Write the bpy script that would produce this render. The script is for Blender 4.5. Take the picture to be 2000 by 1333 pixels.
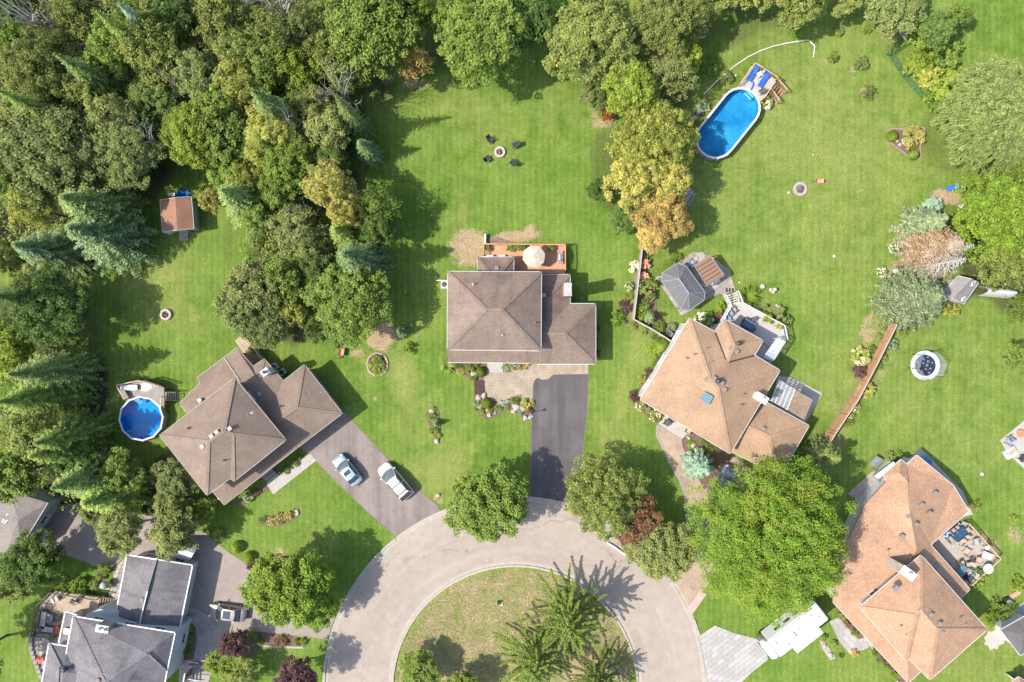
import bpy, math, random
import numpy as np
from mathutils import Vector, Matrix
R_ = math.radians
random.seed(7)
for o in list(bpy.data.objects): bpy.data.objects.remove(o)
SC = bpy.context.scene
COL = SC.collection
# ---------------------------------------------------------------- camera
CH = 85.0            # drone height, metres
PPM = 16.0           # photograph pixels for one metre of ground
cam = bpy.data.cameras.new('camera'); cam_o = bpy.data.objects.new('camera', cam); COL.objects.link(cam_o)
cam.sensor_width = 36.0; cam.lens = 36.0 * CH * PPM / 2000.0
cam.clip_start = 0.5; cam.clip_end = 2000
cam_o.location = (0, 0, CH); cam_o.rotation_euler = (0, 0, 0)
SC.camera = cam_o
# ---------------------------------------------------------------- light
SUN_EL = R_(50.5)
SH = Vector((0.982, 0.19, 0)).normalized()          # the way shadows fall
sun_from = Vector((-SH.x * math.cos(SUN_EL), -SH.y * math.cos(SUN_EL), math.sin(SUN_EL)))
w = bpy.data.worlds.new('World'); SC.world = w; w.use_nodes = True
nt = w.node_tree; bg = nt.nodes['Background']
sky = nt.nodes.new('ShaderNodeTexSky'); sky.sky_type = 'NISHITA'; sky.sun_disc = False
sky.sun_elevation = SUN_EL; sky.sun_rotation = math.atan2(sun_from.x, sun_from.y)
sky.air_density = 1.0; sky.dust_density = 2.0; sky.ozone_density = 1.0
nt.links.new(sky.outputs[0], bg.inputs[0]); bg.inputs[1].default_value = 0.15
sl = bpy.data.lights.new('sun', 'SUN'); sl.energy = 3.6; sl.angle = R_(0.53); sl.color = (1.0, 0.94, 0.84)
so = bpy.data.objects.new('sun', sl); COL.objects.link(so)
so.rotation_euler = sun_from.to_track_quat('Z', 'Y').to_euler(); so.location = (-60, -10, 90)
SC.view_settings.view_transform = 'Standard'; SC.view_settings.look = 'None'
SC.view_settings.exposure = 1.07; SC.view_settings.gamma = 1.0; SC.view_settings.use_curve_mapping = False
SC.cycles.max_bounces = 6; SC.cycles.transparent_max_bounces = 12
# ---------------------------------------------------------------- helpers
def G(px, py, h=0.0):
    s = (CH - h) / CH / PPM
    return Vector(((px - 1000) * s, (666.5 - py) * s, h))
def V(*a): return Vector(a)
WL = {}              # world position of unrotated objects, so that parts may be given in world coordinates
SEEN = {}
def empty(name, loc, rz=0.0):
    o = bpy.data.objects.new(name, None); COL.objects.link(o); o.location = loc; o.rotation_euler = (0, 0, rz)
    o.empty_display_size = 0.3; WL[o.name] = Vector(loc); return o
def tag(o, label=None, cat=None, group=None, kind=None):
    if label: o['label'] = label
    if cat: o['category'] = cat
    if group: o['group'] = group
    if kind: o['kind'] = kind
    if label and o.parent is None: SEEN.setdefault(label, []).append(o.name)
    return o
def thing(name, label, cat, loc, rz=0.0, group=None): return tag(empty(name, loc, rz), label, cat, group)
class MB:
    def __init__(s): s.v = []; s.f = []; s.uv = []; s.smooth = False
    def poly(s, pts, up=False, uvd=None):
        pts = [Vector(p) for p in pts]
        if up:
            n = Vector((0, 0, 0))
            for i in range(len(pts)): n += pts[i].cross(pts[(i + 1) % len(pts)])
            if n.z < 0: pts = pts[::-1]
        b = len(s.v); s.v += [tuple(p) for p in pts]; s.f.append(list(range(b, b + len(pts))))
        n = Vector((0, 0, 0))
        for i in range(len(pts)): n += (pts[i] - pts[0]).cross(pts[(i + 1) % len(pts)] - pts[0])
        n = n.normalized() if n.length > 1e-9 else Vector((0, 0, 1))
        if uvd is not None: u = Vector((math.cos(uvd), math.sin(uvd), 0)); vv = n.cross(u)
        else:
            u = Vector((0, 0, 1)).cross(n)
            u = u.normalized() if u.length > 1e-3 else Vector((1, 0, 0)); vv = n.cross(u)
        s.uv.append([(p.dot(u), p.dot(vv)) for p in pts]); return s
    def hexa(s, b, t):
        n = len(b); s.poly(b[::-1]); s.poly(t)
        for i in range(n): j = (i + 1) % n; s.poly([b[i], b[j], t[j], t[i]])
        return s
    def prism(s, pts, z0, z1, uvd=None, bottom=True):
        p = [Vector((q[0], q[1], 0)) for q in pts]
        a = sum(p[i].x * p[(i + 1) % len(p)].y - p[(i + 1) % len(p)].x * p[i].y for i in range(len(p)))
        if a < 0: p = p[::-1]
        t = [Vector((q.x, q.y, z1)) for q in p]; b = [Vector((q.x, q.y, z0)) for q in p]
        s.poly(t, uvd=uvd)
        if bottom: s.poly(b[::-1])
        for i in range(len(p)): j = (i + 1) % len(p); s.poly([b[i], b[j], t[j], t[i]])
        return s
    def box(s, c, sz, rz=0.0, uvd=None):
        c = Vector(c); hx, hy, hz = sz[0] / 2, sz[1] / 2, sz[2] / 2; ca, sa = math.cos(rz), math.sin(rz)
        q = [(c.x + x * ca - y * sa, c.y + x * sa + y * ca) for x, y in ((-hx, -hy), (hx, -hy), (hx, hy), (-hx, hy))]
        return s.prism(q, c.z - hz, c.z + hz, uvd)
    def bar(s, a, b, wd, ht):
        a = Vector(a); b = Vector(b); d = b - a
        if d.length < 1e-6: return s
        d.normalize(); sd = d.cross(Vector((0, 0, 1)))
        sd = sd.normalized() if sd.length > 1e-3 else Vector((1, 0, 0))
        up = sd.cross(d); sd = sd * (wd / 2); up = up * (ht / 2)
        A = [a - sd - up, a + sd - up, a + sd + up, a - sd + up]; B = [p + (b - a) for p in A]
        return s.hexa(A, B)
    def tube(s, path, r, n=6, cap=True):
        path = [Vector(p) for p in path]; rings = []
        for i, p in enumerate(path):
            d = (path[min(i + 1, len(path) - 1)] - path[max(i - 1, 0)])
            d = d.normalized() if d.length > 1e-9 else Vector((0, 0, 1))
            a = d.cross(Vector((0, 0, 1)) if abs(d.z) < 0.9 else Vector((1, 0, 0))).normalized(); b = d.cross(a)
            rr = r[i] if isinstance(r, (list, tuple)) else r
            rings.append([p + (a * math.cos(k * 2 * math.pi / n) + b * math.sin(k * 2 * math.pi / n)) * rr for k in range(n)])
        s.loft(rings, True, cap); return s
    def loft(s, rings, closed=True, cap=True):
        b = len(s.v); n = len(rings[0])
        for r in rings: s.v += [tuple(p) for p in r]
        for i in range(len(rings) - 1):
            for k in range(n if closed else n - 1):
                k2 = (k + 1) % n
                s.f.append([b + i * n + k, b + i * n + k2, b + (i + 1) * n + k2, b + (i + 1) * n + k]); s.uv.append(None)
        if cap and closed:
            s.f.append([b + k for k in range(n)][::-1]); s.uv.append(None)
            s.f.append([b + (len(rings) - 1) * n + k for k in range(n)]); s.uv.append(None)
        return s
    def lathe(s, c, prof, n=16, cap=True):
        c = Vector(c)
        return s.loft([[c + Vector((r * math.cos(k * 2 * math.pi / n), r * math.sin(k * 2 * math.pi / n), z)) for k in range(n)] for r, z in prof], True, cap)
    def build(s, name, mat, parent=None, local=False, smooth=False, kind=None, recalc=False):
        me = bpy.data.meshes.new(name)
        v = np.array(s.v, dtype=np.float64).reshape(-1, 3)
        org = Vector((0, 0, 0))
        if not local:
            c = (v.min(0) + v.max(0)) / 2; org = Vector((c[0], c[1], v[:, 2].min()))
            v = v - np.array(org)
        me.from_pydata([tuple(p) for p in v], [], s.f)
        if any(u is not None for u in s.uv):
            ul = me.uv_layers.new(name='uv'); k = 0; arr = np.zeros(len(me.loops) * 2, dtype=np.float32)
            for u, f in zip(s.uv, s.f):
                if u is not None: arr[2 * k:2 * k + 2 * len(f)] = np.array(u, dtype=np.float32).ravel()
                k += len(f)
            ul.data.foreach_set('uv', arr)
        if recalc:
            import bmesh
            bm = bmesh.new(); bm.from_mesh(me); bmesh.ops.recalc_face_normals(bm, faces=bm.faces); bm.to_mesh(me); bm.free()
        if smooth: me.polygons.foreach_set('use_smooth', [True] * len(me.polygons))
        me.materials.append(mat)
        o = bpy.data.objects.new(name, me); COL.objects.link(o)
        WL[o.name] = Vector(org)
        if parent is not None:
            o.parent = parent; o.location = org - (WL.get(parent.name, Vector((0, 0, 0))) if not local else Vector((0, 0, 0)))
        else: o.location = org
        if kind: o['kind'] = kind
        return o
def copy_tree(o, parent=None):
    c = o.copy(); COL.objects.link(c); c.parent = parent
    for ch in o.children:
        if ch.name in COL.objects: copy_tree(ch, c)
    return c
def place(proto, used, loc, rz=0, label=None, cat=None, group=None, scale=None):
    o = proto if not used else copy_tree(proto)
    o.location = loc; o.rotation_euler = (0, 0, rz)
    if scale: o.scale = scale
    if not used and label: SEEN.setdefault(label, []).append(o.name)
    if used and label: SEEN.setdefault(label, []).append(o.name)
    if label: o['label'] = label
    if cat: o['category'] = cat
    if group: o['group'] = group
    return o
def clip_half(poly, n, d):
    out = []
    for i in range(len(poly)):
        a = poly[i]; b = poly[(i + 1) % len(poly)]; da = a[0] * n[0] + a[1] * n[1] - d; db = b[0] * n[0] + b[1] * n[1] - d
        if da <= 0: out.append(a)
        if (da < 0 < db) or (db < 0 < da):
            t = da / (da - db); out.append((a[0] + (b[0] - a[0]) * t, a[1] + (b[1] - a[1]) * t))
    return out
def clip_cell(poly, u, v, u0, u1, v0, v1):
    p = clip_half(poly, u, u1); p = clip_half(p, (-u[0], -u[1]), -u0) if p else p
    p = clip_half(p, v, v1) if p else p; p = clip_half(p, (-v[0], -v[1]), -v0) if p else p
    return p
def parea(p): return abs(sum(p[i][0] * p[(i + 1) % len(p)][1] - p[(i + 1) % len(p)][0] * p[i][1] for i in range(len(p)))) / 2
def inset(pts, d):
    p = [Vector((q[0], q[1])) for q in pts]; n = len(p)
    a = sum(p[i].x * p[(i + 1) % n].y - p[(i + 1) % n].x * p[i].y for i in range(n)); sg = 1 if a > 0 else -1
    out = []
    for i in range(n):
        e0 = (p[i] - p[i - 1]).normalized(); e1 = (p[(i + 1) % n] - p[i]).normalized()
        n0 = Vector((-e0.y, e0.x)) * sg; n1 = Vector((-e1.y, e1.x)) * sg
        m = n0 + n1; l = m.length
        m = m / l if l > 1e-6 else n0
        out.append(p[i] + m * min(d / max(m.dot(n0), 0.35), d * 2.2))
    return out
# ---------------------------------------------------------------- materials
MATS = {}
def nodes(name):
    m = bpy.data.materials.new(name); m.use_nodes = True; t = m.node_tree; return m, t, t.nodes['Principled BSDF']
def ramp(t, a, b, src, e0=0.35, e1=0.65):
    r = t.nodes.new('ShaderNodeMapRange'); r.inputs[1].default_value = e0; r.inputs[2].default_value = e1; t.links.new(src, r.inputs[0])
    m = t.nodes.new('ShaderNodeMix'); m.data_type = 'RGBA'; t.links.new(r.outputs[0], m.inputs[0])
    for k, c in ((6, a), (7, b)):
        if isinstance(c, tuple): m.inputs[k].default_value = (*c, 1)
        else: t.links.new(c, m.inputs[k])
    return m.outputs[2]
def noise(t, vec, scale, detail=4, rough=0.6):
    n = t.nodes.new('ShaderNodeTexNoise'); n.inputs['Scale'].default_value = scale; n.inputs['Detail'].default_value = detail
    n.inputs['Roughness'].default_value = rough
    if vec is not None: t.links.new(vec, n.inputs['Vector'])
    return n.outputs[0]
def mul(t, a, b, fac=1.0, mode='MULTIPLY'):
    m = t.nodes.new('ShaderNodeMix'); m.data_type = 'RGBA'; m.blend_type = mode; m.inputs[0].default_value = fac
    for k, c in ((6, a), (7, b)):
        if isinstance(c, tuple): m.inputs[k].default_value = (*c, 1)
        else: t.links.new(c, m.inputs[k])
    return m.outputs[2]
def bump(t, h, b, strength, dist=0.02):
    n = t.nodes.new('ShaderNodeBump'); n.inputs['Strength'].default_value = strength; n.inputs['Distance'].default_value = dist
    t.links.new(h, n.inputs['Height']); t.links.new(n.outputs[0], b.inputs['Normal'])
def M(name, c1, c2=None, scale=2.0, rough=0.85, spec=0.3, metal=0.0, bmp=0.0, fine=0.12, coat=0.0):
    if name in MATS: return MATS[name]
    m, t, b = nodes(name); c1 = tuple(x * 0.86 for x in c1); c2 = tuple(x * 0.86 for x in c2) if c2 else tuple(x * 0.78 for x in c1)
    tc = t.nodes.new('ShaderNodeTexCoord').outputs['Object']
    n = noise(t, tc, scale, 5); c = ramp(t, c1, c2, n)
    if fine: c = mul(t, c, ramp(t, (1 - fine,) * 3, (1 + fine,) * 3, noise(t, tc, scale * 14, 3)))
    t.links.new(c, b.inputs['Base Color'])
    b.inputs['Roughness'].default_value = rough; b.inputs['Specular IOR Level'].default_value = spec; b.inputs['Metallic'].default_value = metal
    if coat: b.inputs['Coat Weight'].default_value = coat
    if bmp: bump(t, noise(t, tc, scale * 9, 4), b, bmp)
    MATS[name] = m; return m
def GLASS(name, col, rough=0.08, spec=0.6):
    if name in MATS: return MATS[name]
    m, t, b = nodes(name); b.inputs['Base Color'].default_value = (*col, 1); b.inputs['Roughness'].default_value = rough
    b.inputs['Specular IOR Level'].default_value = spec; MATS[name] = m; return m
def CLEAR(name, col, alpha, rough=0.1):
    m, t, b = nodes(name); b.inputs['Base Color'].default_value = (*col, 1); b.inputs['Roughness'].default_value = rough; b.inputs['Alpha'].default_value = alpha
    MATS[name] = m; return m
def SHINGLE(name, c1, c2, c3, row=0.24, wid=0.42, speck=0.5, streak=None):
    m, t, b = nodes(name); wm = lambda c: (c[0] * 0.69, c[1] * 0.66, c[2] * 0.63); c1, c2, c3 = wm(c1), wm(c2), wm(c3)
    uv = t.nodes.new('ShaderNodeTexCoord').outputs['UV']
    br = t.nodes.new('ShaderNodeTexBrick'); t.links.new(uv, br.inputs['Vector'])
    br.inputs['Scale'].default_value = 1.0; br.inputs['Brick Width'].default_value = wid; br.inputs['Row Height'].default_value = row
    br.inputs['Mortar Size'].default_value = 0.022; br.inputs['Mortar Smooth'].default_value = 0.4; br.offset = 0.5
    br.inputs['Color1'].default_value = (*c1, 1); br.inputs['Color2'].default_value = (*c2, 1)
    br.inputs['Mortar'].default_value = tuple(x * 0.74 for x in c1) + (1,)
    c = br.outputs['Color']
    pos = t.nodes.new('ShaderNodeNewGeometry').outputs['Position']
    c = mul(t, c, ramp(t, (0.88, 0.88, 0.89), (1.1, 1.1, 1.09), noise(t, pos, 0.5, 5)))
    vo = t.nodes.new('ShaderNodeTexVoronoi'); vo.inputs['Scale'].default_value = 6.5; t.links.new(pos, vo.inputs['Vector'])
    sep = t.nodes.new('ShaderNodeSeparateColor'); t.links.new(vo.outputs['Color'], sep.inputs[0])
    c = ramp(t, c, c3, sep.outputs[0], 0.74, 0.74 + 0.45 / max(speck, 0.01))
    c = mul(t, c, ramp(t, (0.86,) * 3, (1.12,) * 3, noise(t, pos, 9, 3)))
    if streak:
        mp = t.nodes.new('ShaderNodeMapping'); mp.inputs['Scale'].default_value = (0.9, 0.16, 1); t.links.new(uv, mp.inputs[0])
        c = mul(t, c, ramp(t, (1, 1, 1), streak, noise(t, mp.outputs[0], 0.9, 4), 0.5, 0.74))
        c = mul(t, c, ramp(t, (1, 1, 1), streak, noise(t, pos, 0.22, 4), 0.52, 0.7))
    t.links.new(c, b.inputs['Base Color']); b.inputs['Roughness'].default_value = 0.9; b.inputs['Specular IOR Level'].default_value = 0.2
    bump(t, br.outputs['Fac'], b, 0.5, -0.03); MATS[name] = m; return m
def PAVER(name, c1, c2, mort, wid, row, rot=0.0, msz=0.012):
    m, t, b = nodes(name); c1, c2, mort = [tuple(x * 0.86 for x in c) for c in (c1, c2, mort)]
    pos = t.nodes.new('ShaderNodeNewGeometry').outputs['Position']
    mp = t.nodes.new('ShaderNodeMapping'); mp.inputs['Rotation'].default_value = (0, 0, rot); t.links.new(pos, mp.inputs[0])
    br = t.nodes.new('ShaderNodeTexBrick'); t.links.new(mp.outputs[0], br.inputs['Vector']); br.inputs['Scale'].default_value = 1
    br.inputs['Brick Width'].default_value = wid; br.inputs['Row Height'].default_value = row; br.inputs['Mortar Size'].default_value = msz
    br.inputs['Color1'].default_value = (*c1, 1); br.inputs['Color2'].default_value = (*c2, 1); br.inputs['Mortar'].default_value = (*mort, 1)
    c = mul(t, br.outputs['Color'], ramp(t, (0.8, 0.8, 0.8), (1.15, 1.13, 1.1), noise(t, pos, 0.6, 5)))
    c = mul(t, c, ramp(t, (0.88,) * 3, (1.1,) * 3, noise(t, pos, 7, 3)))
    t.links.new(c, b.inputs['Base Color']); b.inputs['Roughness'].default_value = 0.9; bump(t, br.outputs['Fac'], b, 0.4, -0.01)
    MATS[name] = m; return m
def LEAF(name, cols, clump=None, trans=0.46, rough=0.6, csc=0.55):
    m, t, b = nodes(name)
    geo = t.nodes.new('ShaderNodeNewGeometry'); oi = t.nodes.new('ShaderNodeObjectInfo'); tc = t.nodes.new('ShaderNodeTexCoord').outputs['Object']
    cols = [(c[0] * 0.98, c[1] * 1.05, c[2] * 0.95) for c in cols]
    c = ramp(t, cols[0], cols[1], geo.outputs['Random Per Island'], 0.05, 0.95)
    ad = t.nodes.new('ShaderNodeVectorMath'); ad.operation = 'ADD'; t.links.new(tc, ad.inputs[0])
    sc = t.nodes.new('ShaderNodeMath'); sc.operation = 'MULTIPLY'; sc.inputs[1].default_value = 37.0; t.links.new(oi.outputs['Random'], sc.inputs[0])
    t.links.new(sc.outputs[0], ad.inputs[1])
    if clump: c = ramp(t, c, clump, noise(t, ad.outputs[0], csc, 3), 0.5, 0.68)
    c = mul(t, c, ramp(t, (0.8, 0.82, 0.8), (1.2, 1.16, 1.1), noise(t, ad.outputs[0], 0.9, 2)))
    c = mul(t, c, ramp(t, (0.8, 0.86, 0.82), (1.24, 1.15, 1.14), noise(t, ad.outputs[0], 2.6, 2)))
    hs = t.nodes.new('ShaderNodeHueSaturation'); t.links.new(c, hs.inputs['Color'])
    mr = t.nodes.new('ShaderNodeMapRange'); mr.inputs[3].default_value = 0.9; mr.inputs[4].default_value = 1.26; t.links.new(oi.outputs['Random'], mr.inputs[0])
    t.links.new(mr.outputs[0], hs.inputs['Value'])
    t.links.new(hs.outputs[0], b.inputs['Base Color']); b.inputs['Roughness'].default_value = rough; b.inputs['Specular IOR Level'].default_value = 0.25
    tr = t.nodes.new('ShaderNodeBsdfTranslucent'); t.links.new(hs.outputs[0], tr.inputs[0])
    mx = t.nodes.new('ShaderNodeMixShader'); mx.inputs[0].default_value = trans
    t.links.new(b.outputs[0], mx.inputs[1]); t.links.new(tr.outputs[0], mx.inputs[2])
    t.links.new(mx.outputs[0], t.nodes['Material Output'].inputs['Surface']); MATS[name] = m; return m
WHITE = M('white paint', (0.62, 0.62, 0.63), (0.54, 0.54, 0.55), 1.5, 0.55, fine=0.03)
OFFW = M('off white siding', (0.54, 0.53, 0.51), (0.47, 0.46, 0.44), 0.7, 0.7)
CONC = M('pale concrete', (0.42, 0.39, 0.355), (0.35, 0.325, 0.3), 0.9, 0.9, bmp=0.15)
KERB = M('kerb concrete', (0.4, 0.36, 0.31), (0.33, 0.295, 0.255), 1.2, 0.9, bmp=0.15)
SOIL = M('bare soil', (0.15, 0.105, 0.075), (0.23, 0.17, 0.12), 2.2, 0.95, bmp=0.5, fine=0.3)
MULCH = M('bark mulch', (0.09, 0.05, 0.045), (0.05, 0.03, 0.03), 5, 0.95, bmp=0.7, fine=0.4)
STONE = M('garden stone', (0.42, 0.385, 0.345), (0.27, 0.245, 0.22), 2.5, 0.85, bmp=0.3)
PINKST = M('pink granite', (0.55, 0.36, 0.31), (0.42, 0.27, 0.23), 2.5, 0.85, bmp=0.3)
CEDAR = M('cedar boards', (0.6, 0.3, 0.165), (0.5, 0.245, 0.13), 1.2, 0.75, fine=0.15)
FENCEW = M('fence cedar', (0.45, 0.26, 0.15), (0.34, 0.19, 0.11), 1.1, 0.8, fine=0.2)
GREYW = M('weathered grey wood', (0.36, 0.32, 0.28), (0.26, 0.235, 0.21), 1.5, 0.85, fine=0.2)
TANW = M('pale tan wood', (0.5, 0.39, 0.28), (0.4, 0.31, 0.22), 1.2, 0.8, fine=0.15)
DARKM = M('dark metal', (0.035, 0.035, 0.04), (0.05, 0.05, 0.055), 3, 0.5, 0.5)
GREYM = M('grey metal', (0.35, 0.36, 0.38), (0.28, 0.29, 0.3), 3, 0.4, 0.5, metal=0.5)
BLACKF = M('black fabric', (0.03, 0.03, 0.034), (0.05, 0.05, 0.055), 4, 0.8)
BRICK = M('chimney brick', (0.36, 0.2, 0.14), (0.28, 0.15, 0.11), 4, 0.9, bmp=0.3)
BARK = M('tree bark', (0.15, 0.12, 0.1), (0.09, 0.075, 0.06), 4, 0.95, bmp=0.5)
DEADB = M('grey dead branches', (0.46, 0.43, 0.39), (0.34, 0.31, 0.28), 3, 0.9)
PANE = GLASS('window glass', (0.03, 0.045, 0.06))
SKYGL = GLASS('skylight glass', (0.09, 0.17, 0.22), 0.15, 0.5)
# ================================================================ THE GROUND
def ground():
    def axis(lo, hi, step, far):
        a = list(np.arange(lo, hi + 1e-6, step)); out = []; d = step
        x = lo
        left = []
        while x > -far: d *= 1.6; x -= d; left.append(x)
        d = step; x = hi; right = []
        while x < far: d *= 1.6; x += d; right.append(x)
        return np.array(left[::-1] + a + right)
    X = axis(-72, 72, 0.45, 700); Y = axis(-48, 48, 0.45, 700)
    gx, gy = np.meshgrid(X, Y); nx, ny = len(X), len(Y)
    px = gx * PPM + 1000; py = 666.5 - gy * PPM
    rng = np.random.RandomState(3)
    wob = np.zeros_like(px)
    for k in range(14):
        a = rng.uniform(0, 6.28); f = rng.uniform(0.02, 0.09); wob += np.sin((px * math.cos(a) + py * math.sin(a)) * f + rng.uniform(0, 6.28)) / 14 * 2.2
    def blob(cx, cy, rx, ry, ang=0, soft=0.5):
        c, s = math.cos(R_(ang)), math.sin(R_(ang)); dx, dy = px - cx, py - cy
        u = (dx * c + dy * s) / rx; v = (-dx * s + dy * c) / ry
        d = np.sqrt(u * u + v * v) + wob * 0.28
        return np.clip((1 - d) / soft + 0.5, 0, 1)
    dry = np.zeros_like(px); soil = np.zeros_like(px); tan = np.zeros_like(px)
    for a in ((1640, 330, 330, 330, 0, 1.2, .42), (1850, 780, 170, 190, 0, 1.0, .36), (1600, 260, 240, 160, 0, 1.2, .62), (1650, 180, 110, 70, 20, 1, .35), (1480, 90, 90, 60, 0, 1, .4), (1720, 330, 30, 90, -25, 1, .5), (1640, 480, 120, 90, 0, 1, .35),
              (1640, 760, 60, 110, 30, 1, .5), (1850, 760, 110, 110, 0, 1, .4), (1010, 1250, 230, 170, 0, .6, 1.0), (870, 930, 60, 40, -30, 1, .8), (850, 900, 80, 30, -20, 1, .6),
              (790, 740, 26, 60, -15, 1, .9), (300, 540, 70, 30, -10, 1, .8), (330, 600, 90, 50, 30, 1, .5), (1210, 790, 14, 60, 5, 1, .7), (1235, 690, 25, 40, 0, 1, .5), (1200, 850, 40, 40, 0, 1, .6),
              (960, 260, 70, 60, 0, 1, .4), (1090, 230, 60, 60, 0, 1, .3), (900, 200, 60, 30, 0, 1, .5), (740, 680, 60, 60, 0, 1, .4), (1880, 1290, 130, 60, -30, 1, .45), (1640, 860, 20, 80, 30, 1, .8),
              (905, 410, 12, 40, 0, 1, .6), (1490, 640, 30, 40, 0, 1, .6), (1700, 660, 30, 60, 30, 1, .6), (820, 830, 60, 60, 0, 1, .35), (1330, 620, 40, 30, 0, 1, .2), (620, 1060, 60, 40, 0, 1, .3)):
        dry = np.maximum(dry, blob(*a[:6]) * a[6])
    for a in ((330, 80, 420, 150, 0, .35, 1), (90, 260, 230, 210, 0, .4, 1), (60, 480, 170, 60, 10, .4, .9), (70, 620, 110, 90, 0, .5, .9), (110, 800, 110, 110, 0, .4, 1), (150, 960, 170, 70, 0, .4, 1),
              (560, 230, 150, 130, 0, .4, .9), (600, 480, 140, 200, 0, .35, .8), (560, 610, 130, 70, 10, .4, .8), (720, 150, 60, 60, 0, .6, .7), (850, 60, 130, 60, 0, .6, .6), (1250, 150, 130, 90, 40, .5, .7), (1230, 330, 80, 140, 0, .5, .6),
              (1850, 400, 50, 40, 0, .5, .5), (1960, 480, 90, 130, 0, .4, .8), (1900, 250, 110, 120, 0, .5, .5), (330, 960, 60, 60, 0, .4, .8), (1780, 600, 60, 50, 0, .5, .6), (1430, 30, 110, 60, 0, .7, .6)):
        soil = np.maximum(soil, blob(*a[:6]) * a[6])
    for a in ((915, 478, 42, 40, 0, .7, .85), (1010, 462, 46, 10, -5, .5, 1), (1035, 452, 12, 16, 40, .6, .9), (745, 655, 34, 30, -20, .6, 1), (700, 690, 16, 10, 0, .8, .7), (715, 770, 6, 5, 0, .8, 1), (732, 780, 5, 7, 0, .8, 1),
              (1145, 1020 + 290, 70, 34, -20, .6, .9), (1040, 1195, 22, 8, -10, .6, .8), (1180, 1230, 60, 60, 0, .8, .5), (860, 1290, 80, 40, -20, .7, .6), (1850, 385, 34, 14, 10, .6, 1), (1800, 520, 60, 50, -20, .5, .7), (1700, 655, 14, 22, 30, .6, .7),
              (545, 1088, 10, 20, 10, .7, 1), (705, 1250, 1, 1, 0, .5, 0), (1745, 1180, 1, 1, 0, .5, 0), (1982, 1042, 14, 22, -30, .8, .6), (1500, 625, 12, 22, -20, .7, .7), (1740, 60, 22, 26, 30, .6, .6), (1210, 250, 10, 30, -50, .6, .7), (1170, 240, 20, 12, 20, .6, .7),
              (1160, 220, 8, 22, -20, .6, .7), (760, 150, 20, 14, 0, .7, .7), (805, 165, 30, 12, 0, .7, .6), (855, 975, 14, 8, 30, .8, .8), (1525, 205, 20, 8, 0, .8, .4), (1710, 740, 14, 60, 30, .7, .5), (1690, 640, 10, 40, 30, .7, .6), (1620, 880, 16, 40, 30, .6, .7),
              (1665, 135, 10, 9, 0, .8, .9), (1690, 180, 16, 12, 0, .8, .9), (1618, 120, 8, 7, 0, .8, .7), (1930, 1060, 12, 30, -40, .7, .6)):
        tan = np.maximum(tan, blob(*a[:6]) * a[6])
    isl = np.clip((241 - np.hypot(px - 1006, py - 1345)) / 12, 0, 1); tan = np.maximum(tan, isl * 0.52); soil = np.maximum(soil, isl * 0.58)
    z = np.zeros_like(gx)
    v = np.stack([gx, gy, z], -1).reshape(-1, 3)
    i = np.arange(nx * ny).reshape(ny, nx)
    q = np.stack([i[:-1, :-1], i[:-1, 1:], i[1:, 1:], i[1:, :-1]], -1).reshape(-1, 4)
    me = bpy.data.meshes.new('lawn'); me.from_pydata(v.tolist(), [], q.tolist())
    at = me.color_attributes.new('zone', 'FLOAT_COLOR', 'POINT')
    at.data.foreach_set('color', np.stack([dry, soil, tan, np.ones_like(dry)], -1).astype(np.float32).ravel())
    m, t, b = nodes('lawn grass')
    pos = t.nodes.new('ShaderNodeNewGeometry').outputs['Position']
    ca = t.nodes.new('ShaderNodeVertexColor'); ca.layer_name = 'zone'
    sp = t.nodes.new('ShaderNodeSeparateColor'); t.links.new(ca.outputs[0], sp.inputs[0])
    big = noise(t, pos, 0.09, 5); mid = noise(t, pos, 0.55, 5, 0.65); fin = noise(t, pos, 4.5, 4, 0.7); tuft = noise(t, pos, 13, 3, 0.7)
    c = ramp(t, (0.072, 0.142, 0.017), (0.132, 0.205, 0.034), mid, 0.3, 0.7)
    c = ramp(t, c, (0.158, 0.22, 0.046), big, 0.4, 0.68)
    wv = t.nodes.new('ShaderNodeTexWave'); wv.inputs['Scale'].default_value = 0.42; wv.inputs['Distortion'].default_value = 2.6; wv.inputs['Detail'].default_value = 2
    t.links.new(pos, wv.inputs['Vector']); c = mul(t, c, ramp(t, (0.94,) * 3, (1.06,) * 3, wv.outputs['Fac'], 0.2, 0.8)); c = mul(t, c, ramp(t, (0.86, 0.9, 0.85), (1.12, 1.08, 1.15), noise(t, pos, 0.24, 5, 0.7), 0.3, 0.7))
    def fac(src, k, nz, lo, hi):
        a = t.nodes.new('ShaderNodeMath'); a.operation = 'ADD'; t.links.new(src, a.inputs[0])
        n2 = t.nodes.new('ShaderNodeMath'); n2.operation = 'MULTIPLY_ADD'; n2.inputs[1].default_value = k; n2.inputs[2].default_value = -k * 0.5
        t.links.new(nz, n2.inputs[0]); t.links.new(n2.outputs[0], a.inputs[1]); return a.outputs[0]
    c = ramp(t, c, (0.055, 0.125, 0.014), noise(t, pos, 0.75, 4, 0.7), 0.6, 0.76)
    c = ramp(t, c, (0.21, 0.22, 0.07), noise(t, pos, 0.62, 5, 0.75), 0.6, 0.8)
    c = ramp(t, c, (0.235, 0.25, 0.075), fac(sp.outputs[0], 1.3, mid, 0, 1), 0.1, 1.3)
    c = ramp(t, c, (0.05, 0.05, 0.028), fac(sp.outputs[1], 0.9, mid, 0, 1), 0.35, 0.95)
    c = ramp(t, c, (0.33, 0.25, 0.155), fac(fac(sp.outputs[2], 1.5, mid, 0, 1), 1.7, fin, 0, 1), 0.32, 0.85)
    md = noise(t, pos, 1.5, 5, 0.75); c = mul(t, c, ramp(t, (0.8, 0.84, 0.78), (1.2, 1.16, 1.2), md, 0.28, 0.72))
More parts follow.
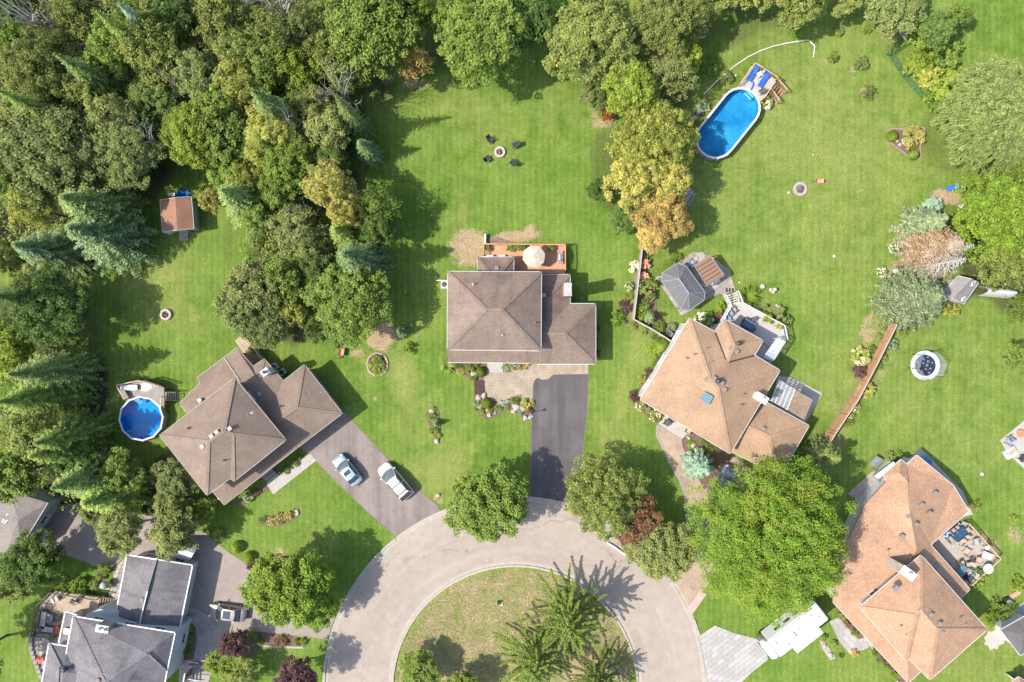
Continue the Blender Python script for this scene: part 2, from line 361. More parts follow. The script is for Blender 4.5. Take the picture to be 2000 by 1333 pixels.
    for rz, st in ((0.05, 0.11),):
        mp = t.nodes.new('ShaderNodeMapping'); mp.inputs['Rotation'].default_value = (0, 0, rz); mp.inputs['Scale'].default_value = (1.1, 0.1, 1); t.links.new(pos, mp.inputs[0])
        c = mul(t, c, ramp(t, (1 - st,) * 3, (1 + st, 1 + st * .9, 1 + st), noise(t, mp.outputs[0], 0.9, 4, 0.7), 0.3, 0.7))
    c = mul(t, c, ramp(t, (0.74, 0.78, 0.74), (1.26, 1.21, 1.23), fin, 0.28, 0.72))
    c = mul(t, c, ramp(t, (0.84, 0.86, 0.84), (1.16, 1.14, 1.14), tuft, 0.3, 0.7))
    vo = t.nodes.new('ShaderNodeTexVoronoi'); vo.inputs['Scale'].default_value = 1.3; t.links.new(pos, vo.inputs['Vector'])
    c = ramp(t, (0.3, 0.27, 0.12), c, vo.outputs['Distance'], 0.035, 0.07)
    c = mul(t, c, (0.87, 0.87, 0.88))
    t.links.new(c, b.inputs['Base Color']); b.inputs['Roughness'].default_value = 0.95; b.inputs['Specular IOR Level'].default_value = 0.1
    bump(t, fin, b, 0.8, 0.09)
    me.materials.append(m); o = bpy.data.objects.new('lawn', me); COL.objects.link(o); o['kind'] = 'structure'
ground()
def sheet(name, px, z, mat, uvd=None, thick=0.0, world=False):
    b = MB(); pts = [Vector(p) if world else G(*p) for p in px]
    if thick: b.prism(pts, z - thick, z, uvd)
    else: b.poly([Vector((p.x, p.y, z)) for p in pts], up=True, uvd=uvd)
    o = b.build(name, mat); o['kind'] = 'structure'; return o
def asphalt(name, c1, c2, big=0.12, crack=0.0, streak=None):
    m, t, b = nodes(name); pos = t.nodes.new('ShaderNodeNewGeometry').outputs['Position']; c1 = tuple(x * 0.86 for x in c1); c2 = tuple(x * 0.86 for x in c2)
    c = ramp(t, c1, c2, noise(t, pos, big, 5, 0.6)); c = mul(t, c, ramp(t, (0.93,) * 3, (1.06,) * 3, noise(t, pos, 0.9, 4)))
    c = mul(t, c, ramp(t, (0.85,) * 3, (1.15,) * 3, noise(t, pos, 16, 3, 0.8)))
    if streak == 'arc':
        sb = t.nodes.new('ShaderNodeVectorMath'); sb.operation = 'DISTANCE'; t.links.new(pos, sb.inputs[0]); rc = G(1006, 1345); sb.inputs[1].default_value = (rc.x, rc.y, 0); an = noise(t, pos, 0.1, 2)
        cb = t.nodes.new('ShaderNodeCombineXYZ'); t.links.new(sb.outputs['Value'], cb.inputs[0]); t.links.new(an, cb.inputs[1]); c = mul(t, c, ramp(t, (0.9, 0.89, 0.88), (1.07, 1.07, 1.07), noise(t, cb.outputs[0], 0.8, 5, 0.7), 0.3, 0.7))
        c = mul(t, c, ramp(t, (1, 1, 1), (0.86, 0.84, 0.83), noise(t, pos, 0.45, 6, 0.7), 0.58, 0.75))
    elif streak:
        mp = t.nodes.new('ShaderNodeMapping'); mp.inputs['Rotation'].default_value = (0, 0, streak); mp.inputs['Scale'].default_value = (1.0, 0.07, 1); t.links.new(pos, mp.inputs[0])
        c = mul(t, c, ramp(t, (0.84,) * 3, (1.3, 1.3, 1.33), noise(t, mp.outputs[0], 0.8, 4, 0.6), 0.3, 0.72))
    if crack:
        vo = t.nodes.new('ShaderNodeTexVoronoi'); vo.feature = 'DISTANCE_TO_EDGE'; vo.inputs['Scale'].default_value = crack
        dn = t.nodes.new('ShaderNodeTexNoise'); dn.inputs['Scale'].default_value = 0.8; t.links.new(pos, dn.inputs['Vector'])
        vm = t.nodes.new('ShaderNodeVectorMath'); vm.operation = 'MULTIPLY_ADD'; vm.inputs[1].default_value = (2.2, 2.2, 0); t.links.new(dn.outputs['Color'], vm.inputs[0]); t.links.new(pos, vm.inputs[2])
        t.links.new(vm.outputs[0], vo.inputs['Vector'])
        k = ramp(t, (0.8, 0.78, 0.77), (1, 1, 1), vo.outputs['Distance'], 0.0, 0.012)
        k = ramp(t, k, (1, 1, 1), noise(t, pos, 0.35, 2), 0.45, 0.6); c = mul(t, c, k)
    t.links.new(c, b.inputs['Base Color']); b.inputs['Roughness'].default_value = 0.9; b.inputs['Specular IOR Level'].default_value = 0.25
    bump(t, noise(t, pos, 22, 3), b, 0.25); MATS[name] = m; return m
ROADM = asphalt('worn pale asphalt', (0.355, 0.302, 0.256), (0.318, 0.27, 0.23), 0.14, 0.06, 'arc')
DRIVED = asphalt('dark asphalt', (0.085, 0.077, 0.078), (0.105, 0.096, 0.098), 0.3, 0.0, 0.001)
DRIVEL = asphalt('old brown asphalt', (0.22, 0.185, 0.165), (0.18, 0.152, 0.138), 0.25, 0.22, -0.7)
DRIVEP = asphalt('pinkish old asphalt', (0.31, 0.262, 0.232), (0.26, 0.22, 0.196), 0.25, 0.16)
# ------------------------------------------------ the ring road
RC = G(1006, 1345)
def ring(name, r0, r1, z0, z1, mat, n=160):
    b = MB(); rings = []
    for r, z in ((r0, z0), (r0, z1), (r1, z1), (r1, z0)):
        rings.append([RC + Vector((r * math.cos(k * 2 * math.pi / n), r * math.sin(k * 2 * math.pi / n), z)) for k in range(n)])
    b.loft(rings, True, False); o = b.build(name, mat, recalc=True); o['kind'] = 'structure'; return o
def flat_ring(name, r0, r1, z, mat, n=160):
    b = MB(); P = lambda r, k: RC + Vector((r * math.cos(k * 2 * math.pi / n), r * math.sin(k * 2 * math.pi / n), z))
    for k in range(n): b.poly([P(r0, k), P(r1, k), P(r1, k + 1), P(r0, k + 1)], up=True)
    o = b.build(name, mat); o['kind'] = 'structure'; return o
road = flat_ring('road', 241 / PPM, 372 / PPM, 0.016, ROADM)
flat_ring('gutter', 365.5 / PPM, 371 / PPM, 0.021, KERB); flat_ring('gutter', 243 / PPM, 247.5 / PPM, 0.021, KERB)
def kerb_ring(r0, r1, segs, low=None):
    root = empty('kerb', (RC.x, RC.y, 0)); root['kind'] = 'structure'
    for k in range(segs):
        a0 = k * 2 * math.pi / segs + 0.0008; a1 = (k + 1) * 2 * math.pi / segs - 0.0008
        am = (a0 + a1) / 2; x = RC.x + r0 * math.cos(am); y = RC.y + r0 * math.sin(am)
        if y < -46: continue
        h = 0.12
        if low:
            for (l0, l1) in low:
                if l0 < math.degrees(am) % 360 < l1: h = 0.035
        b = MB(); q = []
        for r, aa in ((r0, a0), (r1, a0), (r1, (a0 + a1) / 2), (r1, a1), (r0, a1), (r0, (a0 + a1) / 2)): q.append((RC.x + r * math.cos(aa), RC.y + r * math.sin(aa)))
        b.prism(q, 0, h); b.build('kerb_stone', KERB, root)
kerb_ring(237.5 / PPM, 241.5 / PPM, 60)
kerb_ring(371.5 / PPM, 376 / PPM, 84, low=((73, 88), (112, 130), (150, 170), (22, 40), (0, 18)))
# long seams worn into the road
SEAM = M('tar seam', (0.3, 0.275, 0.26), (0.25, 0.23, 0.215), 2)
for r, a0, a1 in ((313, 108, 172), (309, 8, 50), (318, 66, 100)):
    b = MB()
    for k in range(40):
        aa, ab = R_(a0 + (a1 - a0) * k / 40), R_(a0 + (a1 - a0) * (k + 1) / 40)
        f = lambda a, d: RC + Vector((math.cos(a), math.sin(a), 0)) * ((r + d + 3 * math.sin(a * 5)) / PPM) + Vector((0, 0, 0.02))
        b.poly([f(aa, -0.35), f(aa, 0.35), f(ab, 0.35), f(ab, -0.35)], up=True)
    o = b.build('seam', SEAM, road)
# ------------------------------------------------ driveways and walks
sheet('driveway', [(1041, 752), (1044, 743), (1050, 738), (1059, 742), (1070, 741), (1081, 732), (1149, 731), (1146, 800), (1140, 860), (1136, 911), (1110, 985), (1070, 979), (1036, 974), (1038, 866)], 0.024, DRIVED)
PVT = PAVER('tan pavers', (0.38, 0.31, 0.24), (0.325, 0.265, 0.205), (0.22, 0.18, 0.14), 0.24, 0.2)
sheet('paver_patio', [(952, 728), (946, 735), (943, 746), (945, 760), (950, 773), (960, 782), (972, 785), (984, 783), (996, 777), (1010, 775), (1026, 779), (1041, 790), (1041, 752), (1044, 743), (1050, 738), (1059, 742), (1070, 741), (1081, 732), (1149, 731), (1149, 704), (1045, 704), (1034, 713), (1015, 721), (998, 727), (975, 727)], 0.034, PVT)
sheet('driveway', [(560, 860), (596, 881), (617, 900), (665, 949), (717, 998), (772, 1047), (800, 1033), (830, 1014), (862, 1000), (855, 990), (812, 952), (762, 903), (716, 853), (672, 806), (620, 820)], 0.024, DRIVEL)
EDGE = M('mown edge soil', (0.2, 0.18, 0.09), (0.12, 0.13, 0.05), 3, fine=0.3)
def edge_strip(pts, wd=0.15, z=0.014, mat=None, name='lawn_edge'):
    b = MB()
    for i in range(len(pts) - 1):
        a, c = G(*pts[i]), G(*pts[i + 1]); d = (c - a).normalized(); s = Vector((-d.y, d.x, 0)) * wd / 2; zz = Vector((0, 0, z + 0.0006 * (i % 5)))
        b.poly([a - s + zz - d * 0.05, c - s + zz + d * 0.05, c + s + zz + d * 0.05, a + s + zz - d * 0.05], up=True)
    o = b.build(name, mat or EDGE); o['kind'] = 'structure'; return o
edge_strip([(617, 901), (665, 950), (717, 999), (771, 1049)]); edge_strip([(674, 806), (717, 852), (763, 902), (813, 951), (856, 989)])
edge_strip([(1150, 735), (1147, 800), (1141, 860), (1137, 911), (1118, 960)]); edge_strip([(1037, 800), (1037, 870), (1035, 970)], 0.12)
WALKC = M('stamped concrete', (0.41, 0.385, 0.35), (0.34, 0.32, 0.29), 1.0, 0.9, fine=0.2, bmp=0.3)
sheet('walkway', [(520, 945), (534, 966), (618, 900), (606, 886)], 0.05, WALKC, thick=0.05)
sheet('driveway', [(378, 1092), (387, 1052), (400, 1046), (422, 1060), (448, 1080), (475, 1097), (505, 1128), (560, 1160), (640, 1190), (662, 1188), (648, 1222), (640, 1250), (600, 1243), (520, 1236), (470, 1238), (455, 1246), (456, 1216), (430, 1212), (405, 1206), (385, 1195), (365, 1189), (340, 1180), (340, 1092)], 0.024, DRIVEP)
sheet('driveway', [(100, 985), (190, 985), (300, 1010), (400, 1040), (420, 1059), (390, 1047), (380, 1090), (300, 1090), (250, 1082), (232, 1098), (215, 1113), (180, 1103), (140, 1088), (90, 1080), (60, 1080), (60, 1030)], 0.02, DRIVEP)
PVG = PAVER('grey pavers', (0.35, 0.31, 0.29), (0.29, 0.26, 0.245), (0.19, 0.17, 0.16), 0.4, 0.2, 0.3)
sheet('walkway', [(365, 1188), (385, 1194), (405, 1205), (430, 1211), (457, 1215), (450, 1240), (440, 1262), (425, 1290), (412, 1318), (405, 1340), (350, 1345), (350, 1200)], 0.03, PVG)
edge_strip([(364, 1188), (385, 1194), (405, 1205), (430, 1211), (457, 1216)], 0.3, 0.036, KERB, 'paver_border')
PVD = PAVER('tan stamped drive', (0.37, 0.275, 0.205), (0.335, 0.25, 0.185), (0.28, 0.21, 0.155), 0.6, 0.45, 0.4, 0.01)
sheet('driveway', [(1284, 832), (1283, 850), (1297, 880), (1312, 910), (1328, 938), (1338, 965), (1341, 1000), (1337, 1060), (1318, 1148), (1346, 1196), (1372, 1160), (1420, 1080), (1510, 950), (1430, 890), (1412, 930), (1375, 958), (1350, 905), (1333, 872), (1331, 856)], 0.024, PVD)
GREYB = M('grey paver border', (0.3, 0.27, 0.25), (0.24, 0.22, 0.2), 3, fine=0.25)
edge_strip([(1284, 832), (1283, 850), (1297, 880), (1312, 910), (1328, 938), (1338, 965), (1341, 1000), (1337, 1060), (1320, 1146)], 0.32, 0.03, GREYB, 'paver_border')
edge_strip([(1284, 832), (1331, 857), (1333, 872), (1350, 905), (1374, 956), (1408, 938)], 0.3, 0.031, GREYB, 'paver_border')
edge_strip([(1347, 1195), (1373, 1158)], 0.9, 0.03, PINKST, 'paver_border')
sheet('porch_slab', [(1285, 828), (1303, 808), (1352, 838), (1332, 857)], 0.16, CONC, thick=0.16)
sheet('patio', [(1546, 737), (1606, 769), (1570, 832), (1500, 800), (1520, 735)], 0.05, WALKC, thick=0.05)
sheet('front_steps', [(952, 706), (983, 706), (983, 728), (952, 728)], 0.14, CONC, thick=0.14)
sheet('patio', [(1953, 860), (2000, 822), (2030, 800), (2030, 960), (2000, 916), (1968, 886)], 0.05, WALKC, thick=0.05)
# pale pavers laid singly
PVB = [M('pale paver ' + k, c, tuple(x * 0.86 for x in c), 3, 0.9) for k, c in (('a', (0.39, 0.37, 0.345)), ('b', (0.355, 0.335, 0.315)), ('c', (0.42, 0.4, 0.375)))]
def slabs(name, poly_px, u_ang, cw, chh, mats, z0=0.012, z1=0.05, gap=0.02, offset=0.5, part='paver', jitter=0.0):
    poly = [tuple(G(*p)[:2]) for p in poly_px]; root = empty(name, (sum(p[0] for p in poly) / len(poly), sum(p[1] for p in poly) / len(poly), 0)); root['kind'] = 'structure'
    b = MB(); b.poly([Vector((p[0], p[1], z0)) for p in poly], up=True); b.build('sand_bed', M('jointing sand', (0.3, 0.27, 0.235)), root)
    u = (math.cos(u_ang), math.sin(u_ang)); v = (-u[1], u[0]); us = [p[0] * u[0] + p[1] * u[1] for p in poly]; vs = [p[0] * v[0] + p[1] * v[1] for p in poly]
    rnd = random.Random(len(name) + int(us[0])); r = 0; y = min(vs)
    while y < max(vs):
        x = min(us) - cw * (offset * (r % 2)) - rnd.random() * jitter
        while x < max(us):
            wd = cw * (1 + rnd.uniform(-jitter, jitter)); q = clip_cell(poly, u, v, x + gap / 2, x + wd - gap / 2, y + gap / 2, y + chh - gap / 2)
            if len(q) >= 3 and parea(q) > 0.25 * cw * chh * 0.3: MB().prism(q, z0, z1 + rnd.uniform(0, 0.006)).build(part, rnd.choice(mats), root)
            x += wd
        y += chh; r += 1
    return root
slabs('paver_driveway', [(1366, 1242), (1396, 1222), (1432, 1236), (1492, 1252), (1500, 1288), (1470, 1312), (1440, 1340), (1384, 1340), (1376, 1290)], R_(38), 0.85, 0.55, PVB)
slabs('stone_walk', [(1620, 1214), (1637, 1206), (1676, 1249), (1692, 1244), (1712, 1262), (1682, 1270), (1660, 1278), (1641, 1256)], R_(-48), 1.0, 0.6, PVB, part='slab')
edge_strip([(1366, 1243), (1376, 1290), (1385, 1340)], 0.35, 0.036, GREYB, 'paver_border')
# ================================================================ HOUSES
R_BROWN = SHINGLE('taupe shingles', (0.305, 0.238, 0.2), (0.262, 0.203, 0.17), (0.345, 0.277, 0.238), streak=(0.74, 0.74, 0.76))
R_TAUPE = SHINGLE('warm grey shingles', (0.3, 0.238, 0.196), (0.268, 0.21, 0.172), (0.325, 0.263, 0.22), speck=0.3)
R_TAN = SHINGLE('tan shingles', (0.48, 0.335, 0.225), (0.42, 0.29, 0.19), (0.54, 0.39, 0.275))
R_PEACH = SHINGLE('peach shingles', (0.52, 0.335, 0.225), (0.46, 0.295, 0.195), (0.63, 0.46, 0.345), speck=0.8)
R_GREY = SHINGLE('grey shingles', (0.245, 0.24, 0.262), (0.205, 0.2, 0.222), (0.29, 0.285, 0.305), streak=(0.7, 0.7, 0.72))
R_SLATE = SHINGLE('charcoal shingles', (0.16, 0.16, 0.17), (0.13, 0.13, 0.14), (0.18, 0.18, 0.19))
R_RED = SHINGLE('faded red shingles', (0.37, 0.21, 0.15), (0.33, 0.18, 0.13), (0.42, 0.26, 0.19), row=0.28)
R_LGREY = SHINGLE('pale grey shingles', (0.34, 0.315, 0.3), (0.29, 0.27, 0.255), (0.37, 0.345, 0.33))
CREAM = M('cream gutter', (0.46, 0.42, 0.37), (0.4, 0.36, 0.32), 1, 0.6)
BRWALL = M('buff brick wall', (0.42, 0.32, 0.25), (0.35, 0.26, 0.2), 2, 0.9, bmp=0.3)
GSIDE = M('grey siding', (0.5, 0.52, 0.54), (0.44, 0.46, 0.48), 0.8, 0.7)
GGSIDE = M('pale green grey siding', (0.42, 0.46, 0.44), (0.36, 0.4, 0.385), 0.8, 0.7)
WIN = {}
def window(root, c, ang, wd, ht, fmat=WHITE):
    k = (round(wd, 1), round(ht, 1), fmat.name)
    if k not in WIN:
        b = MB(); f = 0.09
        for x in (-wd / 2 + f / 2, wd / 2 - f / 2): b.box((x, 0.05, ht / 2), (f, 0.1, ht - 2 * f - 0.004))
        for z in (f / 2, ht - f / 2): b.box((0, 0.052, z), (wd, 0.104, f))
        b.box((0, 0.06, -0.05), (wd + 0.12, 0.16, 0.08)); b.box((0, 0.035, ht / 2), (0.05, 0.06, ht - 2 * f - 0.01))
        fr = b.build('window', fmat, root, local=True)
        p = MB().box((0, 0.012, ht / 2), (wd - 2 * f - 0.01, 0.024, ht - 2 * f - 0.01)).build('pane', PANE, fr, local=True); WIN[k] = (fr, p)
    else:
        s, sp = WIN[k]; fr = s.copy(); COL.objects.link(fr); p = sp.copy(); COL.objects.link(p); p.parent = fr; fr.parent = root
    fr.location = Vector(c) - WL[root.name]; fr.rotation_euler = (0, 0, ang); return fr
def roof(root, vs, faces, mat, wall=None, gutter=None, ins=0.45, hips=(), levels=(0.95,), wins=True, base=0.0, wz=None, thick=0.2, capm=None, noeave=(), gw=0.05):
    P = {k: G(*p) for k, p in vs.items()}; b = MB(); cnt = {}
    for f in faces:
        b.poly([P[c] for c in f], up=True)
        for i in range(len(f)): e = (f[i], f[(i + 1) % len(f)]); cnt[frozenset(e)] = cnt.get(frozenset(e), 0) + 1
    bd = [tuple(e) for e, n in cnt.items() if n == 1]; adj = {}
    for x, y in bd: adj.setdefault(x, []).append(y); adj.setdefault(y, []).append(x)
    loop = [bd[0][0], bd[0][1]]
    while True:
        nx = [n for n in adj[loop[-1]] if n != loop[-2]]
        if not nx or nx[0] == loop[0]: break
        loop.append(nx[0])
    pts = [P[c] for c in loop]; dz = Vector((0, 0, -thick))
    for i in range(len(pts)): a, c = pts[i], pts[(i + 1) % len(pts)]; b.poly([a, c, c + dz, a + dz])
    for f in faces: q = [P[c] + dz for c in f]; b.poly(q, up=True)
    ro = b.build('roof', mat, root)
    cap = capm or mat
    for h in hips:
        bb = MB(); up = Vector((0, 0, 0.008)); bb.bar(P[h[0]] + up, P[h[1]] + up, 0.34, 0.03); bb.build('ridge_cap', cap, ro)
    zmin = min(p.z for p in pts)
    a2 = sum(pts[i].x * pts[(i + 1) % len(pts)].y - pts[(i + 1) % len(pts)].x * pts[i].y for i in range(len(pts))); sg = 1 if a2 > 0 else -1
    if gutter:
        for i in range(len(pts)):
            a, c = pts[i], pts[(i + 1) % len(pts)]; e = loop[i] + loop[(i + 1) % len(pts)]
            if e in noeave or e[::-1] in noeave: continue
            d = (c - a); d.z = 0
            if d.length < 0.3: continue
            d.normalize(); out = Vector((d.y, -d.x, 0)) * sg
            MB().bar(a + out * 0.05 + Vector((0, 0, -0.06)), c + out * 0.05 + Vector((0, 0, -0.06)), gw, 0.13).build('gutter', gutter, ro)
    if wall:
        w2 = inset([(p.x, p.y) for p in pts], ins); bw = MB(); n = len(w2)
        for i in range(n):
            j = (i + 1) % n; a, c = w2[i], w2[j]; za = wz or pts[i].z - 0.02; zc = wz or pts[j].z - 0.02
            q = [Vector((a.x, a.y, base)), Vector((c.x, c.y, base)), Vector((c.x, c.y, zc)), Vector((a.x, a.y, za))]
            bw.poly(q if sg > 0 else q[::-1])
        bw.poly([Vector((p.x, p.y, base + 0.01)) for p in w2], up=True)
        bw.build('wall', wall, root)
        if wins:
            for i in range(n):
                j = (i + 1) % n; a = Vector((w2[i].x, w2[i].y, 0)); c = Vector((w2[j].x, w2[j].y, 0)); d = c - a; L = d.length
                e = loop[i] + loop[j]
                if L < 2.6 or e in noeave or e[::-1] in noeave: continue
                d.normalize(); out = Vector((d.y, -d.x, 0)) * sg; k = max(1, int(L / 3.4)); ang = math.atan2(out.y, out.x) - math.pi / 2
                for m in range(k):
                    for lv in levels:
                        if lv + 1.2 > min(pts[i].z, pts[j].z) - 0.1: continue
                        window(root, a + d * (L * (m + 0.5) / k) + out * 0.004 + Vector((0, 0, lv)), ang, 1.3, 1.1)
    return ro, P
def face_z(pts, x, y):
    a, b, c = pts; n = (b - a).cross(c - a); return a.z - (n.x * (x - a.x) + n.y * (y - a.y)) / n.z
def on(px, py, h): return G(px, py, h)
VENTM = M('vent plastic', (0.2, 0.17, 0.15), (0.25, 0.215, 0.19), 4, 0.7)
def vent(root, px, py, h, ang=0.0, m=None, s=0.36, ht=0.18):
    c = G(px, py, h); o = MB().box((c.x, c.y, c.z + ht / 2 - 0.1), (s, s, ht + 0.2), ang); o.box((c.x, c.y, c.z + ht + 0.02), (s + 0.1, s + 0.1, 0.045), ang)
    return o.build('roof_vent', m or VENTM, root)
def pipe(root, px, py, h, r=0.06, ht=0.4, m=None):
    c = G(px, py, h); b = MB().lathe((c.x, c.y, c.z - 0.15), [(r, 0), (r, ht + 0.15)], 10); b.lathe((c.x, c.y, c.z - 0.1), [(r * 2.2, 0), (r * 1.3, 0.18)], 10); return b.build('vent_pipe', m or VENTM, root, smooth=False)
def whirly(root, px, py, h, m=None):
    c = G(px, py, h); b = MB().lathe((c.x, c.y, c.z - 0.15), [(0.15, 0), (0.15, 0.35), (0.24, 0.36), (0.29, 0.5), (0.24, 0.66), (0.1, 0.74), (0.02, 0.75)], 14); return b.build('turbine_vent', m or DARKM, root, smooth=True)
def skylight(root, pxs, hs, glass=SKYGL, fm=None):
    q = [G(px, py, h) for (px, py), h in zip(pxs, hs)]; n = (q[1] - q[0]).cross(q[2] - q[0]).normalized()
    if n.z < 0: q = q[::-1]; n = -n
    b = MB(); up = n * 0.14
    for i in range(4): b.bar(q[i] + up * 0.5, q[(i + 1) % 4] + up * 0.5, 0.1, 0.2)
    fr = b.build('skylight', fm or GREYM, root); MB().poly([p + up for p in q], up=True).build('pane', glass, fr); return fr
def chimney(root, px, py, w_, d_, z0, z1, ang, m, cap=CONC, pots=1, potm=None):
    c = G(px, py, z1); b = MB().box((c.x, c.y, (z0 + z1) / 2), (w_, d_, z1 - z0), ang); ch = b.build('chimney', m, root)
    MB().box((c.x, c.y, z1 + 0.05), (w_ + 0.14, d_ + 0.14, 0.1), ang).build('cap', cap, ch)
    for k in range(pots):
        u = Vector((math.cos(ang), math.sin(ang), 0)) * ((k - (pots - 1) / 2) * w_ * 0.45)
        MB().lathe((c.x + u.x, c.y + u.y, z1 + 0.1), [(0.15, 0), (0.14, 0.3), (0.22, 0.34), (0.22, 0.4), (0.03, 0.46)], 12).build('flue', potm or WHITE, ch)
    return ch
def door(root, px, py, ang, wd, ht, mat, z=0.0, name='door', panels=0):
    c = G(px, py, 0); b = MB().box((0, 0, ht / 2), (wd, 0.08, ht)); o = b.build(name, mat, root, local=True); o.location = c + Vector((0, 0, z)) - WL[root.name]; o.rotation_euler = (0, 0, ang)
    fr = MB(); fr.box((-wd / 2 - 0.05, 0, ht / 2), (0.1, 0.14, ht)); fr.box((wd / 2 + 0.05, 0, ht / 2), (0.1, 0.14, ht)); fr.box((0, 0, ht + 0.053), (wd + 0.2, 0.14, 0.1)); fr.build('frame', WHITE, o, local=True)
    if panels:
        for k in range(panels): MB().box((0, 0.05, ht * (k + 0.5) / panels), (wd * 0.94, 0.05, ht / panels * 0.86)).build('panel', mat, o, local=True)
    else: MB().box((wd * 0.4, 0.06, 1.0), (0.1, 0.06, 0.06)).build('handle', GREYM, o, local=True)
    return o
GDOOR = M('garage door', (0.5, 0.47, 0.42), (0.46, 0.43, 0.39), 1, 0.6)
DOORM = M('front door paint', (0.2, 0.07, 0.06), (0.16, 0.06, 0.05), 2, 0.5)
# ------------------------------------------------ the house in the middle
h1 = thing('house', 'taupe hip-roofed house with the orange cedar deck and dark asphalt driveway', 'house', G(980, 620))
roof(h1, dict(a=(875, 531, 5.6), b=(1057, 532, 5.6), c=(1056, 685, 5.6), d=(874, 683, 5.6), p=(951, 605, 7.75), q=(981, 605, 7.75)), ['abqp', 'bcq', 'cdpq', 'dap'], R_BROWN, BRWALL, WHITE, hips=('ap', 'bq', 'cq', 'dp', 'pq'), levels=(0.95, 3.9))
roof(h1, dict(a=(1036, 537, 3.4), b=(1113, 537, 3.0), c=(1113, 594, 3.0), p=(1074, 576, 4.1), q=(1074, 633, 4.1), d=(1036, 633, 3.4)), ['abp', 'bcqp', 'apqd'], R_BROWN, BRWALL, WHITE, hips=('bp',), noeave=('da', 'dq', 'ad', 'cq'))
roof(h1, dict(a=(1036, 594, 3.0), b=(1163, 594, 3.0), c=(1163, 711, 3.0), d=(1036, 711, 3.0), p=(1036, 652, 4.62), q=(1104, 652, 4.62)), ['abqp', 'bcq', 'cdpq'], R_BROWN, BRWALL, WHITE, hips=('bq', 'cq', 'pq'), noeave=('ap', 'pd', 'ab', 'cd'))
MB().bar(G(1113, 594, 2.95) + V(0, .05, 0), G(1163, 594, 2.95) + V(0, .05, 0), .06, .13).build('gutter', WHITE, h1); MB().bar(G(1049, 711, 2.95) + V(0, -.05, 0), G(1163, 711, 2.95) + V(0, -.05, 0), .06, .13).build('gutter', WHITE, h1)
roof(h1, dict(a=(875, 678, 3.75), b=(1048, 678, 3.75), c=(1048, 709, 3.0), d=(875, 708, 3.0)), ['abcd'], R_BROWN, None, None)
MB().bar(G(875, 708, 2.95) + V(0, -.05, 0), G(1048, 709, 2.95) + V(0, -.05, 0), .06, .13).build('gutter', WHITE, h1); MB().bar(G(1048, 684, 3.72), G(1048, 709, 3.06), .1, .12).build('step_flashing', VENTM, h1)
roof(h1, dict(a=(933, 503, 3.0), b=(1003, 503, 3.0), c=(1003, 536, 3.0), d=(933, 536, 3.0), p=(955, 530, 3.85), q=(980, 530, 3.85), e=(980, 536, 3.85), f=(955, 536, 3.85)), ['abqp', 'bceq', 'dapf', 'fpqe'], R_BROWN, BRWALL, WHITE, ins=0.35, hips=('ap', 'bq'), noeave=('ce', 'ef', 'fd'))
chimney(h1, 1109, 566, 0.75, 1.35, 0, 7.0, 0, BRICK, CONC, 2)
for (x, y, h) in ((924, 556, 6.4),): pipe(h1, x, y, h, 0.07, 0.5, WHITE)
for (x, y, h) in ((981, 655, 6.35),): pipe(h1, x, y, h, 0.06, 0.45, WHITE)
pipe(h1, 1045, 631, 5.95, 0.06, 0.45); vent(h1, 970, 524, 3.6); vent(h1, 1062, 577, 3.75, 0, GREYM)
for x, y, h in ((880, 600, 0),): pass
door(h1, 968, 697, 0, 1.0, 2.1, DOORM, 0.15); 
for x in (1078, 1125): door(h1, x, 703.5, math.pi, 2.5, 2.2, GDOOR, 0.02, 'garage_door', 4)
for x in (886, 945, 990, 1043): MB().box((G(x, 705).x, G(x, 705).y, 1.45), (0.18, 0.18, 2.9)).build('porch_post', WHITE, h1)
ac = thing('heat_pump', 'white outdoor air conditioning unit against the wall of the middle house', 'air conditioner', G(870, 557))
c = G(869, 557); MB().box((c.x, c.y, 0.45), (0.75, 0.85, 0.9)).build('casing', OFFW, ac); MB().lathe((c.x, c.y, 0.9), [(0.32, 0), (0.32, 0.02), (0.28, 0.03)], 16).build('fan_grille', DARKM, ac); MB().box((c.x, c.y, 0.04), (1.0, 1.05, 0.06)).build('plinth', CONC, ac)
fg = thing('side_gate', 'short white rail gate beside the air conditioning unit', 'gate', G(864, 548)); MB().bar(G(852, 548, 1.1), G(874, 548, 1.1), 0.09, 0.1).build('top_rail', WHITE, fg); MB().bar(G(852, 548, .3), G(874, 548, .3), 0.07, 0.1).build('bottom_rail', WHITE, fg)
for k in range(10): x = 852 + k * 2.3; MB().bar(G(x, 548, 0), G(x, 548, 1.1) , 0.05, 0.05).build('picket', WHITE, fg)
# ------------------------------------------------ the left house
h2 = thing('house', 'warm grey angled house beside the round blue pool', 'house', G(470, 830)); A2 = math.atan2(112, 146)
roof(h2, dict(a=(312, 851, 5.6), b=(458, 739, 5.6), c=(558, 860, 5.6), d=(457, 940, 5.6), e=(450, 934, 5.6), f=(404, 967, 5.6), p=(438, 843, 7.9), q=(408, 863, 7.9), s=(455, 848, 7.6)), ['abpq', 'bcsp', 'cds', 'sdefqp', 'faq'], R_TAUPE, BRWALL, CREAM, hips=('aq', 'bp', 'cs', 'sd', 'qf', 'pq', 'ps'), levels=(0.95, 3.9))
roof(h2, dict(a=(351, 788, 3.0), n=(392, 748, 3.0), b=(385, 739, 3.0), g=(438, 699, 3.0), c=(462, 680, 3.0), u=(494, 717, 3.0), v=(516, 702, 3.0), x=(552, 744, 3.0), q=(542, 797, 3.45), w=(520, 812, 3.5), k=(480, 762, 3.6), p=(505, 745, 3.5), m=(400, 822, 3.7), e=(365, 806, 3.2)), ['anbgkme', 'gcupk', 'uvp', 'vxqp', 'pqwk'], R_TAUPE, BRWALL, CREAM, hips=('vp',), noeave=('xq', 'qw', 'wk', 'km', 'me'))
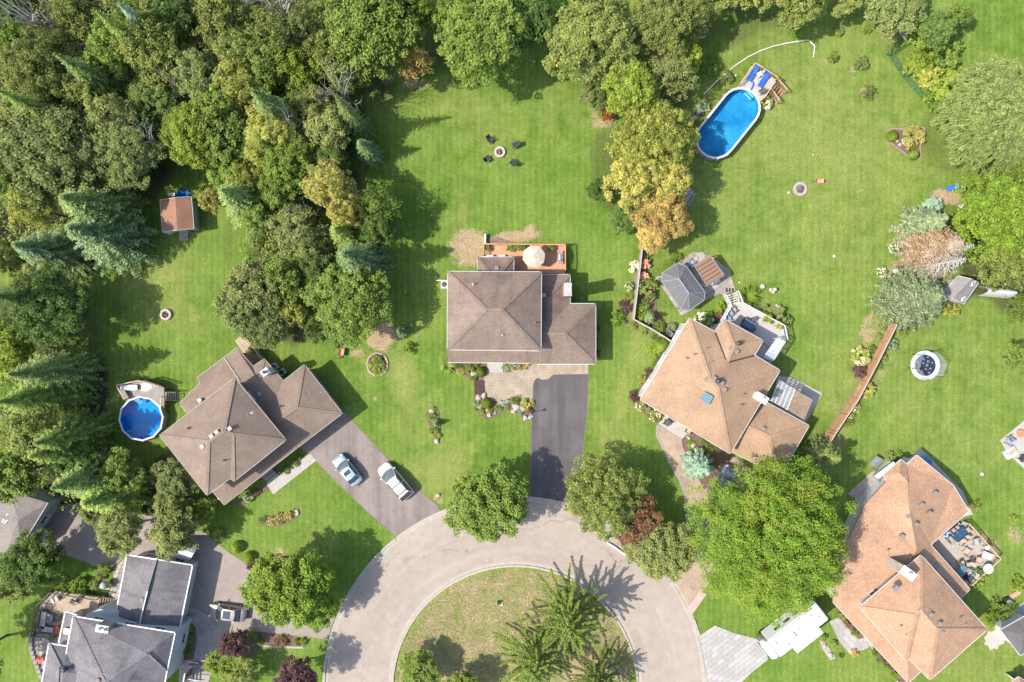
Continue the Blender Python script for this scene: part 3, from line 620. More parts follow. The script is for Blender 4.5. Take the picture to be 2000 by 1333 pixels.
MB().bar(G(438, 699, 3.05), G(468, 744, 3.5), .08, .08).build('roof_flashing', CREAM, h2)
roof(h2, dict(a=(552, 746, 3.0), b=(594, 713, 3.0), c=(668, 808, 3.0), d=(577, 877, 3.0), p=(579, 797, 4.4), q=(535, 828, 4.3), e=(520, 800, 3.5), f=(500, 860, 3.15)), ['abpqe', 'bcp', 'cdfqp', 'eqf'], R_TAUPE, BRWALL, CREAM, hips=('bp', 'cp', 'pq'), noeave=('ae', 'ef', 'fd'))
roof(h2, dict(a=(577, 877, 2.98), b=(438, 986, 2.98), c=(414, 958, 3.1), d=(440, 935, 3.3), e=(540, 858, 3.3)), ['abcde'], R_TAUPE, None, CREAM, noeave=('cd', 'de', 'ea'))
w2 = [(572, 871), (545, 845), (448, 922), (440, 944)]
door(h2, 500, 925, A2, 1.0, 2.1, DOORM, 0.2)
for t in (0.28, 0.72): door(h2, 577 + (660 - 577) * t + 0, 872 + (808 - 872) * t - 2, math.pi + math.atan2(64, 83), 2.5, 2.2, GDOOR, 0.02, 'garage_door', 4)
chimney(h2, 518, 727, 0.8, 0.6, 2.9, 4.9, A2, WHITE, WHITE, 1, DARKM)
for (x, y, h) in ((414, 852, 7.75), (424, 844, 7.75), (396, 872, 7.4), (449.5, 837, 7.6)): vent(h2, x, y, h, A2, M('pale vent', (0.45, 0.4, 0.37)))
pipe(h2, 494, 806, 6.7, .08, .55, WHITE); pipe(h2, 367, 837, 6.6); pipe(h2, 437, 900, 6.8); vent(h2, 391, 782, 3.5, A2, WHITE, .3); vent(h2, 508, 770, 3.55, A2, GREYM)
for (x, y) in ((446, 964), (500, 922), (556, 878)): MB().box((G(x, y).x, G(x, y).y, 1.45), (0.16, 0.16, 2.9), A2).build('porch_post', WHITE, h2)
# ------------------------------------------------ the right house
h3 = thing('house', 'tan hip-roofed house with white deck, skylight and glazed patio cover', 'house', G(1390, 760)); A3 = math.atan2(158, 96)
roof(h3, dict(a=(1347, 622, 4.9), n=(1397, 649, 4.9), m=(1473, 694, 4.9), b=(1523, 724, 4.9), c=(1426, 886, 4.9), d=(1251, 781, 4.9), p=(1388, 741, 7.4), q=(1403, 759, 7.4), v=(1420, 706, 6.3)), ['anvp', 'vmbqp', 'nmv', 'bcq', 'cdpq', 'dap'], R_TAN, OFFW, WHITE, ins=0.35, hips=('ap', 'bq', 'cq', 'dp', 'pq'), levels=(1.4,))
roof(h3, dict(n=(1398, 646, 4.97), a=(1415, 624, 4.97), b=(1490, 666, 4.97), m=(1474, 693, 4.97), p=(1434, 677, 6.25), v=(1421, 707, 6.45)), ['navp'[:0] + 'napv', 'abp', 'bmvp'], R_TAN, OFFW, WHITE, ins=0.35, hips=('ap', 'bp', 'pv'), noeave=('nv', 'mv'), levels=(1.4,))
MB().bar(G(1397, 650, 4.99), G(1418, 704, 6.25), 0.16, 0.1).build('valley_flashing', DARKM, h3); MB().bar(G(1472, 695, 4.99), G(1423, 708, 6.3), 0.16, 0.1).build('valley_flashing', DARKM, h3)
roof(h3, dict(a=(1493, 784, 3.0), b=(1580, 832, 3.0), c=(1523, 930, 3.0), d=(1428, 882, 3.0), p=(1503, 853, 4.3), q=(1462, 833, 4.3)), ['abpq', 'bcp', 'cdqp', 'daq'], R_TAN, OFFW, WHITE, hips=('bp', 'cp', 'pq'), noeave=('da',))
chimney(h3, 1487, 778, 1.4, 0.75, 0, 6.3, A3 + math.pi / 2, WHITE, WHITE, 1)
skylight(h3, [(1377, 766), (1392, 775), (1383, 790), (1367.5, 780.5)], [7.04, 7.14, 6.76, 6.64])
whirly(h3, 1402, 744, 7.2); whirly(h3, 1441, 671, 6.0)
for (x, y, h) in ((1379, 741.5, 7.1), (1394, 739, 7.3), (1409, 748, 7.2), (1414, 761, 7.1), (1426.5, 680.5, 6.05), (1438, 687, 6.05), (1490, 838, 4.1)): vent(h3, x, y, h, A3)
for (x, y, h) in ((1341, 700, 6.15), (1357, 692, 6.35), (1381, 680.5, 6.1), (1389.5, 706, 6.55), (1452.5, 771, 6.25), (1447, 792, 6.25)): pipe(h3, x, y, h, .05, .3)
door(h3, 1338, 832, -math.atan2(105, 175), 1.0, 2.1, DOORM, 0.3)
for t in (0.27, 0.73): door(h3, 1430 + 92 * t + 3, 882 + 48 * t - 4, math.pi - math.atan2(48, 95), 2.5, 2.2, GDOOR, 0.02, 'garage_door', 4)
# ------------------------------------------------ the lower right house
h4 = thing('house', 'peach-tiled sprawling house behind the big bright green tree', 'house', G(1790, 1130))
roof(h4, dict(a=(1791, 890, 3.0), n=(1771, 908, 3.0), m=(1733, 939, 3.0), z=(1690, 985, 3.0), y=(1640, 1090, 3.0), x=(1627, 1176, 3.0), k=(1722, 1200, 3.9), j=(1775, 990, 4.9), b=(1862, 949, 3.2), c=(1892, 999, 3.0), d=(1818, 1064, 3.0), v=(1774, 942, 4.0), r=(1790, 1075, 4.3)), ['anvj'[:0] + 'anvjb', 'vmzj', 'nmv', 'zyrj', 'yxkr', 'jbcdr', 'rdk'], R_PEACH, OFFW, WHITE, noeave=('xk', 'kd', 'mz', 'zy', 'yx'), levels=(0.95,))
roof(h4, dict(n=(1770, 907, 3.06), a=(1760, 898.5, 3.06), b=(1725, 929, 3.06), m=(1733, 940, 3.06), v=(1774, 942, 4.1), p=(1757, 925, 3.9)), ['navp'[:0] + 'anvp', 'abp', 'bmvp'], R_PEACH, OFFW, WHITE, noeave=('nv', 'mv'), wins=False)
roof(h4, dict(a=(1799, 1085, 5.2), b=(1680, 1186, 5.2), e=(1770, 1291, 5.2), f=(1776, 1287, 5.2), g=(1816, 1328, 5.2), c=(1928, 1230, 5.2), p=(1800, 1193, 7.5), s=(1788, 1203, 7.4), q=(1832, 1230, 7.5)), ['abps'[:0] + 'abspa'[:4], 'besf'[:0] + 'besef'[:0] + 'bes', 'efgqps'[:0] + 'sefgqp', 'gcq', 'capq'[:0] + 'capq'], R_PEACH, OFFW, WHITE, hips=('bs', 'gq', 'cq', 'ap', 'es'), levels=(0.95, 3.6))
roof(h4, dict(a=(1627, 1176, 2.98), b=(1774, 1334, 2.98), c=(1800, 1310, 2.98), d=(1772, 1284, 3.75), e=(1722, 1200, 3.9)), ['abcde'], R_PEACH, None, WHITE, noeave=('cd', 'de', 'ea'))
roof(h4, dict(a=(1818, 1065, 2.98), b=(1894, 1151, 2.98), c=(1878, 1168, 3.3), d=(1790, 1075, 4.2), e=(1850, 1180, 4.1)), ['abced'], R_PEACH, OFFW, WHITE, noeave=('ce', 'ed', 'da'), wins=False)
skylight(h4, [(1804, 1084), (1810, 1078), (1815, 1084), (1806, 1093)], [3.5, 3.3, 3.25, 3.45]); skylight(h4, [(1824, 1107), (1829.5, 1099), (1835, 1104), (1829, 1114)], [3.5, 3.3, 3.25, 3.45])
chimney(h4, 1773, 1120, 1.7, 0.9, 3.2, 7.0, -R_(37), M('chimney render', (0.5, 0.42, 0.37)), OFFW, 1)
vent(h4, 1749, 1149, 6.6, .7, GREYM, .5)
for (x, y, h) in ((1797, 1190, 7.2), (1817.5, 1200, 7.2), (1834, 1218, 7.3), (1838, 1234.5, 7.2), (1826, 963, 4.0), (1799.5, 985.5, 4.5), (1815, 1002, 4.2), (1773, 1008, 4.6), (1788.5, 1024, 4.5), (1761.5, 1047, 4.3)): vent(h4, x, y, h, R_(-40))
for (x, y, h) in ((1760, 1223, 6.6), (1877, 1207, 6.2), (1885, 1218, 6.0), (1769, 1238, 6.2), (1735, 1075, 4.2)): pipe(h4, x, y, h, .05, .3)
ROOFW = M('white patio cover', (0.72, 0.73, 0.74), (0.64, 0.65, 0.66))
pcv = MB().poly([G(1708, 930, 2.5), G(1745, 902, 2.5), G(1752, 908, 2.7), G(1716, 936, 2.7)], up=True); pcv.poly([G(1708, 930, 2.42), G(1745, 902, 2.42), G(1752, 908, 2.62), G(1716, 936, 2.62)][::-1]); pcv.build('awning', ROOFW, h4)
for (x, y) in ((1711, 931), (1746, 905)): MB().box((G(x, y).x, G(x, y).y, 1.22), (.1, .1, 2.44)).build('awning_post', WHITE, h4)
sheet('side_path', [(1655, 965), (1710, 915), (1735, 935), (1690, 985)], 0.04, GREYW, thick=.04)
sheet('patio', [(1771, 900), (1798, 876), (1812, 890), (1880, 960), (1900, 1005), (1880, 1010), (1780, 910)], 0.05, CONC, thick=.05)
# ------------------------------------------------ the lower left house
h5 = thing('house', 'grey-shingled house with bright white fascia in the bottom left', 'house', G(250, 1260)); A5 = -math.atan2(20, 126)
roof(h5, dict(a=(248.5, 1085, 2.9), n=(306, 1094, 3.9), b=(375, 1105, 2.9), c=(350, 1227, 2.9), m=(272, 1222, 3.9), d=(226.5, 1201, 2.9), p=(288, 1155, 4.1)), ['anp', 'nbcmp', 'dapm'], R_GREY, GSIDE, WHITE, gw=0.15, hips=('ap',), noeave=('cm', 'md'), levels=(1.0,))
MB().bar(G(306, 1094, 3.95), G(288, 1155, 4.15), .12, .12).build('ridge_flashing', DARKM, h5); MB().bar(G(288, 1155, 4.15), G(272, 1222, 3.95), .12, .12).build('ridge_flashing', WHITE, h5)
roof(h5, dict(a=(143.5, 1205, 5.6), b=(341, 1237, 5.6), c=(325, 1312, 5.6), d=(318, 1352, 5.6), e=(240, 1345, 7.2), p=(205, 1333, 8.1), g=(287, 1277, 7.2), q=(205, 1420, 8.1), k=(110, 1420, 5.6), f=(132, 1263, 5.6)), ['abcgp', 'gcde', 'gep', 'peqp'[:3], 'afkqp'], R_GREY, GSIDE, WHITE, gw=0.15, hips=('gp', 'gc', 'ap'), noeave=('de', 'eq', 'qk'), levels=(0.95, 3.9))
roof(h5, dict(a=(96, 1258, 5.2), b=(133, 1264, 5.2), c=(158, 1317, 6.2), d=(123, 1313, 6.6), e=(118, 1400, 6.6), f=(70, 1400, 5.2)), ['abcd', 'adef'], R_GREY, GSIDE, WHITE, gw=0.15, hips=('ad',), noeave=('bc', 'cd', 'de', 'ef'), levels=(.95, 3.6))
MB().poly([G(123, 1313, 6.6), G(158, 1317, 6.2), G(150, 1400, 6.2), G(118, 1400, 6.6)], up=True).build('roof', R_GREY, h5)
roof(h5, dict(a=(128, 1195, 3.1), b=(150, 1203, 3.1), c=(140, 1262, 3.5), d=(115, 1256, 3.1)), ['abcd'], R_GREY, GSIDE, WHITE, gw=0.15, noeave=('bc',), wins=False)
skylight(h5, [(127, 1227), (137, 1228), (136, 1238), (126, 1237)], [3.25, 3.3, 3.3, 3.25], M('pale skylight', (.55, .55, .5)), WHITE)
MB().prism([G(170, 1200, 3.0), G(195, 1190, 3.0), G(230, 1192, 3.0), G(245, 1200, 3.0), G(235, 1215, 3.0), G(172, 1210, 3.0)], 0, 3.0).build('lean_to', GSIDE, h5)
chimney(h5, 200, 1228.5, 1.3, 0.7, 5.6, 7.1, A5, GREYM, OFFW, 2); whirly(h5, 129, 1306, 6.4)
for (x, y, h) in ((206, 1317, 7.6), (214, 1318, 7.6), (193, 1328, 7.8), (205, 1255, 6.4)): vent(h5, x, y, h, A5, None, .3)
pipe(h5, 201, 1245, 6.2, .06, .4, DARKM); vent(h5, 279, 1171, 3.85, A5, None, .28)
door(h5, 378, 1306, math.pi / 2 * -1 + A5, 1.0, 2.1, DOORM, .3)
# porch steps on the east side
st = empty('porch_steps', G(370, 1310)); st['kind'] = 'structure'
for k in range(3): MB().prism([G(372 + k * 6, 1296), G(382 + k * 6, 1297), G(379 + k * 6, 1325), G(369 + k * 6, 1324)], 0.0, 0.5 - k * 0.16 - 0.004 * k).build('tread', GREYW, st)
for y0 in (1293, 1327):
    r = thing('porch_rail', 'white porch railing %s the front steps of the grey house' % ('above' if y0 < 1300 else 'below'), 'railing', G(372, y0)); MB().bar(G(368, y0, 1.1), G(388, y0 + 3, 1.1), .08, .08).build('top_rail', WHITE, r)
    MB().bar(G(368, y0, .35), G(388, y0 + 3, .35), .06, .06).build('bottom_rail', WHITE, r)
    for k in range(8): x = 368 + k * 2.85; p = G(x, y0 + k * 3 / 7); MB().box((p.x, p.y, .72), (.05, .05, .7)).build('baluster', WHITE, r)
# ------------------------------------------------ edge buildings
h6 = thing('house', 'pale grey roofed building with green-grey siding at the left edge', 'house', G(30, 1030))
roof(h6, dict(a=(93, 982, 3.6), b=(40, 1069, 3.6), c=(9, 1088, 3.6), d=(-90, 1060, 3.6), e=(-60, 1000, 4.9), f=(20, 960, 4.6), g=(35, 1018, 4.6)), ['afg', 'agb', 'bged'[:0] + 'bgec'[:0] + 'bgedc', 'gfe'], R_LGREY, GGSIDE, WHITE, ins=.3, noeave=('de', 'ef', 'fa'))
skylight(h6, [(5, 1019), (16, 1003), (23, 1007), (12, 1022)], [4.5, 4.5, 4.45, 4.45], M('pale dome skylight', (.4, .42, .4)), OFFW)
h7 = thing('garage_building', 'charcoal-roofed small building with white fascia at the right edge', 'garage', G(1990, 1250))
roof(h7, dict(a=(1955, 1231, 3.0), b=(2010, 1200, 3.0), c=(2060, 1240, 3.0), d=(1993, 1280, 3.0), p=(2000, 1240, 3.9), q=(2030, 1238, 3.9)), ['abqp', 'bcq', 'cdpq', 'dap'], R_SLATE, OFFW, WHITE, wins=False)
sheet('patio', [(1941, 1222), (2000, 1176), (2010, 1200), (1957, 1232)], 0.05, CONC, thick=.05)
sheet('gravel_patch', [(1921, 1246), (1927, 1240), (1930, 1233), (1938, 1234), (1945, 1229), (1951, 1233), (1955, 1243), (1963, 1250), (1960, 1258), (1951, 1261), (1948, 1269), (1941, 1266), (1934, 1271), (1930, 1262), (1922, 1259), (1925, 1251)], 0.02, M('white gravel', (.44, .41, .37), (.33, .31, .28), 3, fine=.25))
h8 = thing('shed', 'corner of a tan-roofed shed at the bottom right edge', 'shed', G(1990, 1345)); roof(h8, dict(a=(1978, 1332, 2.4), b=(1990, 1323, 2.4), c=(2030, 1350, 2.4), d=(2015, 1365, 2.4), p=(1996, 1340, 2.9), q=(2010, 1350, 2.9)), ['abqp'[:0] + 'abp', 'bcqp', 'cdq', 'dapq'], R_TAN, OFFW, WHITE, wins=False)
# ------------------------------------------------ sheds
s1 = thing('garden_shed', 'faded red gable-roofed shed with open white doors on the lawn', 'shed', G(345, 420))
roof(s1, dict(a=(313, 391.5, 2.3), n=(342, 387, 3.0), b=(373, 385, 2.3), c=(378, 446.5, 2.3), m=(346, 449, 3.0), d=(318, 452, 2.3)), ['anmd', 'nbcm'], R_RED, GGSIDE, OFFW, ins=.25, wins=False)
for p0, p1 in (((350, 449), (333, 459)), ((364, 448), (376, 455))):
    a, c = G(*p0), G(*p1); MB().bar(a + V(0, 0, 1.0), c + V(0, 0, 1.0), .05, 1.9).build('door', WHITE, s1)
a, c = G(350, 450), G(370, 469); rp = MB()
for k in range(8): rp.box(((a.x + c.x) / 2, a.y - (k + .5) * .16, .28 - .03 * k), (1.15, .15, .05))
rp.build('ramp', GREYW, s1)
s2 = thing('garden_shed', 'grey-roofed shed with small dormer beside the white shelter', 'shed', G(1876, 567))
roof(s2, dict(a=(1872, 540, 2.3), n=(1897, 546, 3.3), b=(1911, 553, 2.3), c=(1882, 594, 2.3), m=(1862, 583, 3.3), d=(1843, 572, 2.3)), ['anmd', 'nbcm'], M('grey membrane', (.3, .28, .27)), OFFW, WHITE, ins=.2, wins=False)
for q in ([(1898, 552), (1903, 549), (1901, 556), (1896, 559)], [(1879, 582), (1883, 579), (1882, 586), (1877, 588)]): skylight(s2, q, [2.9, 2.7, 2.7, 2.9], PANE, WHITE)
# ================================================================ VEGETATION
LF = {}
LF['olive'] = LEAF('olive leaves', ((0.15, 0.18, 0.045), (0.32, 0.345, 0.11)), (0.25, 0.3, 0.08))
LF['khaki'] = LEAF('khaki leaves', ((0.155, 0.175, 0.06), (0.33, 0.335, 0.125)), (0.2, 0.25, 0.075))
LF['green'] = LEAF('mid green leaves', ((0.115, 0.18, 0.032), (0.275, 0.34, 0.08)), (0.175, 0.245, 0.045))
LF['dark'] = LEAF('dark green leaves', ((0.07, 0.125, 0.03), (0.185, 0.25, 0.065)), (0.105, 0.155, 0.04))
LF['grey'] = LEAF('grey green leaves', ((0.115, 0.155, 0.05), (0.285, 0.315, 0.115)), (0.185, 0.21, 0.075))
LF['bright'] = LEAF('bright green leaves', ((0.11, 0.185, 0.022), (0.27, 0.35, 0.055)), (0.18, 0.25, 0.03))
LF['lime'] = LEAF('lime leaves', ((0.19, 0.25, 0.03), (0.35, 0.4, 0.08)), (0.16, 0.23, 0.03))
LF['locust'] = LEAF('locust leaves', ((0.1, 0.175, 0.018), (0.23, 0.32, 0.045)), (0.25, 0.3, 0.045), csc=0.25)
LF['yellow'] = LEAF('yellow autumn leaves', ((0.36, 0.31, 0.085), (0.54, 0.48, 0.17)), (0.35, 0.35, 0.09))
LF['gold'] = LEAF('golden leaves', ((0.28, 0.29, 0.06), (0.46, 0.45, 0.13)), (0.23, 0.27, 0.055))
LF['orange'] = LEAF('orange autumn leaves', ((0.36, 0.25, 0.085), (0.53, 0.41, 0.16)), (0.42, 0.26, 0.1))
LF['rust'] = LEAF('rust leaves', ((0.17, 0.085, 0.05), (0.31, 0.17, 0.1)), (0.2, 0.12, 0.06))
LF['red'] = LEAF('red leaves', ((0.366, 0.073, 0.030), (0.512, 0.122, 0.061)), (0.305, 0.110, 0.049))
LF['purple'] = LEAF('purple leaves', ((0.085, 0.039, 0.050), (0.202, 0.109, 0.116)), (0.132, 0.054, 0.062))
LF['spruce'] = LEAF('spruce needles', ((0.09, 0.145, 0.045), (0.27, 0.325, 0.11)), (0.17, 0.23, 0.065), trans=0.2)
LF['blue'] = LEAF('blue spruce needles', ((0.124, 0.194, 0.147), (0.310, 0.403, 0.341)), (0.155, 0.248, 0.186), trans=0.1)
LF['teal'] = LEAF('dark teal needles', ((0.075, 0.13, 0.055), (0.24, 0.3, 0.14)), (0.15, 0.21, 0.07), trans=0.18)
LF['pine'] = LEAF('yellow green needles', ((0.12, 0.18, 0.032), (0.3, 0.37, 0.09)), (0.2, 0.26, 0.055), trans=0.2)
LF['pale'] = LEAF('pale needles', ((0.11, 0.145, 0.075), (0.26, 0.29, 0.175)), (0.15, 0.185, 0.1), trans=0.15)
LF['deadneedle'] = LEAF('dead brown needles', ((0.22, 0.13, 0.08), (0.34, 0.235, 0.165)), (0.3, 0.255, 0.21), trans=0.1, csc=0.3)
LF['larch'] = LEAF('larch needles', ((0.075, 0.12, 0.02), (0.22, 0.27, 0.055)), (0.13, 0.18, 0.03), trans=0.25)
LF['willow'] = LEAF('willow leaves', ((0.12, 0.16, 0.045), (0.3, 0.34, 0.12)), (0.18, 0.22, 0.07), trans=0.3)
LF['white'] = LEAF('white blooms', ((0.671, 0.647, 0.512), (0.780, 0.780, 0.732)), None, trans=0.15)
LF['pink'] = LEAF('pink blooms', ((0.732, 0.439, 0.366), (0.780, 0.708, 0.610)), (0.671, 0.549, 0.366), trans=0.15)
LF['coral'] = LEAF('coral blooms', ((0.732, 0.268, 0.171), (0.780, 0.488, 0.366)), (0.610, 0.366, 0.183), trans=0.15)
LF['violet'] = LEAF('violet blooms', ((0.366, 0.244, 0.512), (0.610, 0.464, 0.732)), (0.366, 0.427, 0.146), trans=0.15)
RNG = np.random.RandomState(11)
def unit(n, rng):
    v = rng.normal(size=(n, 3)); return v / np.linalg.norm(v, axis=1, keepdims=True)
def quads_mesh(name, c, nrm, ln, wd, rng, along=None, shape='rh'):
    n = len(c); nrm = nrm / np.maximum(np.linalg.norm(nrm, axis=1, keepdims=True), 1e-9)
    t = along if along is not None else unit(n, rng)
    t = t - nrm * np.sum(t * nrm, axis=1, keepdims=True); t /= np.maximum(np.linalg.norm(t, axis=1, keepdims=True), 1e-9)
    b = np.cross(nrm, t); ln = np.broadcast_to(np.asarray(ln, float).reshape(-1, 1), (n, 1)); wd = np.broadcast_to(np.asarray(wd, float).reshape(-1, 1), (n, 1))
    fold = nrm * wd * 0.18
    v = np.stack([c - t * ln / 2, c + b * wd / 2 + fold, c + t * ln / 2, c - b * wd / 2 + fold], 1).reshape(-1, 3)
    return v
def np_mesh(name, v, per=4):
    me = bpy.data.meshes.new(name); n = len(v); me.vertices.add(n); me.vertices.foreach_set('co', v.astype(np.float32).ravel())
    nf = n // per; me.loops.add(n); me.loops.foreach_set('vertex_index', np.arange(n, dtype=np.int32)); me.polygons.add(nf)
    me.polygons.foreach_set('loop_start', np.arange(0, n, per, dtype=np.int32)); me.polygons.foreach_set('loop_total', np.full(nf, per, dtype=np.int32))
    me.update(calc_edges=True); me.validate(); return me
def crown_leaf(R, Rz, zc, lobes, per, leaves, lsz, seed, clump_r=0.5, flat=0.75):
    rng = np.random.RandomState(seed); C = []; N = []
    ga = rng.uniform(0, 6.28)
    for i in range(lobes):
        a = ga + i * 2.39996 + rng.uniform(-.3, .3); f = math.sqrt((i + .5) / lobes); rr = R * (0.1 + 0.62 * f) * rng.uniform(0.72, 1.2); lr = R * rng.uniform(0.24, 0.46) * (1.15 - 0.35 * f)
        zz = zc + Rz * (1 - f ** 1.7) * rng.uniform(0.35, 0.62) - Rz * 0.25 * f * rng.uniform(0, 1.6)
        ctr = np.array([rr * math.cos(a), rr * math.sin(a), zz])
        d = unit(per, rng); d[:, 2] = np.abs(d[:, 2]) * np.where(rng.rand(per) < 0.8, 1, -0.6)
        cl = ctr + d * lr * np.array([1, 1, flat]) * rng.uniform(0.75, 1.08, (per, 1))
        for k in range(per):
            dd = unit(leaves, rng); o = d[k] * 0.5 + np.array([0, 0, 0.35]); dd = dd + o * 0.7; dd /= np.linalg.norm(dd, axis=1, keepdims=True)
            cr = clump_r * rng.uniform(0.7, 1.3)
            C.append(cl[k] + dd * cr * rng.uniform(0.35, 1.0, (leaves, 1)) * np.array([1, 1, 0.7])); N.append(dd * 0.4 + unit(leaves, rng) * 0.5 + np.array([-0.36, -0.07, 0.75]))
    C = np.concatenate(C); N = np.concatenate(N); s = rng.uniform(0.75, 1.25, len(C)) * lsz
    return quads_mesh('', C, N, s, s * 0.72, rng)
def limbs(R, H, zc, seed, n=7, r0=0.22):
    rnd = random.Random(seed); b = MB(); b.tube([(0, 0, 0), (0.03, 0.02, H * .22), (-.05, .04, H * .5), (0, 0, H * .8)], [r0, r0 * .8, r0 * .5, r0 * .15], 7)
    for k in range(n):
        a = k * 2.4 + rnd.random(); z0 = H * rnd.uniform(.22, .5); e = R * rnd.uniform(.55, .8); z1 = zc + rnd.uniform(-.1, .3) * R * .5
        b.tube([(0, 0, z0), (e * .45 * math.cos(a), e * .45 * math.sin(a), z0 + (z1 - z0) * .55), (e * math.cos(a), e * math.sin(a), z1)], [r0 * .4, r0 * .28, r0 * .08], 5)
    return b
PROTO = {}
def reg(key, vs, trunk_mb, R, H):
    me = np_mesh('crown_' + key, vs)
    tm = None
    if trunk_mb is not None:
        tm = bpy.data.meshes.new('trunk_' + key); tm.from_pydata([tuple(p) for p in trunk_mb.v], [], trunk_mb.f); tm.materials.append(BARK)
    PROTO[key] = (me, tm, R, H)
for k in range(4): reg('L%d' % k, crown_leaf(5, 4.0, 6.3, 28, 17, 58, 0.235, 100 + k, 0.62), limbs(5, 11, 6.8, k), 5.0, 11.0)
for k in range(4): reg('M%d' % k, crown_leaf(3, 3.0, 5.2, 17, 13, 48, 0.215, 200 + k, 0.5), limbs(3, 9, 5.4, 20 + k, 6, .16), 3.0, 9.0)
for k in range(3): reg('S%d' % k, crown_leaf(1.6, 1.5, 2.4, 10, 10, 30, 0.17, 300 + k, 0.34), limbs(1.6, 4, 2.4, 40 + k, 5, .09), 1.6, 4.0)
for k in range(1): reg('X%d' % k, crown_leaf(10, 6.2, 9.0, 80, 26, 74, 0.185, 400 + k, 0.85, flat=0.9), limbs(9, 14, 9, 60 + k, 12, .4), 10.0, 15.0)
for k in range(3): reg('P%d' % k, crown_leaf(3, 3.2, 5.0, 14, 11, 22, 0.2, 500 + k, 0.6), limbs(3.6, 9, 5.6, 80 + k, 14, .14), 3.0, 9.0)   # sparse, branches showing
for k in range(3): reg('B%d' % k, crown_leaf(0.75, 0.6, 0.5, 7, 9, 12, 0.13, 600 + k, 0.16), None, 0.75, 1.2)      # bushes
def ball(R, n, seed):
    rng = np.random.RandomState(seed); d = unit(n, rng); d[:, 2] = np.abs(d[:, 2]) * 1.0; c = d * R * rng.uniform(.93, 1.03, (n, 1)); c[:, 2] += 0.1; s = rng.uniform(.7, 1.2, n) * .1
    return quads_mesh('', c, d + unit(n, rng) * .45, s, s * .7, rng)
reg('ball', ball(0.75, 2600, 5), None, 0.75, 0.9)
def blades(n, L, w_, seed, lift=0.75):
    rng = np.random.RandomState(seed); out = []
    for k in range(n):
        a = rng.uniform(0, 6.28); l = L * rng.uniform(.6, 1.1); u = np.array([math.cos(a), math.sin(a), 0]); s = np.array([-u[1], u[0], 0]) * w_ * rng.uniform(.7, 1.3)
        p = [u * 0.05, u * l * .5 + np.array([0, 0, l * lift * .7]), u * l * .95 + np.array([0, 0, l * lift * rng.uniform(.35, .7)])]
        out += [p[0] - s * .6, p[0] + s * .6, p[1] + s, p[1] - s, p[1] - s, p[1] + s, p[2] + s * .15, p[2] - s * .15]
    return np.array(out)
reg('blade', blades(110, 0.8, 0.045, 3), None, 0.75, 0.8); reg('hosta', blades(60, 0.6, 0.12, 4, .55), None, 0.55, 0.5)
def flowers(R, seed, n=34, sz=0.12, per=26):
    rng = np.random.RandomState(seed); d = unit(n, rng); d[:, 2] = np.abs(d[:, 2]); C = []; N = []
    for k in range(n):
        dd = unit(per, rng); C.append(d[k] * np.array([R, R, R * .75]) * rng.uniform(.8, 1.05) + np.array([0, 0, .35]) + dd * sz); N.append(dd)
    C = np.concatenate(C); N = np.concatenate(N); s = np.full(len(C), .1)
    return quads_mesh('', C, N, s, s, rng)
reg('bloom', flowers(0.72, 7), None, 0.75, 1.1); reg('bloom2', flowers(0.7, 8, 60, .06, 12), None, 0.75, 1.1)
def conifer(H, R, nw, nb, seg, seed, droop=0.35, lw=0.15, ll=0.42, pw=0.8, gap=0.0, side=2, bare=0.08):
    rng = np.random.RandomState(seed); C = []; N = []; T = []
    for i in range(nw):
        f = i / (nw - 1); z = H * (bare + (1 - bare) * f ** 0.9) * 0.985; r = R * (1 - f) ** pw + 0.12; m = max(4, int(nb * (1 - f * .55)))
        a0 = rng.uniform(0, 6.28)
        for k in range(m):
            if rng.rand() < gap: continue
            a = a0 + k * 6.283 / m + rng.uniform(-.3, .3); rr = r * rng.uniform(.58, 1.15); u = np.array([math.cos(a), math.sin(a), 0]); s = np.array([-u[1], u[0], 0])
            ns = max(2, int(seg * rr / R)); zj = rng.uniform(-.18, .18)
            for j in range(ns):
                t = (j + .7) / ns; zz = z + zj + rr * (0.12 * t - droop * t * t); p = u * rr * t + np.array([0, 0, zz])
                for q in range(side + 1):
                    if q == 0: off = 0; dr = u
                    else: sg = 1 if q % 2 else -1; off = sg * 0.16 * (1.15 - t) * rr * .55 * rng.uniform(.5, 1.2) + sg * .06; dr = u + s * sg * .75
                    C.append(p + s * off + np.array([0, 0, rng.uniform(-.08, .05) - abs(off) * .18])); T.append(dr + np.array([0, 0, -.35 * t])); N.append(np.array([0, 0, 1]) + s * rng.uniform(-.55, .55) + u * rng.uniform(-.1, .7))
    C = np.array(C); N = np.array(N); T = np.array(T); sc = rng.uniform(.75, 1.25, len(C))
    return quads_mesh('', C, N, sc * ll, sc * lw, rng, along=T)
def ctrunk(H, r): return MB().tube([(0, 0, 0), (0, 0, H * .5), (0, 0, H * .97)], [r, r * .55, .02], 7)
for k in range(3): reg('C%d' % k, conifer(13, 3.1, 40, 17, 15, 700 + k, lw=.11, ll=.3, droop=.3 + .08 * k, gap=.06 + .05 * k), ctrunk(13, .22), 3.1, 13.0)
for k in range(2): reg('c%d' % k, conifer(5.5, 1.5, 18, 12, 9, 720 + k, lw=.12, ll=.3), ctrunk(5.5, .1), 1.5, 5.5)
reg('D0', conifer(9, 2.6, 20, 11, 12, 730, gap=.15, lw=.1, ll=.34), ctrunk(9, .18), 2.6, 9.0)
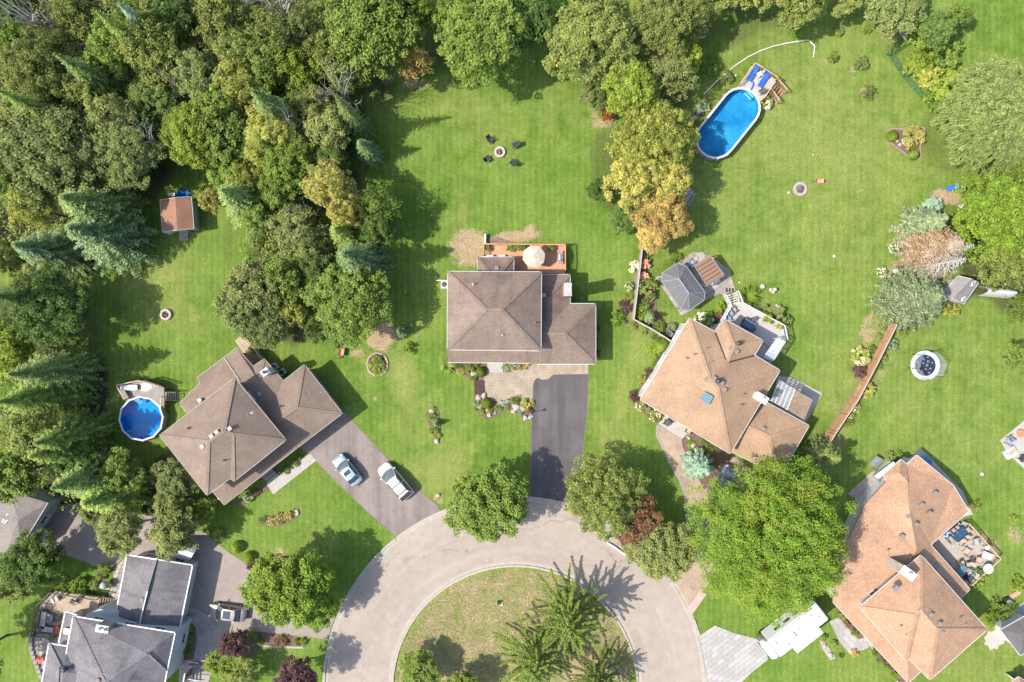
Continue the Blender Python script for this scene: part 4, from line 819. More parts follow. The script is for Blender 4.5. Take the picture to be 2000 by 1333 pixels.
def larch(H, R, n, seed):
    rng = np.random.RandomState(seed); C = []; N = []; T = []; tb = MB().tube([(0, 0, 0), (0, 0, H * .6), (0, 0, H)], [.2, .12, .02], 7)
    for i in range(n):
        f = i / n; z = H * (.15 + .8 * f); a = i * 2.39996 + rng.uniform(-.2, .2); L = R * (1 - f) ** .6 * rng.uniform(.72, 1.12) + .3; rise = .18 + .5 * f + rng.uniform(-.08, .12); u = np.array([math.cos(a), math.sin(a), 0]); s = np.array([-u[1], u[0], 0])
        p1 = u * L * .5 + np.array([0, 0, z + L * rise * .4]); p2 = u * L + np.array([0, 0, z + L * rise * .62]); tb.tube([(0, 0, z), tuple(p1), tuple(p2)], [.04, .03, .008], 4)
        for j in range(int(L * 70)):
            t = rng.uniform(.08, 1); p = (p1 * (t / .5) + np.array([0, 0, z]) * (1 - t / .5)) if t < .5 else (p2 * ((t - .5) / .5) + p1 * (1 - (t - .5) / .5))
            sg = rng.choice([-1, 1]); wv = rng.uniform(.01, .3) * (1.05 - t * .8); C.append(p + s * sg * wv + np.array([0, 0, rng.uniform(-.1, .1)])); T.append(s * sg + u * .7); N.append(np.array([0, 0, 1]) + rng.normal(size=3) * .4)
    C = np.array(C); N = np.array(N); T = np.array(T); sc = rng.uniform(.7, 1.2, len(C))
    return quads_mesh('', C, N, sc * .25, sc * .11, rng, along=T), tb
for k in range(2): v, tb = larch(11, 5.8, 74, 750 + k); reg('E%d' % k, v, tb, 5.4, 11.0)
def willow(R, Rz, zc, n, seed):
    rng = np.random.RandomState(seed); out = []; lobes = []
    for i in range(22):
        a = i * 2.39996; f = math.sqrt((i + .5) / 22); lobes.append((np.array([R * .78 * f * math.cos(a), R * .78 * f * math.sin(a), zc + Rz * (1 - f * f) * .75 * rng.uniform(.7, 1.15)]), R * rng.uniform(.24, .36)))
    for k in range(n):
        ctr, lr = lobes[rng.randint(22)]; e = unit(1, rng)[0]; e[2] = abs(e[2]); p = ctr + e * np.array([lr, lr, lr * .55]); o = np.array([ctr[0], ctr[1], 0]) * .13; h = np.array([e[0], e[1], 0]) + o + np.array([-.45, -.3, 0]) + rng.normal(size=3) * [.35, .35, 0]; h[2] = 0; h /= max(np.linalg.norm(h), 1e-6)
        s = np.array([-h[1], h[0], 0]); L = rng.uniform(.5, 1.7); wd = rng.uniform(.03, .055); st = []; q = p.copy(); vel = h * .85 + np.array([0, 0, .2]); cv = rng.uniform(-.3, .3)
        for j in range(5): st.append(q.copy()); q = q + vel * L / 4; vel = vel + np.array([0, 0, -.36]) + s * (cv + rng.uniform(-.12, .12))
        for j in range(4):
            w0 = wd * (1 - j / 5); w1 = wd * (1 - (j + 1) / 5); tw = np.array([0, 0, .5]) * wd * rng.uniform(-1, 1); out += [st[j] - s * w0, st[j] + s * w0 + tw, st[j + 1] + s * w1 + tw, st[j + 1] - s * w1]
    return np.array(out)
reg('W0', np.concatenate([willow(7.3, 4.3, 4.3, 5200, 9), crown_leaf(7.5, 4.2, 4.9, 52, 18, 52, .19, 77, .62)]), limbs(6, 11, 7, 99, 12, .4), 7.5, 10.5)
def bare(H, R, seed, depth=4, lean=(0, 0), n0=5, r0=.17):
    rnd = random.Random(seed); b = MB()
    def br(p, d, L, r, lv):
        q = p + d * L * .5 + Vector((rnd.uniform(-.1, .1), rnd.uniform(-.1, .1), 0)) * L * .5; e = q + (d + Vector((rnd.uniform(-.3, .3), rnd.uniform(-.3, .3), rnd.uniform(-.05, .2)))).normalized() * L * .5
        b.tube([p, q, e], [r, r * .8, r * .55], 4 if lv else 6, False)
        if lv >= depth: return
        for k in range(n0 if lv == 0 else rnd.choice((2, 3, 3))):
            a = rnd.uniform(0, 6.28); sp = rnd.uniform(.45, .95); nd = (d + Vector((math.cos(a) * sp, math.sin(a) * sp, rnd.uniform(-.15, .25)))).normalized(); br(e if rnd.random() < .6 else q, nd, L * rnd.uniform(.5, .75), r * .5, lv + 1)
    br(Vector((0, 0, 0)), Vector((lean[0], lean[1], 1)).normalized(), H * .42, r0, 0)
    return b
BARE = []
for k in range(4):
    mb = bare(9, 3, 900 + k, 4, (0, 0), 6, .21); me = bpy.data.meshes.new('bare_branches'); me.from_pydata([tuple(p) for p in mb.v], [], mb.f); me.materials.append(DEADB); BARE.append((me, 3.2, 9.0))
def bare_conifer(H, R, seed):
    rnd = random.Random(seed); b = MB().tube([(0, 0, 0), (0, 0, H * .5), (0, 0, H)], [.14, .08, .01], 6)
    for i in range(110):
        f = i / 110; z = H * (.08 + .9 * f); L = R * (1 - f) ** .8 * rnd.uniform(.5, 1.1) + .1; a = i * 2.4 + rnd.uniform(-.3, .3); u = Vector((math.cos(a), math.sin(a), 0)); p1 = u * L * .6 + Vector((0, 0, z - L * .05)); e = u * L + Vector((0, 0, z - L * .25))
        b.tube([(0, 0, z), p1, e], [.03, .02, .006], 3, False)
        for q in range(4): t = rnd.uniform(.3, .95); s = Vector((-u.y, u.x, 0)) * rnd.choice((-1, 1)); o = u * L * t + Vector((0, 0, z - L * .2 * t)); b.tube([o, o + (s + u * .6) * L * .22 + Vector((0, 0, -.06))], [.014, .005], 3, False)
    me = bpy.data.meshes.new('bare_branches'); me.from_pydata([tuple(p) for p in b.v], [], b.f); me.materials.append(DEADB); return me
BCON = bare_conifer(9, 2.6, 5)
TN = {'d': 'deciduous_tree', 's': 'spruce_tree', 'w': 'willow_tree', 'l': 'larch_tree', 'p': 'sparse_tree', 'b': 'bare_tree', 'k': 'dead_spruce'}
cnt = {}
def plant(key, loc, r, h, leaf, name, label, cat, group=None, parts=True, rz=None, z=0.0, blooms=None):
    me, tm, R, H = PROTO[key]; n = cnt[key] = cnt.get(key, 0) + 1
    rz = (n * 2.399 + 0.7 * len(label)) % 6.283 if rz is None else rz; s = (r / R, r / R, h / H)
    def ob(nm, mesh, par, lm=None):
        o = bpy.data.objects.new(nm, mesh); COL.objects.link(o)
        if lm:
            if not mesh.materials: mesh.materials.append(lm)
            o.material_slots[0].link = 'OBJECT'; o.material_slots[0].material = lm
        o.parent = par; return o
    if parts and tm is not None:
        root = thing(name, label, cat, (loc[0], loc[1], z), rz, group); root.scale = s; ob('trunk', tm, root); ob('crown', me, root, LF[leaf])
    elif blooms:
        root = thing(name, label, cat, (loc[0], loc[1], z), rz, group); root.scale = s; ob('foliage', me, root, LF[leaf]); ob('blooms', PROTO[blooms[0]][0], root, LF[blooms[1]])['kind'] = 'stuff'
    else: root = ob(name, me, None, LF[leaf]); root.location = (loc[0], loc[1], z); root.rotation_euler = (0, 0, rz); root.scale = s; tag(root, label, cat, group)
    return root
def tree(kind, px, py, rp, H, leaf, label, group=None):
    if kind in 'dpwl':
        hm = H * .6; c = G(px, py, hm); r = rp * (CH - hm) / CH / PPM; i = int(px + py)
        key = {'w': 'W0', 'l': 'E%d' % (i % 2), 'p': 'P%d' % (i % 3)}.get(kind) or ('X0' if r > 7 else 'L%d' % (i % 4) if r > 3.7 else 'M%d' % (i % 4) if r > 2.0 else 'S%d' % (i % 3))
        plant(key, c, r, H, leaf, TN[kind], label, 'tree', group, rz=0.0 if kind == 'w' else None)
    elif kind == 's':
        c = G(px, py, H); r = rp / PPM; plant('C%d' % (int(px) % 3) if H > 7 else 'c%d' % (int(px) % 2), c, r, H, leaf, TN[kind], label, 'tree', group)
    elif kind == 'k':
        c = G(px, py, H); o = bpy.data.objects.new('dead_spruce', BCON); COL.objects.link(o); o.location = (c.x, c.y, 0); o.scale = (rp / PPM / 2.6,) * 2 + (H / 9,); tag(o, label, 'tree', group)
    else:
        c = G(px, py, H * .6); me, R, HH = BARE[int(px) % 4]; o = bpy.data.objects.new('bare_tree', me); COL.objects.link(o); o.location = (c.x, c.y, 0); r = rp / PPM / R; o.scale = (r, r, H / HH); o.rotation_euler = (0, 0, px); tag(o, label, 'tree', group)
FG = 'trees of the wood in the top left'
# ================================================================ OBJECTS IN THE GARDENS
def planks(root, poly_px, h, ang, mat, wd=0.15, gap=0.03, th=0.03, name='planks', world=False):
    poly = [tuple(p)[:2] for p in poly_px] if world else [tuple(G(px, py, h)[:2]) for px, py in poly_px]
    u = (math.cos(ang), math.sin(ang)); v = (-u[1], u[0]); vs = [p[0] * v[0] + p[1] * v[1] for p in poly]; us = [p[0] * u[0] + p[1] * u[1] for p in poly]; b = MB(); y = min(vs); rnd = random.Random(int(h * 100) + len(poly))
    while y < max(vs):
        q = clip_cell(poly, u, v, min(us) - 1, max(us) + 1, y + gap / 2, y + wd - gap / 2)
        if len(q) >= 3 and parea(q) > 0.01: b.prism(q, h - th, h + rnd.uniform(0, .004))
        y += wd
    return b.build(name, mat, root, kind='stuff')
def deck(name, label, poly, h, ang, mat, fasc=None, rails=(), railm=None, rh=1.0, wd=0.14, posts=True, sp=0.13):
    c = G(sum(p[0] for p in poly) / len(poly), sum(p[1] for p in poly) / len(poly)); root = thing(name, label, 'deck', c)
    planks(root, poly, h, ang, mat, wd); P = [G(x, y, h) for x, y in poly]; n = len(P); fm = fasc or mat
    for i in range(n): MB().bar(P[i] + V(0, 0, -.12), P[(i + 1) % n] + V(0, 0, -.12), .05, .2).build('fascia', fm, root)
    b = MB().poly([p + V(0, 0, -.05) for p in P], up=True); b.build('sub_frame', GREYW, root)
    if posts:
        for p in P: MB().box((p.x, p.y, (h - .2) / 2), (.1, .1, h - .2)).build('post', fm, root)
    for (x0, y0, x1, y1) in rails: railing(root, (x0, y0), (x1, y1), h, rh, railm or mat, sp)
    return root
def railing(root, p0, p1, h, rh, m, sp=0.13, top=0.12):
    a, c = G(p0[0], p0[1], h), G(p1[0], p1[1], h); L = (c - a).length; d = (c - a) / L
    tr = MB().bar(a + V(0, 0, rh), c + V(0, 0, rh), top, .05).build('handrail', m, root); MB().bar(a + V(0, 0, .1), c + V(0, 0, .1), .06, .06).build('bottom_rail', m, tr)
    k = max(1, int(L / 1.8))
    for i in range(k + 1): p = a + d * (L * i / k); MB().box((p.x, p.y, h + rh / 2 - .02), (.09, .09, rh - .03)).build('rail_post', m, tr)
    b = MB()
    for i in range(1, int(L / sp)): p = a + d * (i * sp); b.box((p.x, p.y, h + rh / 2), (.035, .035, rh - .1))
    if b.v: b.build('balusters', m, tr, kind='stuff')
def stairs(root, q0, q1, q2, q3, h, n, mat, name='tread'):
    """treads from the edge q0-q1 at height h down to the edge q3-q2 at the ground"""
    for k in range(n):
        f0, f1 = k / n, (k + .62) / n; z = h * (1 - (k + .6) / n); z = max(z, .05); L = lambda a, b, f: G(a[0] + (b[0] - a[0]) * f, a[1] + (b[1] - a[1]) * f, z)
        MB().prism([L(q0, q3, f0), L(q1, q2, f0), L(q1, q2, f1), L(q0, q3, f1)], z - .05, z).build(name, mat, root)
    for a, b in ((q0, q3), (q1, q2)): MB().bar(G(a[0], a[1], h) + V(0, 0, -.2), G(b[0], b[1], 0) + V(0, 0, .02), .05, .2).build('stringer', mat, root)
# ---------------- seats and tables (built once in their own frame, then copied)
def make_chair(fm, sm, w_=.62, d_=.6, name='chair', arms=True, lean=.25):
    r = empty(name, (0, 0, 0)); st = MB(); st.box((0, 0, .42), (w_ - .1, d_ - .06, .07)); st.build('seat', sm, r, local=True)
    bk = MB().hexa([V(-w_ / 2 + .05, -d_ / 2 + .02, .44), V(w_ / 2 - .05, -d_ / 2 + .02, .44), V(w_ / 2 - .05, -d_ / 2 + .09, .44), V(-w_ / 2 + .05, -d_ / 2 + .09, .44)], [V(-w_ / 2 + .05, -d_ / 2 - lean, .95), V(w_ / 2 - .05, -d_ / 2 - lean, .95), V(w_ / 2 - .05, -d_ / 2 - lean + .06, .95), V(-w_ / 2 + .05, -d_ / 2 - lean + .06, .95)]); bk.build('backrest', sm, r, local=True)
    for x in (-1, 1):
        for y in (-1, 1): MB().box((x * (w_ / 2 - .03), y * (d_ / 2 - .05), .21), (.05, .05, .42)).build('leg', fm, r, local=True)
        if arms: MB().box((x * (w_ / 2 - .02), 0, .62), (.09, d_, .05)).box((x * (w_ / 2 - .02), d_ / 2 - .06, .52), (.05, .05, .16)).build('armrest', fm, r, local=True)
    return r
CH_P = {}
def chair(kind, px, py, face, label, z=0.0, group=None, s=1.0):
    cfg = {'black': (DARKM, BLACKF, .68, .66, .3), 'tan': (DARKM, M('tan cushion', (.42, .34, .26)), .66, .62, .18), 'grey': (GREYM, M('grey cushion', (.42, .4, .38)), .66, .62, .18), 'wood': (TANW, TANW, .66, .62, .3), 'dark': (DARKM, M('charcoal cushion', (.12, .11, .12)), .64, .6, .16), 'blue': (GREYM, M('pale blue cushion', (.28, .36, .5)), .64, .62, .2), 'white': (WHITE, WHITE, .6, .58, .15)}[kind]
    used = kind in CH_P
    if not used: CH_P[kind] = make_chair(cfg[0], cfg[1], cfg[2], cfg[3], 'garden_chair', True, cfg[4])
    p = G(px, py, z); return place(CH_P[kind], used, (p.x, p.y, z), face, label, 'chair', group, (s, s, 1))
def table(px, py, z, w_, d_, rz, mat, label, top=None, h=.72, name='patio_table'):
    p = G(px, py, z); r = thing(name, label, 'table', (p.x, p.y, z), rz); MB().box((0, 0, h - .02), (w_, d_, .04)).build('tabletop', top or mat, r, local=True)
    for x in (-1, 1):
        for y in (-1, 1): MB().box((x * (w_ / 2 - .06), y * (d_ / 2 - .06), (h - .04) / 2), (.06, .06, h - .04)).build('leg', mat, r, local=True)
    return r
def round_table(px, py, z, rad, mat, label, h=.72, edge=None):
    p = G(px, py, z); r = thing('round_table', label, 'table', (p.x, p.y, z)); MB().lathe((0, 0, h - .05), [(rad, 0), (rad, .04), (rad - .04, .05)], 20).build('tabletop', mat, r, local=True)
    MB().lathe((0, 0, 0), [(.05, .03), (.05, h - .06)], 8).build('leg', edge or DARKM, r, local=True); MB().lathe((0, 0, 0), [(.28, 0), (.26, .03)], 14).build('base', edge or DARKM, r, local=True); return r
def lounger(px, py, z, rz, mat, label, group, L=1.95):
    p = G(px, py, z); r = thing('sun_lounger', label, 'sun lounger', (p.x, p.y, z), rz, group)
    f = MB(); f.box((0, -.3, .28), (L, .06, .06)).box((0, .3, .28), (L, .06, .06)); f.build('frame', WHITE, r, local=True)
    for x in (-.8, .7):
        for y in (-.28, .28): MB().box((x, y, .125), (.06, .06, .25)).build('leg', WHITE, r, local=True)
    MB().box((-.35, 0, .35), (1.2, .58, .08)).build('cushion', mat, r, local=True); MB().hexa([V(.27, -.29, .31), V(.27, .29, .31), V(.25, .29, .39), V(.25, -.29, .39)], [V(.95, -.29, .62), V(.95, .29, .62), V(.91, .29, .7), V(.91, -.29, .7)]).build('backrest', mat, r, local=True)
    MB().hexa([V(.72, -.2, .6), V(.72, .2, .6), V(.7, .2, .69), V(.7, -.2, .69)], [V(.93, -.2, .69), V(.93, .2, .69), V(.9, .2, .78), V(.9, -.2, .78)]).build('headrest', mat, r, local=True); return r
def rock(px, py, r, label, m=None, group=None, z=0.0, parent=None, name='garden_rock', flat=.6):
    import bmesh
    rnd = random.Random(int(px * 7 + py * 13)); p = G(px, py, z); bm = bmesh.new(); bmesh.ops.create_icosphere(bm, subdivisions=2, radius=1)
    ax, ay = rnd.uniform(.8, 1.25), rnd.uniform(.7, 1.1); ph = [rnd.uniform(0, 6) for _ in range(6)]
    for v in bm.verts:
        k = 1 + .18 * math.sin(v.co.x * 3 + ph[0]) + .15 * math.sin(v.co.y * 4 + ph[1]) + .12 * math.sin(v.co.z * 5 + ph[2]); v.co = Vector((v.co.x * ax * k, v.co.y * ay * k, v.co.z * flat * k)) * r
    me = bpy.data.meshes.new(name); bm.to_mesh(me); bm.free(); me.materials.append(m or STONE); o = bpy.data.objects.new(name, me); COL.objects.link(o); o.location = (p.x, p.y, z + r * flat * .35); o.rotation_euler = (0, 0, rnd.uniform(0, 6)); WL[o.name] = o.location.copy()
    return tag(o, label, 'rock', group)
def firepit(px, py, R, label, m, n=14, h=.28, ash=True):
    p = G(px, py); r = thing('fire_pit', label, 'fire pit', p)
    for k in range(n):
        a0 = k * 2 * math.pi / n + .03; a1 = (k + 1) * 2 * math.pi / n - .03; q = [(p.x + rr * math.cos(a), p.y + rr * math.sin(a)) for rr, a in ((R * .62, a0), (R, a0), (R * 1.01, (a0 + a1) / 2), (R, a1), (R * .62, a1))]
        MB().prism(q, 0, h + .02 * (k % 2)).build('stone', m, r)
    MB().lathe((p.x, p.y, 0.006), [(R * .62, 0), (R * .62, .06), (.05, .09)], 16).build('ash', M('ash', (.13, .1, .09), (.22, .19, .17), 6), r)
    rnd = random.Random(int(px))
    for k in range(5): a = rnd.uniform(0, 3.1); d = V(math.cos(a), math.sin(a), 0) * R * .5; c = V(p.x + rnd.uniform(-.1, .1), p.y + rnd.uniform(-.1, .1), .14 + .05 * k); MB().tube([c - d, c + d], .05, 6).build('log', M('charred log', (.2, .15, .12), (.1, .08, .07)), r)
    return r
def pot(px, py, z, r, h, mat, label, leaf=None, name='plant_pot', group=None, key='B0'):
    p = G(px, py, z); t = thing(name, label, 'plant pot', (p.x, p.y, z), 0, group); MB().lathe((0, 0, 0), [(r * .7, 0), (r, h), (r * 1.1, h), (r * 1.1, h + .04), (r * .9, h + .04), (r * .85, h - .05), (.02, h - .05)], 14, False).build('pot', mat, t, local=True)
    if leaf:
        me = PROTO[key][0]; o = bpy.data.objects.new('foliage', me); COL.objects.link(o); o.parent = t; o.location = (0, 0, h - .1); s = r * 2.2 / .75; o.scale = (s, s, s)
        if not me.materials: me.materials.append(LF[leaf])
        o.material_slots[0].link = 'OBJECT'; o.material_slots[0].material = LF[leaf]
    return t
TERRA = M('terracotta', (.5, .2, .1), (.42, .16, .08), 3, .8); REDM = M('red plastic', (.5, .06, .05), (.42, .05, .04), 3, .5); ORANGEP = M('orange plastic', (.6, .19, .09), (.52, .16, .08), 2, .55)
# ---------------- middle house: deck, umbrella, barbecue
d1 = deck('deck', 'orange cedar deck behind the middle house', [(945, 479), (1103, 480), (1103, 534), (945, 534)], 1.0, 0, CEDAR, rails=((945, 479, 1103, 480), (1103, 480, 1103, 530), (945, 500, 945, 479)), railm=CEDAR, rh=.95)
stairs(d1, (1080, 531), (1102, 531), (1102, 543), (1080, 543), 1.0, 4, CEDAR)
BEIGE = M('beige canvas', (.5, .43, .35), (.45, .39, .32), 1, .9, fine=.05); SLATEW = M('pale trim timber', (.62, .58, .54))
def parasol(px, py, z, R, label, mat, h=2.35, n=8):
    p = G(px, py, z + h); t = thing('parasol', label, 'parasol', (p.x, p.y, z), .25); MB().lathe((0, 0, 0), [(.025, 0), (.025, h + .12), (.05, h + .13), (.01, h + .2)], 8).build('pole', TANW, t, local=True); MB().lathe((0, 0, 0), [(.28, 0), (.28, .05), (.06, .1), (.04, .25)], 14).build('base', DARKM, t, local=True)
    for k in range(n):
        a0, a1 = k * 2 * math.pi / n, (k + 1) * 2 * math.pi / n; q = lambda rr, a, zz: V(rr * math.cos(a), rr * math.sin(a), zz); b = MB(); am = (a0 + a1) / 2
        for s0, s1 in ((0.02, .5), (.5, 1)):
            z0, z1 = h + .1 - .42 * s0 ** 1.2, h + .1 - .42 * s1 ** 1.2; sag = lambda s: -.05 * math.sin(s * 3.1)
            for b0, b1 in ((a0, am), (am, a1)):
                f = lambda s, a, zz: q(R * s * (1 if a != am else .935), a, zz + (-.02 * s if a == am else 0)); b.poly([f(s0, b0, z0), f(s1, b0, z1), f(s1, b1, z1), f(s0, b1, z0)], up=True)
        b.build('canopy_panel', mat, t, local=True); MB().bar(q(.05, a0, h + .06), q(R * .97, a0, h - .34), .02, .02).build('rib', TANW, t, local=True)
    return t
parasol(1043, 501, 1.0, 1.36, 'beige octagonal parasol open over the cedar deck', BEIGE)
def bbq(px, py, z, rz, label, lid=None, s=1.0):
    p = G(px, py, z); t = thing('barbecue', label, 'barbecue', (p.x, p.y, z), rz); t.scale = (s, s, s); MB().box((0, 0, .42), (.65, .5, .74)).build('cabinet', DARKM, t, local=True)
    rings = [[V(x, .28 * math.cos(a), .8 + .24 * math.sin(a)) for a in [math.pi * k / 8 for k in range(9)]] for x in (-.36, .36)]; b = MB().loft(rings, True, True); b.build('lid', lid or GREYM, t, local=True, recalc=True)
    for x in (-1, 1): MB().box((x * .6, 0, .8), (.4, .48, .04)).build('side_shelf', GREYM, t, local=True)
    MB().tube([(-.25, -.31, .92), (.25, -.31, .92)], .02, 6).build('handle', WHITE, t, local=True)
    for x in (-.26, .26):
        for y in (-.18, .18): MB().lathe((x, y, 0), [(.04, 0), (.04, .06)], 8).build('castor', DARKM, t, local=True)
    return t
bbq(1093, 505, 1.0, math.pi / 2, 'grey barbecue on the right end of the cedar deck')
for x, y, l in ((951, 486, 'leftmost'), (996, 487, 'second from left'), (1010, 485, 'third from left'), (1022, 485, 'fourth from left'), (1076, 486, 'rightmost')): pot(x, y, 1.0, .22, .3, TERRA, 'potted green plant on the cedar deck, %s of the row along the rail' % l, 'green', group='pots along the deck rail')
for k, x in enumerate((957, 980)):
    t = thing('deck_bench', 'white bench against the small rear wing, %s of two' % ('left' if k == 0 else 'right'), 'bench', G(x, 501.5, 1.0)); c = G(x, 501.5, 1.0); MB().box((c.x, c.y, 1.43), (.8, .3, .06)).build('seat', WHITE, t); MB().box((c.x - .34, c.y, 1.2), (.06, .26, .4)).build('leg', WHITE, t); MB().box((c.x + .34, c.y, 1.2), (.06, .26, .4)).build('leg', WHITE, t)
wl = thing('timber_wall', 'white timber edging wall at the left of the rear soil strip', 'wall', G(948, 470)); MB().bar(G(948, 459) + V(0, 0, .3), G(948, 479) + V(0, 0, .3), .12, .6).build('board', SLATEW, wl); MB().bar(G(948, 459) + V(0, 0, .62), G(948, 479) + V(0, 0, .62), .2, .05).build('cap', WHITE, wl)
sheet('soil_strip', [(950, 461), (968, 462), (985, 468), (1000, 472), (1000, 478), (950, 478)], .03, SOIL)
# fire pit with four dark chairs
firepit(976, 298, .66, 'stone ring fire pit between the four black chairs', M('pale ring stone', (.55, .45, .38), (.46, .37, .31)))
for x, y, f, l in ((958, 276, 'upper left'), (1006, 286, 'upper right'), (953, 312, 'lower left'), (1001, 319, 'lower right')) if False else ((958, 276, 0, 'upper left'), (1006, 286, 0, 'upper right'), (953, 312, 0, 'lower left'), (1001, 319, 0, 'lower right')):
    d = G(976, 298) - G(x, y); chair('black', x, y, math.atan2(d.y, d.x) - math.pi / 2, 'black garden chair at the %s of the lawn fire pit' % l, 0, 'chairs around the fire pit', 0.95)
firepit(325, 615, .68, 'stone ring fire pit on the lawn above the left house', M('pale ring stone', (.5, .4, .34)))
firepit(1562, 370, .85, 'old stone fire ring with grass inside, right lawn', M('grey ring stone', (.45, .38, .34), (.33, .28, .25)), 16, .18)
# wheelbarrows
def barrow(px, py, rz, label):
    p = G(px, py); t = thing('wheelbarrow', label, 'wheelbarrow', p, rz); b = MB(); r0 = [V(-.42, -.3, .62), V(.42, -.34, .62), V(.55, 0, .62), V(.42, .34, .62), V(-.42, .3, .62)]; r1 = [V(-.25, -.2, .34), V(.25, -.22, .34), V(.3, 0, .34), V(.25, .22, .34), V(-.25, .2, .34)]
    b.loft([r0, r1], True, False); b.poly(r1, up=True); b.build('tray', M('faded orange tray', (.55, .24, .13), (.5, .3, .2)), t, local=True)
    for s in (-1, 1): MB().tube([(.6, s * .05, .25), (-.2, s * .22, .36), (-.95, s * .28, .62)], .022, 6).build('handle', TANW, t, local=True); MB().tube([(-.25, s * .2, .34), (-.4, s * .2, 0.02)], .02, 6).build('leg', DARKM, t, local=True)
    b = MB(); b.loft([[V(.6 + .19 * math.cos(a), y, .19 + .19 * math.sin(a)) for a in [k * math.pi / 7 for k in range(14)]] for y in (-.04, .04)], True, True); b.build('wheel', DARKM, t, local=True, recalc=True); return t
barrow(669, 688, R_(-105), 'orange wheelbarrow beside the clump above the left house'); barrow(1598, 356, R_(180), 'orange wheelbarrow beside the old stone fire ring')
# ---------------- pools
def WATER(name, tint):
    m, t, b = nodes(name); t.nodes.remove(b); tr = t.nodes.new('ShaderNodeBsdfTransparent'); tr.inputs[0].default_value = (*tint, 1); gl = t.nodes.new('ShaderNodeBsdfGlossy'); gl.inputs['Roughness'].default_value = .04
    fr = t.nodes.new('ShaderNodeFresnel'); fr.inputs[0].default_value = 1.2; nz = noise(t, t.nodes.new('ShaderNodeNewGeometry').outputs['Position'], 3.5, 3); bp = t.nodes.new('ShaderNodeBump'); bp.inputs['Strength'].default_value = .12; bp.inputs['Distance'].default_value = .1
    t.links.new(nz, bp.inputs['Height']); t.links.new(bp.outputs[0], gl.inputs['Normal']); t.links.new(bp.outputs[0], fr.inputs['Normal']); mx = t.nodes.new('ShaderNodeMixShader'); t.links.new(fr.outputs[0], mx.inputs[0]); t.links.new(tr.outputs[0], mx.inputs[1]); t.links.new(gl.outputs[0], mx.inputs[2])
    t.links.new(mx.outputs[0], t.nodes['Material Output'].inputs['Surface']); return m
LINER = M('royal blue liner', (.004, .29, .62), (.004, .25, .55), .4, .7, fine=.05)
LINER2 = M('blue liner with painted caustics', (.012, .185, .4), (.12, .36, .52), .3, .7, fine=.12)  # pale mottling painted into the liner colour for caustic light in the water
def pool(label, rim, hh, wallm, rimm, liner, water, segs_named, rimw=.2, wl=.2):
    c = V(sum(p.x for p in rim) / len(rim), sum(p.y for p in rim) / len(rim), 0); t = thing('swimming_pool', label, 'pool', c); n = len(rim); inn = inset([(p.x, p.y) for p in rim], rimw); out = [(p.x, p.y) for p in rim]; mid = inset(out, rimw * .5)
    wb = MB()
    for i in range(n): j = (i + 1) % n; a, b_ = mid[i], mid[j]; wb.poly([V(a.x, a.y, 0), V(b_.x, b_.y, 0), V(b_.x, b_.y, hh - .03), V(a.x, a.y, hh - .03)])
    wb.build('wall', wallm, t, recalc=True)
    lb = MB(); i2 = inset(out, rimw * .8)
    for i in range(n): j = (i + 1) % n; a, b_ = i2[i], i2[j]; lb.poly([V(b_.x, b_.y, .06), V(a.x, a.y, .06), V(a.x, a.y, hh - .04), V(b_.x, b_.y, hh - .04)])
    lb.poly([V(p.x, p.y, .06) for p in i2], up=True); lb.build('liner', liner, t)
    for i in range(0, n, segs_named):
        b = MB()
        for k in range(i, min(i + segs_named, n)): j = (k + 1) % n; b.hexa([V(out[k][0], out[k][1], hh - .05), V(out[j][0], out[j][1], hh - .05), V(inn[j].x, inn[j].y, hh - .05), V(inn[k].x, inn[k].y, hh - .05)], [V(out[k][0], out[k][1], hh), V(out[j][0], out[j][1], hh), V(inn[j].x, inn[j].y, hh + .01), V(inn[k].x, inn[k].y, hh + .01)])
        b.build('top_rail', rimm, t, recalc=True)
    MB().poly([V(p.x, p.y, hh - wl) for p in i2], up=True).build('water', water, t)
    for i in range(0, n, segs_named): MB().box((out[i][0], out[i][1], hh / 2), (.12, .12, hh - .08)).build('upright', wallm, t)
    return t
PW1 = WATER('pool water', (.5, .88, .98)); PW2 = WATER('clear pool water', (.5, .88, .97))
RIMG = M('pool rail grey', (.58, .6, .62), (.5, .52, .54)); PWALL = M('pool wall taupe', (.36, .32, .28), (.3, .27, .24))
pc = G(275.3, 818, 1.3); rr = 44.4 * (CH - 1.3) / CH / PPM
p1 = pool('round above-ground pool with dark blue water', [V(pc.x + rr * math.cos(R_(k * 30 + 4)), pc.y + rr * math.sin(R_(k * 30 + 4)), 0) for k in range(12)], 1.3, PWALL, RIMG, LINER, PW1, 1, .2)
c1, c2 = G(1446.4, 210.3, 1.3), G(1398, 271, 1.3); ax = math.atan2(c1.y - c2.y, c1.x - c2.x); rr2 = 39.7 * (CH - 1.3) / CH / PPM; rim = []
for k in range(13): a = ax - math.pi / 2 + math.pi * k / 12; rim.append(V(c1.x + rr2 * math.cos(a), c1.y + rr2 * math.sin(a), 0))
for k in range(13): a = ax + math.pi / 2 + math.pi * k / 12; rim.append(V(c2.x + rr2 * math.cos(a), c2.y + rr2 * math.sin(a), 0))
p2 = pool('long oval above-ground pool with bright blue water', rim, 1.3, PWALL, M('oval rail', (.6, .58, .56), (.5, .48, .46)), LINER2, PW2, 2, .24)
def ladder(root, a, b, m, n=4, z0=.3, z1=1.25, wd=.55):
    a, b = G(*a), G(*b); d = (b - a).normalized(); s = V(-d.y, d.x, 0) * wd / 2
    for k in range(n): f = k / max(1, n - 1); p = a + (b - a) * f; MB().bar(V(p.x, p.y, z1 - (z1 - z0) * f) - s, V(p.x, p.y, z1 - (z1 - z0) * f) + s, .22, .04).build('pool_step', m, root)
